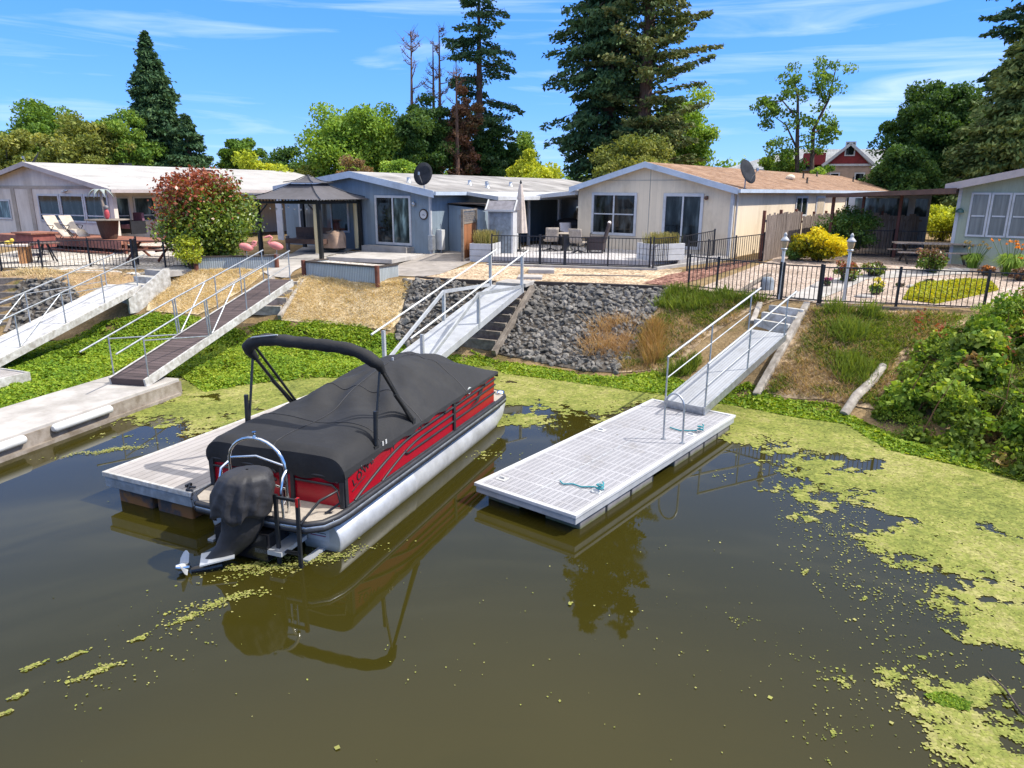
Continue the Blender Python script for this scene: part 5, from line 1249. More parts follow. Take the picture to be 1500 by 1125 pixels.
m = MB(); m.bx(-.45, .45, -.25, .25, 0, .3, M['black']); m.build('cart', cg)
slab('patio_slab', 'pale concrete patio slab in front of the blue sliding door', 478, 376, 574, 380, 2.29, 2.6, .16, M['concretelt'], 'slab')
fp = PZ(607, 366, 2.27); pt_ = thing('flower_pot', 'round terracotta grey pot beside the sliding door', 'pot', fp, 0); m = MB(); m.lathe([(.16, 0), (.25, .32), (.28, .34), (.28, .40), (.2, .40), (.18, .3)], (0, 0, 0), M['concretelt'], 16); m.build('body', pt_); m = MB(); m.lathe([(.001, .34), (.2, .34)], (0, 0, 0), M['earth'], 12); m.build('soil', pt_)
for lab, u, v, wd_, hh, mt in (('grey utility meter box on the blue house corner', 633, 371, .22, .75, 'galv'), ('white utility box beside the shed door', 645, 370, .36, .95, 'white')):
    p = PZ(u, v, 2.25); t = thing('utility_box', lab, 'utility box', p, R(-31)); m = MB(); m.bx(-wd_ / 2, wd_ / 2, -.12, .12, .12, hh, M[mt]); m.build('housing', t, bevel=.02); m = MB(); m.tube([(.05, 0, 0), (.05, 0, .12)], .03, M['galv']); m.tube([(.05, 0, hh), (.05, 0, hh + .25)], .02, M['galv']); m.build('pipe', t)

# ------------------------------------------------------------------ left yard
rdk = thing('red_deck', 'low reddish brown timber deck in front of the white house', 'deck', HF.w(0, 0, 2.1), frame_dir(28))
M['redboard'] = planks('red_stained_boards', (.27, .115, .075), 1, .15, .75, .2, .06)
k0, k1 = HF.loc(PZ(48, 366, 2.2)), HF.loc(PZ(240, 356, 2.5))
y0d = HF.loc(PZ(130, 352, 2.62)).y
m = MB(); m.bx(-6.2, 3.8, y0d, -.02, .42, .55, M['redboard']); m.build('boards', rdk)
m = MB(); m.bx(-6.2, 3.8, y0d - .045, y0d - .003, .22, .56, pm('red_fascia', (.24, .10, .075), .75, 0, .15, 5)); m.build('front_board', rdk)
m = MB()
for x in np.arange(-6, 3.8, 1.4): m.bx(x - .06, x + .06, y0d + .1, y0d + .22, -.3, .42, M['redpost'])
m.bx(-6.1, 3.7, y0d - .5, y0d - .35, .05, .12, M['redpost']); m.build('support', rdk)
rp = HF.loc(PZ(48, 349, 2.75)); pr2 = thing('red_planter', 'red timber planter box at the left end of the red deck', 'planter', HF.w(rp.x, rp.y, 2.1), frame_dir(28))
m = MB(); m.bx(-.5, .75, -.4, .5, .3, .85, pm('red_planter_board', (.25, .07, .055), .75)); m.build('box', pr2); m = MB(); m.bx(-.6, .85, -.5, .6, .851, .91, M['redboard']); m.build('rim', pr2)
def recliner(label, u, v, rz):
    p = PZ(u, v, 2.65); t = thing('recliner', label, 'lounge chair', p, rz, 'recliners on the red deck'); mt = M['sling2']
    m = MB(); m.grid(lambda a, b: ((a - .5) * .5, [-.55, -.22, .0, .45][int(round(b * 3))], [.98, .60, .42, .40][int(round(b * 3))]), 3, 3, mt, False); m.build('sling', t, solid=.03)
    m = MB(); m.grid(lambda a, b: ((a - .5) * .46, .46 + .42 * b, .40 - .26 * b), 2, 2, mt); m.build('footrest', t, solid=.03)
    for s in (-1, 1):
        m = MB(); m.tube([(s * .28, .5, .0), (s * .28, -.1, .55), (s * .28, -.25, .6), (s * .28, .3, .58)], .016, M['iron'], 6); m.tube([(s * .28, -.45, 0), (s * .28, .3, .56)], .016, M['iron'], 6); m.build('frame', t)
M['sling2'] = pm('beige_recliner_sling', (.50, .42, .34), .8, 0, .12, 8)
recliner('beige sling recliner on the red deck, nearer the red planter', 86, 350, R(238)); recliner('beige sling recliner on the red deck, nearer the barrel bar', 109, 350, R(238))
bp_ = PZ(161, 350, 2.65); bb_ = thing('barrel_bar', 'wooden barrel bar with round top and palm figure on the red deck', 'bar table', bp_, 0)
m = MB(); m.lathe([(.28, 0), (.33, .1), (.40, .5), (.44, .78)], (0, 0, 0), pm('dark_barrel', (.085, .045, .03), .8, 0, .3, 8, stretch=(4, 4, .5)), 16); m.build('barrel', bb_)
m = MB(); m.lathe([(.01, .80), (.88, .80), (.88, .84), (.01, .84)], (0, 0, 0), M['timber'], 20); m.build('table_top', bb_)
pf = thing('palm_figure', 'small tropical palm figure standing on the barrel bar', 'ornament', bp_ + Vector((-.05, 0, .84)), 0)
m = MB(); m.tube([(0, 0, 0), (-.05, 0, .7), (-.08, 0, 1.15)], [.07, .06, .05], M['paleboard'], 8); m.build('trunk', pf)
m = MB()
for k in range(8):
    a = 2 * math.pi * k / 8; c0_, s0_ = math.cos(a), math.sin(a)
    m.grid(lambda u, v, c0_=c0_, s0_=s0_: (-.08 + c0_ * .55 * v - s0_ * (u - .5) * .22 * math.sin(math.pi * min(.95, v + .1)), s0_ * .55 * v + c0_ * (u - .5) * .22 * math.sin(math.pi * min(.95, v + .1)), 1.18 + .16 * math.sin(v * 2.6) - .35 * v * v), 2, 6, pm('grey_palm_frond', (.26, .29, .27), .8))
m.build('fronds', pf, solid=.01); m = MB(); m.ell((.1, -.05, .22), (.11, .09, .22), pm('red_cloth', (.5, .07, .08), .8)); m.ell((.1, -.05, .5), (.1, .08, .1), M['dockgrey']); m.build('figure', pf)
def armchair_simple(name, label, p, rz, mat, hgt=1.0):
    t = thing(name, label, 'armchair', p, rz); m = MB(); m.bx(-.35, .35, -.35, .35, .25, .45, mat); m.build('seat', t, bevel=.03); m = MB(); m.bx(-.35, .35, .351, .5, .25, hgt, mat); m.build('backrest', t, bevel=.04)
    for s in (-1, 1): m = MB(); m.bx(min(s * .36, s * .45), max(s * .36, s * .45), -.35, .45, 0, .62, M['iron']); m.build('armrest', t)
armchair_simple('padded_armchair', 'mauve padded armchair in the shade of the white porch', HF.w(-.75, 1.3, 2.65), frame_dir(28), pm('mauve_cushion', (.20, .09, .12), .85))
lb = thing('hanging_lantern', 'round yellow lantern hanging under the white porch eave', 'lantern', HF.w(-.3, 3.4, 4.28), 0); m = MB(); m.ell((0, 0, 0), (.17, .17, .15), pm('yellow_paper', (.75, .50, .01), .6)); m.build('globe', lb); m = MB(); m.tube([(0, 0, .14), (0, 0, .35)], .01, M['iron'], 6); m.build('cord', lb)
def picnic_table(label, p, rz, L_, mat, legm):
    t = thing('picnic_table', label, 'picnic table', p, rz)
    m = MB(); m.bx(-L_ / 2, L_ / 2, -.36, .36, .71, .76, mat); m.build('table_top', t)
    for s in (-1, 1):
        m = MB(); m.bx(-L_ / 2, L_ / 2, min(s * .6, s * .86), max(s * .6, s * .86), .42, .46, mat); m.build('bench', t)
        x = s * L_ * .36; m = MB(); m.bar((x, -.7, 0), (x, .25, .7), .05, .08, legm); m.bar((x + .051, .7, 0), (x + .051, -.25, .7), .05, .08, legm); m.bx(x - .025, x + .025, -.8, .8, .36, .419, legm); m.build('leg', t)
    return t
picnic_table('brown picnic table in front of the red deck beside the shrub', G(226, 380), R(-10), 1.9, M['redboard'], M['redpost'])
picnic_table('long grey picnic table in front of the sage green house', PZ(1362, 386, 2.28), R(-14), 2.6, M['paleboard'], M['timberdk'])
tt = G(70, 384); st_ = thing('garden_table', 'dark round iron garden table behind the left iron fence', 'table', tt, 0)
m = MB(); m.lathe([(.01, .72), (.52, .72), (.52, .76), (.01, .76)], (0, 0, 0), M['brownmetal'], 18); m.build('table_top', st_); m = MB()
for k in range(4): m.bar((.1 * math.cos(k * 1.57), .1 * math.sin(k * 1.57), .7), (.4 * math.cos(k * 1.57), .4 * math.sin(k * 1.57), 0), .04, .04, M['iron'])
m.build('legs', st_)
tl = G(14, 386); ow = thing('plastic_table', 'cream plastic table with yellow toys behind the left iron fence', 'table', tl, R(10))
m = MB(); m.bx(-1.2, .85, -.35, .35, .66, .72, M['cover']); m.build('table_top', ow)
for x in (-.9, .6): m = MB(); m.bx(x - .12, x + .12, -.28, .28, 0, .66, pm('orange_wood', (.50, .24, .09), .7)); m.build('leg', ow)
ty = thing('yellow_toy', 'yellow plastic toy on the cream table at the left edge', 'toy', tl + Vector((.1, 0, .725)), 0); m = MB(); m.ell((0, 0, .07), (.17, .11, .08), pm('yellow_plastic', (.62, .46, .05), .5)); m.ell((.15, 0, .16), (.075, .07, .07), pm('yellow_plastic_head', (.62, .46, .05), .5)); m.build('body', ty)

# ------------------------------------------------------------------ right yard
def lamp_post(label, u, v):
    p = G(u, v); t = thing('lamp_post', label, 'lamp post', p, 0, 'white garden lamp posts'); 
    m = MB(); m.tube([(0, 0, -.1), (0, 0, .12)], .06, M['white'], 12); m.tube([(0, 0, .12), (0, 0, 1.32)], [.05, .042], M['white'], 12); m.build('post', t)
    m = MB(); m.lathe([(.05, 1.32), (.085, 1.35), (.085, 1.38), (.04, 1.39)], (0, 0, 0), M['galv'], 12); m.lathe([(.112, 1.585), (.117, 1.60), (.08, 1.65), (.04, 1.69), (.035, 1.72), (.05, 1.74), (.02, 1.80), (.001, 1.81)], (0, 0, 0), M['trimw'], 14); m.build('cap', t)
    m = MB(); m.lathe([(.06, 1.39), (.095, 1.50), (.095, 1.584)], (0, 0, 0), pm('amber_lamp_glass', (.42, .30, .18), .15), 12); m.build('lamp_glass', t)
lamp_post('white lamp post at the left side of the iron garden gate', 1141, 437); lamp_post('white lamp post standing just behind the long iron fence', 1236, 441)
p = G(1100, 428); pk2 = thing('plank', 'weathered plank propped on a grey stump behind the fence', 'plank', p, 0); m = MB(); q = G(1125, 422) - p; m.bar((-.35, -.1, .03), (q.x, q.y, .45), .16, .05, M['timber']); m.build('board', pk2)
p = G(1123, 425); m = MB(); m.lathe([(.2, -.05), (.19, .3), (.14, .38), (.001, .40)], (0, 0, 0), M['rocksolid'] if 'rocksolid' in M else M['dockblue'], 12); o = m.build('stump'); o.location = p; tag(o, 'grey stump under the propped plank', 'stump')
for lab, u, v, s in (('flat pale garden stone behind the iron gate', 1195, 421, .3), ('flat pale garden stone below the yellow shrublet', 1266, 436, .3), ('flat pale garden stone beside the ground cover', 1336, 421, .28), ('flat pale garden stone under the lilies', 1400, 396, .3)):
    p = G(u, v); m = MB(); m.ell((0, 0, .03), (s, s * .55, .06), M['concretelt'], 9, 5); o = m.build('garden_stone'); o.location = p; o.rotation_euler = (0, 0, u); tag(o, lab, 'stone')
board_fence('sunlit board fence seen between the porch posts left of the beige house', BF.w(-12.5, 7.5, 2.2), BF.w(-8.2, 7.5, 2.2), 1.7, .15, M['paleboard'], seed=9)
# ------------------------------------------------------------------ foliage tools
LEAF = leafmat('foliage'); LEAFG = leafmat('glossy_foliage', .38, .22, .5); NEEDLE = leafmat('needles', .65, .12, .2); STRAW = leafmat('dry_blades', .8, .25, .1); FLOAT = leafmat('duckweed_film', .75, .0, .2)
M['bark'] = pm('bark', (.055, .038, .028), .95, 0, .35, 9, .6, 22, stretch=(1, 1, .25), col2=(.13, .095, .07))
M['redbark'] = pm('reddish_bark', (.075, .035, .022), .95, 0, .35, 9, .6, 22, stretch=(1, 1, .25), col2=(.17, .10, .07))
def runit(n):
    v = rng.normal(size=(n, 3)); return v / np.linalg.norm(v, axis=1)[:, None]
def leaves(C, size, aspect=.6, tilt=None, fold=0., long_dir=None):
    """diamond-ish leaf quads at centres C"""
    n = len(C); nrm = runit(n)
    if tilt is not None: nrm = nrm * (1 - tilt) + np.array([0, 0, 1]) * tilt; nrm /= np.linalg.norm(nrm, axis=1)[:, None]
    a = runit(n) if long_dir is None else long_dir
    a = a - nrm * np.sum(a * nrm, 1)[:, None]; a /= np.linalg.norm(a, axis=1)[:, None] + 1e-9
    b = np.cross(nrm, a); s = (np.asarray(size) * np.ones(n))[:, None]
    j = rng.uniform(.75, 1.25, (n, 4, 1))
    V = np.stack([C - a * s * j[:, 0], C - b * s * aspect * j[:, 1], C + a * s * j[:, 2], C + b * s * aspect * j[:, 3]], 1)
    return V
def tints(n, pal, k=None, spread=.5):
    """palette (list of linear rgb); k: per-leaf base position 0..1"""
    pal = np.asarray(pal, float); t = (k if k is not None else rng.random(n)) * (1 - spread) + rng.random(n) * spread
    f = np.clip(t, 0, .9999) * (len(pal) - 1); i = f.astype(int); f = (f - i)[:, None]
    c = pal[i] * (1 - f) + pal[i + 1] * f; c *= rng.uniform(.8, 1.2, (n, 1))
    return np.column_stack([c, np.ones(n)])
PAL = dict(
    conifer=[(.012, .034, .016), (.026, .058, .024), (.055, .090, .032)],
    redwood=[(.016, .036, .012), (.045, .068, .020), (.13, .125, .042)],
    dark=[(.014, .036, .010), (.035, .075, .017), (.075, .12, .028)],
    green=[(.03, .07, .012), (.075, .135, .02), (.16, .23, .045)],
    bright=[(.06, .12, .015), (.14, .22, .03), (.27, .34, .07)],
    yellow=[(.11, .15, .012), (.24, .27, .02), (.42, .42, .05)],
    olive=[(.05, .075, .015), (.12, .14, .03), (.24, .24, .07)],
    cedar=[(.022, .045, .014), (.06, .09, .025), (.17, .19, .06)],
    brown=[(.06, .045, .02), (.13, .085, .04), (.2, .13, .07)],
    rust=[(.05, .05, .02), (.12, .065, .035), (.2, .09, .06)])
for k_ in PAL: PAL[k_] = [tuple(c * (1.75 if k_ in ('conifer', 'redwood', 'cedar') else 1.65) for c in p) for p in PAL[k_]]
def crown_clusters(n, c, rad, flatb=.8, inner=.35):
    d = runit(n); r = inner + (1 - inner) * rng.random(n) ** .6
    a = np.arctan2(d[:, 1], d[:, 0]); ph = rng.uniform(0, 6.283, 4)
    r = r * (.92 + .22 * np.sin(3 * a + ph[0] + 2 * d[:, 2]) * np.cos(2.5 * d[:, 2] + ph[1]) + .16 * np.sin(5 * a + ph[2] + 5 * d[:, 2]) + .12 * np.sin(7 * d[:, 2] + ph[3]))
    r = np.minimum(r, 1.04)
    p = d * r[:, None] * np.asarray(rad); p[:, 2] = np.where(p[:, 2] < 0, p[:, 2] * flatb, p[:, 2])
    return p + np.asarray(c)
def foliage(centres, per, cr, size, pal, aspect=.6, tilt=.25, mat=None, name='crown', parent=None, squash=.7, spread=.55):
    n = len(centres); C = np.repeat(centres, per, 0); k = np.repeat(rng.random(n), per)
    sc = np.repeat(rng.uniform(.65, 1.3, n), per)[:, None]
    off = runit(n * per) * (rng.random(n * per) ** .45)[:, None] * np.array([cr, cr, cr * squash]) * sc
    V = leaves(C + off, size * rng.uniform(.6, 1.25, n * per), aspect, tilt)
    return V, tints(n * per, PAL[pal] if isinstance(pal, str) else pal, k, spread)
def limbs(base, tips, r, mat, mb=None, trunk_top=None):
    mb = mb or MB(); b = Vector(base); top = Vector(trunk_top)
    mb.tube([b + Vector((0, 0, -.3)), b.lerp(top, .35) + Vector((.05 * r * 10, 0, 0)), b.lerp(top, .7), top], [r * 1.25, r, r * .75, r * .35], mat, 9)
    for t in tips:
        t = Vector(t); s = b.lerp(top, random.uniform(.3, .8)); mid = s.lerp(t, .5) + Vector((0, 0, (t - s).length * .08))
        mb.tube([s, mid, t], [r * .42, r * .26, r * .07], mat, 6)
    return mb
def broadleaf(label, u, vtop, wpx, Y, pal, name='broadleaf_tree', n=46, per=95, leaf=.34, lobes=None, base_frac=.12, cat='tree', group=None, ubase=None, inner=.35, cr=None):
    n = int(n * 2.0); per = int(per * 3.2); leaf *= .41
    top = PY(u, vtop, Y); bx_ = PY(ubase or u, 290, Y).x; z0 = 2.2; hgt = top.z - z0; w_ = wpx / 1079 * Y
    t = thing(name, label, cat, (bx_, Y, z0), 0, group)
    zc = hgt * (base_frac + (1 - base_frac) / 2); rz_ = hgt * (1 - base_frac) / 2
    if lobes is None:
        k = 5; lobes = [((random.uniform(-.26, .26) * w_, random.uniform(-.22, .22) * w_, zc + random.uniform(-.35, .2) * rz_), random.uniform(.6, .8)) for _ in range(k)] + [((0, 0, zc + rz_ * .25), .72), ((0, 0, zc - rz_ * .3), .85)]
        lobes = [(c, f * np.array([w_ / 2, w_ / 2 * .9, rz_])) for c, f in lobes]
    cs = []
    for c, rad in lobes: cs.append(crown_clusters(max(4, n // len(lobes)), c, rad, .85, inner))
    cs = np.concatenate(cs)
    dx = top.x - bx_; cs[:, 0] += dx * np.clip(cs[:, 2] / hgt, 0, 1)
    crr = cr or max(.5, .30 * min(w_, hgt) / 2)
    V, C = foliage(cs, per, crr, leaf, pal)
    sel = cs[rng.choice(len(cs), min(9, len(cs)), False)]
    limbs((0, 0, 0), [tuple(p) for p in sel], max(.12, .022 * hgt), M['bark'], trunk_top=(dx * .8, 0, hgt * .8)).build('trunk', t)
    quads_object('crown', V, LEAF, t, C); return t
def conifer(label, u, vtop, wpx, Y, pal='conifer', name='conifer_tree', rows=26, per_branch=60, leaf=.30, droop=.25, bare=.08, z_top=None, gaps=.12, power=.85, trunk=.30, ang=None, lean=0, irregular=.25, nb=9, bark='redbark', clump=.38, rise=0.):
    per_branch = int(per_branch * 2.6); leaf *= .52
    top = PY(u, vtop, Y); z0 = 2.2; hgt = (z_top or top.z) - z0; w_ = wpx / 1079 * Y / 2; bx_ = PY(u, 290, Y).x
    t = thing(name, label, 'tree', (bx_, Y, z0), 0)
    m = MB(); m.tube([(0, 0, -.4), (lean * .3, 0, hgt * .3), (lean * .7, 0, hgt * .7), (lean, 0, hgt * .99)], [trunk * 1.3, trunk, trunk * .6, .03], M[bark], 10)
    Cs, Ks, Ds = [], [], []
    for i in range(rows):
        f = (i + random.random() * .6) / rows; z = hgt * (bare + (1 - bare) * f)
        rr = w_ * ((1 - f) ** power) * random.uniform(1 - irregular, 1 + irregular * .6) + .12
        for j in range(max(3, int(nb * (1 - .5 * f)))):
            if random.random() < gaps: continue
            a = random.uniform(0, 2 * math.pi); r1 = rr * random.uniform(.72, 1.08); zz = z + random.uniform(-.5, .5) * hgt / rows
            lift = (random.uniform(-.1, .22) + rise) * r1
            m.tube([(lean * zz / hgt, 0, zz), (lean * zz / hgt + math.cos(a) * r1 * .5, math.sin(a) * r1 * .5, zz + lift * .5), (lean * zz / hgt + math.cos(a) * r1 * .9, math.sin(a) * r1 * .9, zz + lift - droop * r1 * .5)], [max(.03, trunk * .2 * (1 - f)), .03, .012], M[bark], 4, False)
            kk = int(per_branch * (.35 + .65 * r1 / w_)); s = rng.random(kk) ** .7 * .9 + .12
            wv = clump * (1.15 - s * .6) * (.12 + .88 * min(1, r1 / 1.6))
            lat = rng.normal(size=kk) * wv; ver = rng.normal(size=kk) * wv * .26 - np.abs(rng.normal(size=kk)) * droop * .5
            px = lean * zz / hgt + np.cos(a) * r1 * s - np.sin(a) * lat; py = np.sin(a) * r1 * s + np.cos(a) * lat; pz = zz + lift * s - droop * r1 * s * s * .55 + ver
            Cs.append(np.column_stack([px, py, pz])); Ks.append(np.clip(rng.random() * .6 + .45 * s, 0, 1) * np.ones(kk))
            d = np.column_stack([np.cos(a) + rng.normal(size=kk) * .5, np.sin(a) + rng.normal(size=kk) * .5, -droop - .1 + rng.normal(size=kk) * .3]); Ds.append(d)
    C = np.concatenate(Cs); K = np.concatenate(Ks); D = np.concatenate(Ds)
    m.build('trunk', t)
    V = leaves(C, leaf * rng.uniform(.6, 1.25, len(C)), .42, .3, long_dir=D)
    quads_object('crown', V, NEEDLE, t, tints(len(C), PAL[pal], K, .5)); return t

# ------------------------------------------------------------------ trees behind the houses
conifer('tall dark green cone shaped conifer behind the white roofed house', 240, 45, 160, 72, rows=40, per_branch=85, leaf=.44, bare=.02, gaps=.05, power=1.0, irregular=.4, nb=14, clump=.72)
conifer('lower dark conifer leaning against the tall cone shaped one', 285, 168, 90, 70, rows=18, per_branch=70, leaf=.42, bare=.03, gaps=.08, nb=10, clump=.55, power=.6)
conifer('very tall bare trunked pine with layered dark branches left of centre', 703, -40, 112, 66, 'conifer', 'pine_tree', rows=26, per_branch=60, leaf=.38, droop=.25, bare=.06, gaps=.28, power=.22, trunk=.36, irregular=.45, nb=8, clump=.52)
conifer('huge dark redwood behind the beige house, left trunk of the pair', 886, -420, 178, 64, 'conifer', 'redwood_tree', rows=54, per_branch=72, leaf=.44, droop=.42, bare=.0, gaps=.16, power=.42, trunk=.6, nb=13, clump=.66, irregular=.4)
conifer('huge redwood tinted a sunlit olive behind the beige house, right trunk of the pair', 938, -420, 178, 61, 'redwood', 'redwood_tree', rows=46, per_branch=70, leaf=.42, droop=.14, rise=.2, bare=.03, gaps=.28, power=.4, trunk=.5, nb=10, clump=.5, irregular=.4)  # sunlit olive tone is put into this crown's leaf colours
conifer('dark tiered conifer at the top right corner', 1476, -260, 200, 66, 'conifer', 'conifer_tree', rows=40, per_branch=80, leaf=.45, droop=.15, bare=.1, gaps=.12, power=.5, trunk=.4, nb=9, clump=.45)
broadleaf('rounded dark green tree behind the left end of the white house', 73, 132, 135, 78, 'green', n=60, per=130, leaf=.42)
broadleaf('olive tree at the far left edge of the picture', 8, 188, 120, 70, 'olive', n=44, per=110, leaf=.4)
broadleaf('yellow green tree in front of the rounded dark tree on the left', 112, 168, 125, 66, 'olive', n=54, per=120, leaf=.38)
broadleaf('loose mixed green tree left of the cone shaped conifer', 178, 155, 95, 68, 'green', n=46, per=110, leaf=.38)
broadleaf('green tree rising behind the bright yellow green one', 352, 197, 85, 74, 'green', n=36, per=110, leaf=.36)
broadleaf('bright yellow green tree behind the red tipped shrub', 376, 222, 100, 52, 'yellow', n=52, per=120, leaf=.28)
broadleaf('distant dark oak right of the bright yellow green tree', 428, 213, 110, 90, 'dark', n=40, per=110, leaf=.45)
broadleaf('yellowish low tree above the blue house roof', 462, 228, 85, 62, 'olive', n=34, per=100, leaf=.3)
broadleaf('large bright green tree behind the blue house ridge', 534, 150, 165, 62, 'bright', n=90, per=130, leaf=.34, inner=.3)
broadleaf('bright green shrubby tree at the right end of the blue ridge', 578, 218, 66, 55, 'bright', n=34, per=110, leaf=.28)
broadleaf('brownish low tree above the blue house ridge', 512, 234, 70, 50, 'brown', n=30, per=90, leaf=.24)
broadleaf('dark green understory tree left of the bare trunked pine', 618, 128, 92, 60, 'dark', n=56, per=110, leaf=.32)
broadleaf('rusty half dead tree between the dead snags and the pine', 672, 100, 62, 62, 'rust', n=44, per=70, leaf=.3, inner=.2)
broadleaf('dark green tree around the foot of the bare trunked pine', 716, 178, 80, 64, 'dark', n=44, per=110, leaf=.34)
broadleaf('yellow green tree between the pine and the redwoods', 778, 222, 96, 54, 'yellow', n=56, per=120, leaf=.28)
broadleaf('green tree top behind the yellow green tree', 770, 200, 90, 78, 'green', n=36, per=90, leaf=.4)
broadleaf('large green tree right of the redwood pair', 985, 126, 118, 66, 'bright', n=80, per=130, leaf=.36, inner=.3)
broadleaf('olive green tree at the foot of the redwoods', 930, 196, 130, 56, 'olive', n=60, per=120, leaf=.3)
broadleaf('low distant green tree over the brown roof', 1080, 240, 90, 95, 'green', n=30, per=90, leaf=.45)
broadleaf('low yellow green tree behind the vents on the brown roof', 1140, 222, 70, 62, 'bright', n=34, per=110, leaf=.3)
broadleaf('low bright green tree in front of the red gable', 1200, 246, 60, 58, 'bright', n=30, per=100, leaf=.28)
broadleaf('broad dark tree left of the cedar on the right', 1374, 112, 135, 60, 'dark', base_frac=.03, n=110, per=140, leaf=.34)
broadleaf('sunlit dark green tree rising above the green house', 1398, 96, 105, 58, 'dark', base_frac=.03, n=90, per=130, leaf=.34)
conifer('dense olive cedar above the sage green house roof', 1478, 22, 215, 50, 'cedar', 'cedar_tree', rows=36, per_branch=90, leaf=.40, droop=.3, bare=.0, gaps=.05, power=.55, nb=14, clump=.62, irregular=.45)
broadleaf('dark green tree filling the gap beside the cedar', 1424, 150, 90, 57, 'dark', base_frac=.03, n=70, per=130, leaf=.32)
broadleaf('dark tree behind the carport', 1330, 205, 110, 52, 'dark', base_frac=.03, n=80, per=120, leaf=.3)
broadleaf('yellow green vine tree seen under the carport', 1388, 300, 62, 40, 'yellow', n=26, per=110, leaf=.18, base_frac=.1)
broadleaf('green shrub behind the centre patio fence', 800, 262, 60, 50, 'green', n=24, per=90, leaf=.22, base_frac=.1)
# open airy tree
def airy():
    Y = 60; t = thing('airy_tree', 'open leafed double trunk tree left of the red gabled building', 'tree', (PY(1180, 290, Y).x, Y, 2.2), 0); m = MB(); tips = []
    def P_(u, v): p = PY(u, v, Y); return Vector((p.x - t.location.x, random.uniform(-1, 1), p.z - 2.2))
    for path in (((1168, 290), (1166, 225), (1165, 180), (1163, 145), (1170, 112)), ((1182, 290), (1186, 235), (1190, 190), (1205, 150), (1220, 106)), ((1166, 215), (1145, 185), (1128, 165)), ((1190, 195), (1212, 185)), ((1165, 180), (1140, 150), (1125, 152)), ((1186, 235), (1200, 215), (1214, 205)), ((1205, 150), (1190, 120)), ((1166, 225), (1140, 215))):
        pts = [P_(*q) for q in path]; m.tube(pts, [.22 * (1 - .8 * k / (len(pts) - 1)) * (1 if len(pts) > 3 else .4) for k in range(len(pts))], M['bark'], 7); tips += pts[2:] + [pts[-1]] * 2 + [pts[-2].lerp(pts[-1], .5)]
    m.build('trunk', t)
    cs = np.array([tuple(p) for p in tips]); cs = np.concatenate([cs + rng.normal(size=cs.shape) * np.array([.5, .6, .45]) for _ in range(2)]); low = np.array([tuple(P_(u, v)) for u in (1125, 1145, 1160, 1178, 1195) for v in (232, 248, 215)]) ; cs = np.concatenate([cs, low + rng.normal(size=low.shape) * .5])
    V, C = foliage(cs, 85, .62, .13, 'green'); quads_object('crown', V, LEAF, t, C)
airy()
# dead snags
def snag(label, u, vt, wpx, Y, n, seed):
    r_ = random.Random(seed); top = PY(u, vt, Y); b = PY(u + 3, 290, Y); t = thing('dead_tree', label, 'tree', (b.x, Y, 2.2), 0); h = top.z - 2.2; dx = top.x - b.x
    m = MB(); m.tube([(0, 0, -.3), (dx * .4, 0, h * .5), (dx, 0, h)], [.24, .15, .03], M['redbark'], 8)
    tw = []
    for k in range(n):
        f = r_.uniform(.25, .98); a = r_.uniform(0, 6.28); L_ = wpx / 1079 * Y / 2 * (1.1 - .7 * f) * r_.uniform(.5, 1.1); p0 = Vector((dx * f, 0, h * f)); p1 = p0 + Vector((math.cos(a) * L_, math.sin(a) * L_, L_ * r_.uniform(.3, .9)))
        m.tube([p0, p0.lerp(p1, .5) + Vector((0, 0, -.1)), p1], [.05, .03, .01], M['redbark'], 4, False)
        for q in range(5): s = p0.lerp(p1, r_.uniform(.3, 1)); m.tube([s, s + Vector((r_.uniform(-.5, .5), r_.uniform(-.5, .5), r_.uniform(.1, .6)))], [.018, .006], M['redbark'], 3, False); tw.append(tuple(p0.lerp(p1, r_.uniform(.4, 1))))
    m.build('trunk', t); cs = np.array(tw); V, C = foliage(cs, 6, .25, .055, 'rust'); quads_object('dead_foliage', V, NEEDLE, t, C)
snag('leaning bare dead tree, leftmost of the dead snags', 602, 46, 80, 61, 26, 1); snag('tallest bare dead tree beside the pine', 643, 38, 70, 62, 30, 2); snag('short bare dead tree next to the pine trunk', 668, 90, 60, 60, 22, 3); snag('slender bare dead trunk between the leaning and the tallest dead tree', 634, 60, 50, 63, 20, 4)

# far woods as one mass
n_ = 240; xx = rng.uniform(-130, 170, n_); yy = rng.uniform(105, 170, n_); zz = rng.uniform(3, 7.5, n_)
V, C = foliage(np.column_stack([xx, yy, zz]), 160, 4.2, .42, 'green', squash=.8); V2, C2 = foliage(np.column_stack([xx + 3, yy, zz * .5]), 90, 4.2, .5, 'dark', squash=.8)
tag(quads_object('far_woods', np.concatenate([V, V2]), LEAF, None, np.concatenate([C, C2])), 'far green woods on the horizon', 'woods', None, 'stuff')

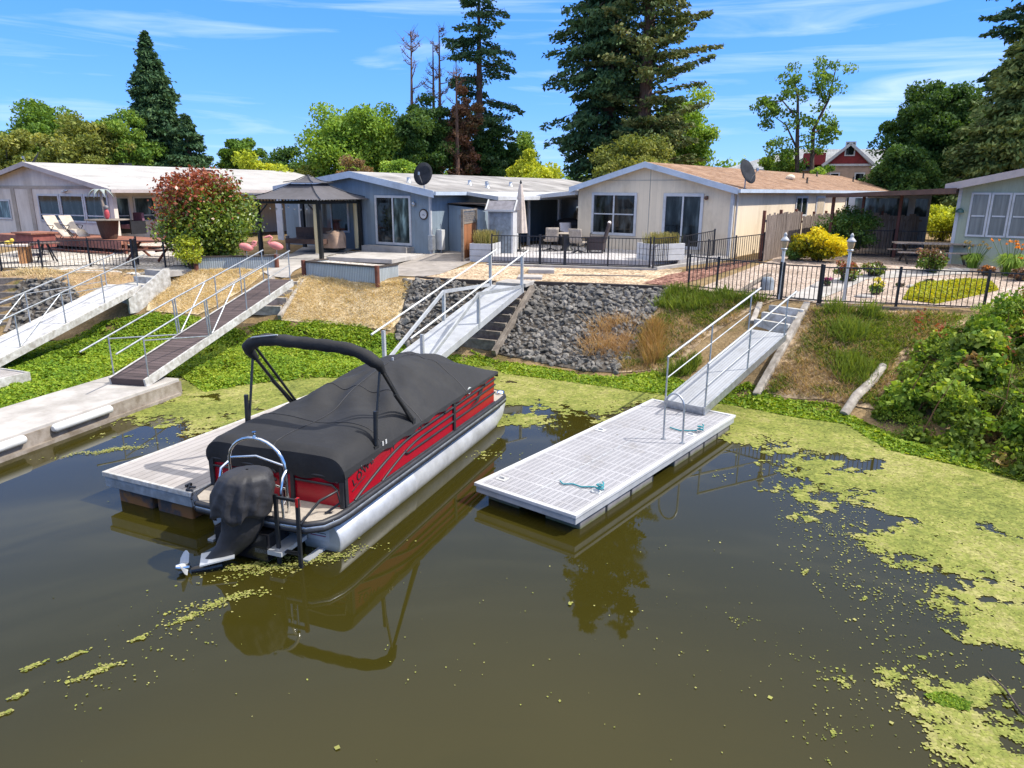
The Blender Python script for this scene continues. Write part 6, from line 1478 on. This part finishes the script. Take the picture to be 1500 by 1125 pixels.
# ------------------------------------------------------------------ shrubs in the gardens
def shrub(name, label, u, v, wpx, hpx, pal, leaf, n=40, per=110, cat='shrub', mat=None, flat=.9, toppal=None, z=None, depth=None, twig=True, group=None, tilt=.2, side=None):
    b = G(u, v); Y = b.y; s = Y / 1079; w_, h_ = wpx * s, hpx * s
    t = thing(name, label, cat, b, 0, group); d_ = depth or w_
    cs = crown_clusters(n, (0, 0, h_ * .5), (w_ / 2 * .86, d_ / 2 * .86, h_ / 2 * .9), flat, .45); cs[:, 2] = np.maximum(cs[:, 2], .05)
    V, C = foliage(cs, per, .22 * min(w_, h_), leaf, pal, tilt=tilt)
    if toppal is not None:
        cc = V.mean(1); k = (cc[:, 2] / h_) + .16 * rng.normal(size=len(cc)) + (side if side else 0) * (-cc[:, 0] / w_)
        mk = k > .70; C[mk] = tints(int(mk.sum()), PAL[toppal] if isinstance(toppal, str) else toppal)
    if twig:
        m = MB()
        for k in range(7):
            a = k * .9; m.tube([(.06 * math.cos(a), .06 * math.sin(a), -.1), (w_ * .2 * math.cos(a), d_ * .2 * math.sin(a), h_ * .4), (w_ * .33 * math.cos(a), d_ * .33 * math.sin(a), h_ * .7)], [.035, .025, .01], M['bark'], 5, False)
        m.build('stem', t)
    quads_object('foliage', V, mat or LEAFG, t, C); return t
PAL['photinia'] = [(.04, .085, .010), (.12, .19, .018), (.32, .35, .05)]; PAL['redtip'] = [(.13, .045, .016), (.27, .06, .025), (.40, .13, .055)]
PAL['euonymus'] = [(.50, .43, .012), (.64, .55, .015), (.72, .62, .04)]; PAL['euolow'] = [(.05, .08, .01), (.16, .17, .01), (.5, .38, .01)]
PAL['weed'] = [(.06, .10, .015), (.13, .19, .025), (.22, .27, .05)]; PAL['straw'] = [(.42, .32, .17), (.60, .48, .28), (.72, .62, .41)]
PAL['prim'] = [(.045, .11, .010), (.14, .25, .018), (.26, .35, .028), (.42, .46, .06)]; PAL['vine'] = [(.035, .08, .010), (.10, .19, .02), (.26, .36, .04), (.46, .50, .10)]
PAL['duck'] = [(.09, .11, .02), (.15, .172, .032), (.205, .215, .046), (.26, .242, .085), (.32, .315, .095)]
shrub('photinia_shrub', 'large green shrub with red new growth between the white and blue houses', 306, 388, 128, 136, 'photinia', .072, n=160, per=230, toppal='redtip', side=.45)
shrub('shrub', 'small yellow green shrub at the foot of the red tipped shrub', 283, 395, 46, 52, 'yellow', .05, n=26, per=100)
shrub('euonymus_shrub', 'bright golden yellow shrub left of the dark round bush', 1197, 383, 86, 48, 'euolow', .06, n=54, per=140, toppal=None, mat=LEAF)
eo = [o for o in COL.objects if o.name.startswith('foliage')][-1]
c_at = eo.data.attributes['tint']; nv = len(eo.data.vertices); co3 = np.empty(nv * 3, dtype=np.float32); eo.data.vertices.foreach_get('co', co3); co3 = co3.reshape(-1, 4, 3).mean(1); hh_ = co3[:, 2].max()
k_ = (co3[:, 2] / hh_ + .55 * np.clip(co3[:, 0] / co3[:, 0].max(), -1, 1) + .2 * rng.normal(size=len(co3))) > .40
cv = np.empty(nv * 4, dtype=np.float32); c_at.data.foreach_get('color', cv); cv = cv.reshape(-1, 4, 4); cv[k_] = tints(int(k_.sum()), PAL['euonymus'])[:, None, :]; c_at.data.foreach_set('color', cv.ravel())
shrub('round_bush', 'big dark green round bush behind the golden shrub', 1236, 374, 88, 72, 'green', .05, n=80, per=170)
shrub('shrub', 'small grey green bush between the lamp post and the golden shrub', 1166, 382, 36, 30, 'green', .05, n=26, per=110)
shrub('rose_bush', 'low rose bush with red tips behind the lamp post of the long fence', 1240, 413, 46, 32, 'photinia', .045, n=26, per=80, toppal='redtip')
shrub('rose_bush', 'low green rose bush right of the lamp post of the long fence', 1278, 405, 40, 28, 'photinia', .045, n=24, per=80, toppal='rust')
shrub('rose_bush', 'round rose bush with bronze tips in front of the picnic table', 1364, 400, 52, 38, 'photinia', .045, n=38, per=100, toppal='rust')
shrub('shrub', 'small yellow tipped shrublet behind the long iron fence', 1283, 432, 24, 24, 'green', .035, n=16, per=70, toppal='euonymus')
shrub('shrub', 'small orange red shrublet between the lilies', 1443, 404, 20, 18, 'rust', .04, n=14, per=70, toppal=[(.5, .16, .03), (.6, .25, .05)])
shrub('shrub', 'low dark red shrub at the right edge behind the fence', 1494, 412, 30, 26, 'rust', .04, n=16, per=70)
shrub('flower_clump', 'small clump of magenta flowers by the gate post', 1212, 420, 16, 14, 'dark', .03, n=10, per=50, toppal=[(.30, .03, .16), (.45, .08, .25)], cat='flowers')
shrub('flower_clump', 'pink flower clump behind the green ground cover', 1360, 416, 22, 10, 'dark', .03, n=10, per=50, toppal=[(.30, .08, .16), (.45, .15, .25)], cat='flowers')
shrub('flower_clump', 'tiny red flower clump beside the fence post', 1318, 421, 14, 10, 'dark', .03, n=8, per=40, toppal=[(.35, .03, .06), (.5, .1, .1)], cat='flowers')
def lily(label, u, v, wpx, hpx, nbl, fl, nf):
    b = G(u, v); s = b.y / 1079; w_, h_ = wpx * s, hpx * s; t = thing('lily_clump', label, 'plant', b, 0); V = []
    for k in range(nbl):
        a = rng.uniform(0, 6.283); r0 = rng.uniform(0, .3) * w_ / 2; L_ = rng.uniform(.6, 1.0); x0, y0 = r0 * math.cos(a), r0 * math.sin(a); out = rng.uniform(.25, .62) * w_ / 2; wd_ = .014
        px, py = -math.sin(a) * wd_, math.cos(a) * wd_; p = [(x0, y0, 0), (x0 + math.cos(a) * out * .5, y0 + math.sin(a) * out * .5, h_ * .62 * L_), (x0 + math.cos(a) * out * 1.25, y0 + math.sin(a) * out * 1.25, h_ * .40 * L_)]
        for q in range(2):
            A_, B_ = p[q], p[q + 1]; wq = 1 if q == 0 else .9; V.append([(A_[0] - px, A_[1] - py, A_[2]), (A_[0] + px, A_[1] + py, A_[2]), (B_[0] + px * (1 - .7 * q), B_[1] + py * (1 - .7 * q), B_[2]), (B_[0] - px * (1 - .7 * q), B_[1] - py * (1 - .7 * q), B_[2])])
    V = np.array(V); quads_object('blades', V, LEAF, t, tints(len(V), PAL['bright'])); m = MB(); fc = []
    for k in range(nf): a = rng.uniform(0, 6.283); r_ = rng.uniform(.1, .45) * w_; z = h_ * rng.uniform(.75, 1.05); m.tube([(0, 0, .1), (r_ * .6 * math.cos(a), r_ * .6 * math.sin(a), z * .6), (r_ * math.cos(a), r_ * math.sin(a), z)], .008, M['stemg'], 4, False); fc.append((r_ * math.cos(a), r_ * math.sin(a), z))
    m.build('flower_stem', t)
    for p_ in fc: V, C = foliage(np.array([p_]), 12, .05, .038, fl); quads_object('flower', V, LEAF, t, C)
M['stemg'] = pm('green_stem', (.10, .15, .03), .7)
lily('daylily clump with cream flowers beside the picnic table', 1424, 393, 50, 38, 130, [(.5, .38, .12), (.6, .45, .22)], 14)
lily('daylily clump with orange flowers in front of the sage house wall', 1478, 404, 70, 54, 260, [(.62, .20, .02), (.70, .30, .04)], 15)
lily('green daylily clump at the right edge of the garden', 1512, 410, 60, 44, 160, [(.62, .20, .02), (.70, .30, .04)], 8)
def grass_tuft(label, par, w_, dep, h0, hg, n):
    t = thing('ornamental_grass', label, 'grass', par.location, par.rotation_euler.z); x = rng.uniform(.12, w_ - .12, n); y = rng.uniform(.12, dep - .12, n); a = rng.uniform(0, 6.283, n); L_ = hg * rng.uniform(.6, 1.1, n); le = rng.uniform(.05, .5, n) * L_
    b = np.column_stack([x, y, np.full(n, h0)]); tp = b + np.column_stack([np.cos(a) * le, np.sin(a) * le, L_]); sx = np.column_stack([-np.sin(a), np.cos(a), np.zeros(n)]) * .009
    V = np.stack([b - sx, b + sx, tp + sx * .6, tp - sx * .6], 1); quads_object('blades', V, STRAW, t, tints(n, [(.10, .14, .04), (.28, .25, .09), (.48, .38, .18)]))
grass_tuft('dry ornamental grass growing in the planter beside the cedar screen', pl1, w1, 1.6, .55, .62, 900)
grass_tuft('dry ornamental grass growing in the deck corner planter', pl2, w2, 1.0, .5, .48, 700)

# ------------------------------------------------------------------ ground cover, as masses
def scatter(poly, n):
    A = np.array([(p[0], p[1]) for p in poly]); mn, mx = A.min(0), A.max(0); out = []
    tot = 0
    while tot < n:
        q = rng.uniform(mn, mx, (n, 2)); q = q[inpoly(q, A)]; out.append(q); tot += len(q)
        if len(q) == 0: break
    return np.concatenate(out)[:n]
def edge_dist(P, poly):
    A = np.array([(p[0], p[1]) for p in poly]); d = np.full(len(P), 1e9)
    for a, b in zip(A, np.roll(A, -1, 0)):
        e = b - a; t = np.clip(((P - a) @ e) / (e @ e + 1e-9), 0, 1); d = np.minimum(d, np.linalg.norm(P - a - t[:, None] * e, axis=1))
    return d
prim_poly = gp((-60, 622), (0, 604), (150, 560), (166, 552), (266, 552), (300, 575), (420, 560), (560, 548), (720, 536), (700, 522), (640, 518), (605, 508), (585, 486), (520, 474), (440, 468), (385, 470), (330, 478), (290, 462), (235, 455), (150, 470), (60, 505), (0, 530), (-60, 560))
def primrose(name, label, poly, n, hmax, size, seed, edge=.5):
    q = scatter(poly, n); ed = edge_dist(q, poly); f = fbm(q, 1.3, 4, seed); f2 = fbm(q, .35, 3, seed + 3)
    keep = (ed / edge + (f - .42) * 2.4 + rng.random(len(q)) * .5) > .45; q, f, f2, ed = q[keep], f[keep], f2[keep], ed[keep]
    top = hmax * (.25 + .75 * f2) * np.clip(ed / .5, .15, 1); z = np.maximum(ground_z(q), .0) + top * rng.random(len(q)) ** .6 + .01; gap = fbm(q, .7, 4, seed + 9) + .25 * rng.random(len(q)) > .49; q, z, f = q[gap], z[gap], f[gap]
    C = np.column_stack([q, z]); V = leaves(C, size * rng.uniform(.45, 1.55, len(q)), .62, .55)
    T_ = tints(len(q), PAL['prim'], np.clip(f * 1.4 - .2, 0, 1), .6)
    return tag(quads_object(name, V, LEAF, None, T_), label, 'water plants', None, 'stuff')
primrose('water_primrose', 'bright green carpet of leafy water plants around the left gangways', prim_poly, 210000, .22, .038, 31)
low_poly = gp((690, 515), (720, 526), (770, 535), (850, 548), (905, 552), (960, 545), (1010, 560), (1075, 570), (1095, 560), (1150, 585), (1225, 596), (1320, 640), (1420, 668), (1500, 690), (1500, 704), (1400, 682), (1300, 660), (1240, 622), (1165, 612), (1080, 596), (975, 580), (850, 562), (740, 548))
primrose('shore_weeds', 'leafy green weeds along the water edge below the rocks', low_poly, 26000, .20, .042, 47, .25)

# duckweed
duck_poly = [PZ(u, v, 0) for u, v in ((196, 610), (235, 612), (300, 617), (370, 608), (450, 596), (560, 575), (700, 600), (752, 612), (800, 596), (845, 592), (880, 602), (960, 588), (1060, 628), (1100, 645), (1150, 652), (1175, 690), (1235, 690), (1255, 735), (1290, 770), (1350, 800), (1440, 830), (1520, 930), (1620, 900), (1620, 700), (1500, 680), (1400, 655), (1300, 632), (1240, 604), (1080, 578), (950, 555), (800, 540), (700, 512), (560, 520), (300, 552), (262, 556), (240, 585))]
duck2 = [PZ(u, v, 0) for u, v in ((1405, 870), (1470, 850), (1560, 880), (1620, 1000), (1620, 1200), (1520, 1180), (1480, 1110), (1425, 1060), (1385, 1010), (1440, 990), (1470, 950), (1420, 905))]
isl = [PZ(u, v, 0) for u, v in ((1090, 690), (1260, 720), (1440, 830), (1500, 950), (1460, 1125), (1330, 1125), (1270, 980), (1180, 860))]
def duckweed():
    Vs, Ks = [], []
    def cells(x0, x1, y0, y1, s):
        gx, gy = np.meshgrid(np.arange(x0, x1, s), np.arange(y0, y1, s)); i = np.stack([gx.ravel(), gy.ravel()], 1) + s / 2
        A1, A2, A3 = [np.array([(p[0], p[1]) for p in a]) for a in (duck_poly, duck2, isl)]
        q = i + (np.stack([fbm(i, .5, 3, 3), fbm(i, .5, 3, 9)], 1) - .5) * .9
        def score(A, w_):
            ins = inpoly(q, A); d = edge_dist(q, A) * np.where(ins, 1, -1); return np.clip(d / w_, -1.5, 1.5)
        fine = .55 * fbm(i, .30, 4, 21) + .45 * fbm(i, .09, 3, 22); big = fbm(i, .9, 4, 5)
        sc = np.maximum(score(A1, 1.0), score(A2, .7)) + .42 + (big - .5) * 1.9 + (fine - .5) * 3.4
        s3 = np.where(inpoly(q, A3), (fbm(i, .55, 4, 77) - .62) * 9 + (fine - .5) * 3.4 - .9 + .65 * np.clip(edge_dist(q, A3) / .8, 0, 1), -9)
        gapn = fbm(i * np.array([1, 1.6]), 1.3, 4, 55); sc = sc - np.clip(gapn - .60, 0, 1) * 14
        mm = np.maximum(sc, s3); rr_ = rng.random(len(mm)); k = (((mm > 0) & (rr_ > .5 * np.clip(1 - mm / .45, 0, 1))) | ((mm <= 0) & (rr_ < .30 * np.exp(mm / .22) + .02 * np.clip(1 + mm / 1.1, 0, 1)))) & (heights(i) < .03); c = i[k]; n = len(c)
        j = lambda: rng.uniform(-.35, .35, (n, 2)) * s
        h = (np.where(mm[k] > .2, .62, np.where(mm[k] > 0, .5, .27)) * s)[:, None]; q4 = [c + np.array(o) * h + j() for o in ((-1, -1), (1, -1), (1, 1), (-1, 1))]
        z = .006 + rng.random((n, 4)) * .006
        Vs.append(np.stack([np.column_stack([q4[a], z[:, a]]) for a in range(4)], 1)); Ks.append(np.clip((.6 * fbm(c, 1.1, 4, 63) + .4 * fbm(c, .25, 3, 64) - .32) * 2.2 + (vnoise(c, .06, 8) - .5) * .45, 0, 1))
    cells(-9, 2, 12.2, 21.5, .045); cells(2, 12, 12.2, 18.5, .045); cells(3.5, 9.5, 7.5, 12.2, .035); cells(2.5, 6.5, 3.8, 7.5, .025)
    # loose flecks
    for poly, n, s0 in ((isl, 2600, .011), ([PZ(u, v, 0) for u, v in ((0, 1050), (60, 960), (300, 850), (420, 830), (330, 950), (120, 1060))], 500, .012), ([PZ(u, v, 0) for u, v in ((310, 900), (420, 812), (480, 806), (470, 830), (350, 880))], 260, .014), ([PZ(u, v, 0) for u, v in ((0, 1125), (0, 830), (700, 830), (1300, 700), (1400, 1125))], 420, .009)):
        q = scatter(poly, n); q = q[fbm(q, .7, 3, 13) + rng.random(len(q)) * .35 > .55]; q = q[rng.random(len(q)) < np.clip(edge_dist(q, poly) / 1.0, 0, 1)]; m_ = len(q); a = rng.uniform(0, 6.283, m_); s = s0 * rng.uniform(.4, 1.5, m_) * np.where(rng.random(m_) < .06, 2.2, 1)
        V = np.stack([np.column_stack([q[:, 0] + np.cos(a + k * 1.571) * s * rng.uniform(.6, 1.2, m_), q[:, 1] + np.sin(a + k * 1.571) * s * rng.uniform(.6, 1.2, m_), np.full(m_, .006) + rng.random(m_) * .008]) for k in range(4)], 1); Vs.append(V); Ks.append(np.clip(rng.random(m_) * .6 + .3, 0, 1))
    # drifting rafts near the boat
    for u, v, r_, el in ((440, 825, .35, 3), (330, 880, .22, 2.2), (275, 905, .14, 1.6), (205, 935, .07, 1.5), (140, 985, .10, 2.5), (110, 960, .06, 2), (27, 1020, .07, 1.2), (48, 977, .08, 1.4), (8, 1045, .05, 1.5), (380, 825, .2, 3), (250, 720, .16, 4), (835, 885, .035, 1), (1180, 838, .05, 1.6), (1205, 660, .3, 2), (160, 660, .25, 3.5)):
        c = PZ(u, v, 0); n = int(70 * r_ * el / .12); a = R(25); t1 = rng.normal(size=n) * r_ * el * .45; t2 = rng.normal(size=n) * r_ * .22 + .05 * np.sin(t1 * 9)
        q = np.column_stack([c.x + t1 * math.cos(a) - t2 * math.sin(a), c.y + t1 * math.sin(a) + t2 * math.cos(a)]); b = rng.uniform(0, 6.283, n); zj = rng.random(n) * .014; s = .014 * rng.uniform(.5, 1.5, n)
        Vs.append(np.stack([np.column_stack([q[:, 0] + np.cos(b + k * 1.571) * s, q[:, 1] + np.sin(b + k * 1.571) * s, .004 + zj]) for k in range(4)], 1)); Ks.append(np.clip(rng.random(n) * .8 + .2, 0, 1))
    V = np.concatenate(Vs); K = np.concatenate(Ks); T_ = tints(len(V), PAL['duck'], K, .35)
    tag(quads_object('duckweed', V, FLOAT, None, T_), 'yellow green film of duckweed floating on the water', 'duckweed', None, 'stuff')
duckweed()

# dry grass slopes
def blades(name, label, cat, polys, n, hgt, pal, wid=.012, mat=None, lean=.6, edge=.3, clump=None, thr=.35):
    Vs, Cs = [], []
    ar = []
    for poly in polys: ar.append(abs(sum(a[0] * b[1] - b[0] * a[1] for a, b in zip(poly, poly[1:] + poly[:1]))) / 2)
    for poly, s in zip(polys, ar):
        q = scatter(poly, max(50, int(n * s / sum(ar)))); ed = edge_dist(q, poly); f = fbm(q, clump or .5, 3, 19)
        k = (np.minimum(ed / edge, 1.) + (f - .5) * 1.6 + rng.random(len(q)) * .4) > thr; q, f = q[k], f[k]; m_ = len(q)
        if m_ == 0: continue
        b = np.column_stack([q, ground_z(q) - .01]); a = rng.uniform(0, 6.283, m_); h = hgt * rng.uniform(.45, 1.15, m_) * (.5 + f); le = h * lean * rng.random(m_) * 1.6
        tp = b + np.column_stack([np.cos(a) * le, np.sin(a) * le, h]); c = rng.uniform(0, 6.283, m_); sx = np.column_stack([np.cos(c), np.sin(c), np.zeros(m_)]) * (wid * rng.uniform(.6, 1.4, m_))[:, None]
        Vs.append(np.stack([b - sx, b + sx, tp + sx * .35, tp - sx * .35], 1)); Cs.append(tints(m_, PAL[pal] if isinstance(pal, str) else pal, np.clip(f * 1.5 - .25, 0, 1), .6))
    return tag(quads_object(name, np.concatenate(Vs), mat or STRAW, None, np.concatenate(Cs)), label, cat, None, 'stuff')
M['strawbase'] = pm('straw_mat', (.36, .27, .15), .95, 0, .3, 9, .8, 30, col2=(.64, .52, .33))
M['deadgrass'] = pm('dead_grass_mat', (.13, .085, .045), .95, 0, .4, 5, .9, 26, col2=(.42, .31, .19), lo=.36, hi=.58)
dry1 = gp((440, 408), (455, 404), (548, 412), (600, 410), (585, 470), (572, 484), (520, 478), (440, 472), (412, 470), (420, 430)); dry2 = gp((214, 455), (226, 415), (262, 396), (290, 397), (398, 394), (372, 412), (320, 448), (290, 462))
for p_ in (dry1, dry2): drape('slope', p_, M['strawbase'], .03)
blades('dry_grass', 'straw coloured dry grass on the bank below the raised beds', 'grass', [dry1, dry2], 46000, .10, 'straw', .009, lean=1.2)
fr1 = gp((0, 410), (0, 398), (190, 400), (200, 410), (120, 440), (90, 412), (30, 408)); drape('slope', fr1, pm('dusty_bank', (.24, .15, .075), .95, 0, .25, 7, .6, 30, col2=(.42, .29, .16)), .03)
blades('dry_tufts', 'thin dry tufts on the bare bank beside the worn gangway', 'grass', [fr1], 2500, .12, 'straw', .010)
wslope = gp((1000, 424), (1140, 440), (1110, 452), (1030, 500), (985, 540), (940, 545), (905, 548), (900, 520), (930, 480), (955, 455), (985, 424)); wslope2 = gp((1186, 452), (1310, 456), (1440, 462), (1330, 520), (1290, 600), (1225, 592), (1115, 580), (1150, 510))
for p_ in (wslope, wslope2): drape('slope', p_, M['deadgrass'], .02)
blades('bank_weeds', 'tangled straw and green weeds on the bank around the aluminium gangway', 'weeds', [wslope, wslope2], 26000, .13, [(.12, .16, .03), (.20, .19, .06), (.36, .25, .13), (.46, .34, .20), (.40, .28, .16), (.11, .16, .03)], .011, clump=.6, lean=1.1)
gw_ = gp((955, 452), (985, 424), (1040, 428), (1130, 440), (1108, 450), (1060, 452), (1020, 460)); gw2 = gp((1196, 452), (1300, 458), (1290, 470), (1210, 466)); gw4 = gp((1210, 530), (1260, 520), (1300, 545), (1280, 575), (1230, 570)); gw5 = gp((1195, 490), (1250, 480), (1290, 500), (1240, 512)); gw3 = gp((985, 540), (1010, 520), (1030, 530), (1010, 552), (960, 555))
blades('green_weeds', 'taller green weeds below the iron fence', 'weeds', [gw_, gw2, gw3, gw4, gw5], 7000, .30, 'weed', .014, LEAF, clump=.4)
blades('low_weeds', 'low green weed patches scattered over the dry bank', 'weeds', [wslope, wslope2], 42000, .12, 'weed', .016, LEAF, lean=1.2, clump=1.0, thr=1.08)
cs_ = gp((938, 500), (960, 470), (975, 480), (968, 530), (945, 545))
creep = gp((880, 470), (930, 462), (940, 520), (905, 545), (850, 530), (830, 500)); blades('creeping_weeds', 'dry reddish weeds creeping over the right side of the grey rocks', 'weeds', [creep], 3200, .30, [(.22, .12, .06), (.40, .25, .13), (.52, .38, .22)], .009, lean=1.0, edge=.6, clump=.5, thr=.8)
blades('brown_dock_weed', 'rusty brown weed clump right of the grey rocks', 'weeds', [cs_], 2600, .38, [(.22, .12, .05), (.42, .26, .11), (.16, .17, .04)], .010)
gc = gp((1322, 440), (1335, 420), (1400, 414), (1452, 414), (1462, 426), (1420, 436), (1370, 446))
q = scatter(gc, 9000); V = leaves(np.column_stack([q, ground_z(q) + .02 + .16 * rng.random(len(q)) * np.clip(edge_dist(q, gc) / .2, .2, 1)]), .05, .6, .5)
tag(quads_object('ground_cover', V, LEAF, None, tints(len(q), [(.14, .20, .012), (.33, .35, .02), (.55, .45, .02)])), 'patch of yellow green ground cover behind the long iron fence', 'ground cover', None, 'stuff')

# bramble on the right bank
def bramble():
    poly = [G(u, v) for u, v in ((1304, 570), (1326, 525), (1385, 486), (1450, 466), (1500, 446), (1620, 450), (1680, 640), (1620, 750), (1500, 706), (1415, 678), (1325, 648), (1276, 606))]
    b = poly[1]; t = thing('bramble_thicket', 'dense green bramble and vine thicket covering the right bank', 'vine', (8.8, 14.5, 0), 0)
    A = [Vector((p.x - 8.8, p.y - 14.5)) for p in poly]
    c0 = scatter(A, 420); ed = edge_dist(c0, A); w_ = c0 + np.array([8.8, 14.5]); f = fbm(w_, 1.4, 3, 41)
    hm = np.clip(ed / .8, .08, 1) * (.25 + 1.15 * f) * rng.uniform(.55, 1.2, len(c0)); gz = np.maximum(ground_z(w_), 0)
    Vs, Cs = [], []
    for k in range(len(c0)):
        nl = int(rng.uniform(110, 260)); rad = rng.uniform(.16, .40); big = rng.random() < .65; lf = rng.uniform(.045, .075) if big else rng.uniform(.02, .035); u = rng.random()
        z0 = gz[k] + hm[k] * (rng.random() ** .35)
        off = runit(nl) * (rng.random(nl) ** .4)[:, None] * np.array([rad * 1.25, rad * 1.1, rad * .6]); off[:, 2] -= .35 * (off[:, 0] ** 2 + off[:, 1] ** 2) / rad
        C = np.array([c0[k][0], c0[k][1], z0]) + off; C[:, 2] = np.maximum(C[:, 2], .02)
        Vs.append(leaves(C, lf * rng.uniform(.6, 1.3, nl), .8 if big else .35, .3)); pal = PAL['vine'] if u < .72 else (PAL['weed'] if u < .975 else [(.16, .10, .04), (.28, .19, .08), (.20, .22, .04)]); Cs.append(tints(nl, pal, np.full(nl, rng.random() * .9), .5))
    fol = (np.concatenate(Vs), np.concatenate(Cs)); q = c0
    for k in range(26):
        m = MB(); p = q[rng.integers(len(q))]; z0 = float(max(GZ(p[0] + 8.8, p[1] + 14.5), 0)); m.tube([(p[0], p[1], z0), (p[0] + .2, p[1] - .1, z0 + .8), (p[0] + rng.uniform(-.4, .6), p[1] - rng.uniform(0, .5), z0 + rng.uniform(.9, 1.6))], [.014, .01, .004], M['redstem'], 5, False); m.build('stem', t)
    cs = np.array([(G(u, v).x - 8.8, G(u, v).y - 14.5, G(u, v).z + h) for u, v, h in ((1492, 470, .6), (1494, 510, .5), (1460, 560, .8), (1345, 500, .5), (1372, 520, .6), (1455, 585, .7), (1500, 530, .7))]); V, C = foliage(cs, 40, .22, .045, [(.20, .05, .025), (.34, .11, .05)], squash=1.8); quads_object('foliage', np.concatenate([fol[0], V]), LEAF, t, np.concatenate([fol[1], C]))
M['redstem'] = pm('red_brown_stem', (.16, .07, .03), .8)
bramble()

# ------------------------------------------------------------------ grey riprap
M['rock'] = pm('grey_basalt', (.042, .040, .037), .9, 0, .5, 2.6, .6, 20, col2=(.235, .218, .196), lo=.34, hi=.66, space='World')
def rock_variants(n):
    out = []
    import bmesh
    for k in range(n):
        bm = bmesh.new(); bmesh.ops.create_icosphere(bm, subdivisions=2, radius=1.0); r_ = random.Random(50 + k)
        pl = [(Vector((r_.gauss(0, 1), r_.gauss(0, 1), r_.gauss(0, 1))).normalized(), r_.uniform(.48, .78)) for _ in range(13)]
        for v in bm.verts:
            for nv_, d in pl:
                s = v.co.dot(nv_)
                if s > d: v.co -= nv_ * (s - d)
            v.co *= 1 + r_.uniform(-.04, .04)
        v3 = np.array([tuple(v.co) for v in bm.verts]); f3 = [tuple(x.index for x in f.verts) for f in bm.faces]; bm.free(); out.append((v3, f3))
    return out
M['darksoil'] = pm('dark_soil', (.03, .025, .02), .95, 0, .3, 8, .6, 20, col2=(.09, .075, .06))
RV = rock_variants(7)
rmesh = []
for v3, f3 in RV:
    me = bpy.data.meshes.new('riprap_rock'); me.from_pydata(v3.tolist(), [], f3); me.materials.append(M['rock']); rmesh.append(me)
rk_a = gp((772, 417), (982, 424), (965, 450), (945, 480), (925, 520), (905, 548), (850, 545), (780, 530), (722, 516), (742, 470), (768, 425)); rk_b = gp((592, 409), (655, 413), (718, 418), (690, 440), (640, 480), (600, 512), (576, 492), (590, 460)); rk_c = gp((28, 412), (92, 408), (128, 440), (95, 470), (20, 510), (16, 470))
def rocks(poly, s, lo, hi):
    A = np.array([(p[0], p[1]) for p in poly]); mn, mx = A.min(0), A.max(0); gx, gy = np.meshgrid(np.arange(mn[0], mx[0], s), np.arange(mn[1], mx[1], s)); q = np.stack([gx.ravel(), gy.ravel()], 1); q += rng.uniform(-.48, .48, q.shape) * s; q = q[inpoly(q, A)]
    r = rng.uniform(lo, hi, len(q)) * np.where(rng.random(len(q)) < .15, 1.35, 1); z = ground_z(q) + r * rng.uniform(.1, .55, len(q)); return np.column_stack([q, z, r])
for p_ in (rk_a, rk_b, rk_c): drape('slope', p_, M['darksoil'], .025)
RR = np.concatenate([rocks(rk_a, .115, .045, .125), rocks(rk_b, .115, .045, .125), rocks(rk_c, .14, .055, .13)])
app = RR[:, 3] / np.linalg.norm(RR[:, :3] - np.array([0, 0, CAMH]), axis=1); order = np.argsort(-app); ind, rest = order[:300], order[300:]
def rock_matrix(r):
    e = Matrix.Rotation(random.uniform(0, 6.28), 4, 'Z') @ Matrix.Rotation(random.uniform(-.8, .8), 4, 'X') @ Matrix.Rotation(random.uniform(-.8, .8), 4, 'Y')
    return Matrix.Translation(r[:3]) @ e @ Matrix.Diagonal((r[3] * random.uniform(.9, 1.35), r[3] * random.uniform(.75, 1.1), r[3] * random.uniform(.65, 1.), 1))
for i in ind:
    o = bpy.data.objects.new('riprap_rock', rmesh[random.randrange(7)]); COL.objects.link(o); o.matrix_world = rock_matrix(RR[i]); tag(o, 'one of the larger angular grey rocks of the riprap on the bank', 'rock', 'large riprap rocks on the bank')
vv, ff, n0 = [], [], 0
for i in rest:
    v3, f3 = RV[random.randrange(7)]; Mx = np.array(rock_matrix(RR[i])); vv.append(v3 @ Mx[:3, :3].T + Mx[:3, 3]); ff += [tuple(a + n0 for a in f) for f in f3]; n0 += len(v3)
me = bpy.data.meshes.new('riprap'); me.from_pydata(np.concatenate(vv).tolist(), [], ff); me.materials.append(M['rock']); o = bpy.data.objects.new('riprap', me); COL.objects.link(o); tag(o, 'smaller grey rocks filling the riprap bank', 'rocks', None, 'stuff')

# a stick and a sprig lying on the film at the lower right
p0, p1 = PZ(1447, 984, .03), PZ(1512, 1060, .03)
m = MB(); m.tube([p0, p0.lerp(p1, .4) + Vector((.02, .01, .01)), p0.lerp(p1, .75) + Vector((-.01, 0, .0)), p1], [.006, .011, .012, .012], M['timberdk'], 6); tag(m.build('stick'), 'thin dark stick lying on the duckweed at the lower right', 'stick')
primrose('floating_sprigs', 'small sprig of green leaves floating at the lower right', [PZ(u, v, 0) for u, v in ((1350, 1018), (1385, 1014), (1425, 1030), (1420, 1044), (1380, 1036))], 900, .05, .016, 61, .02)
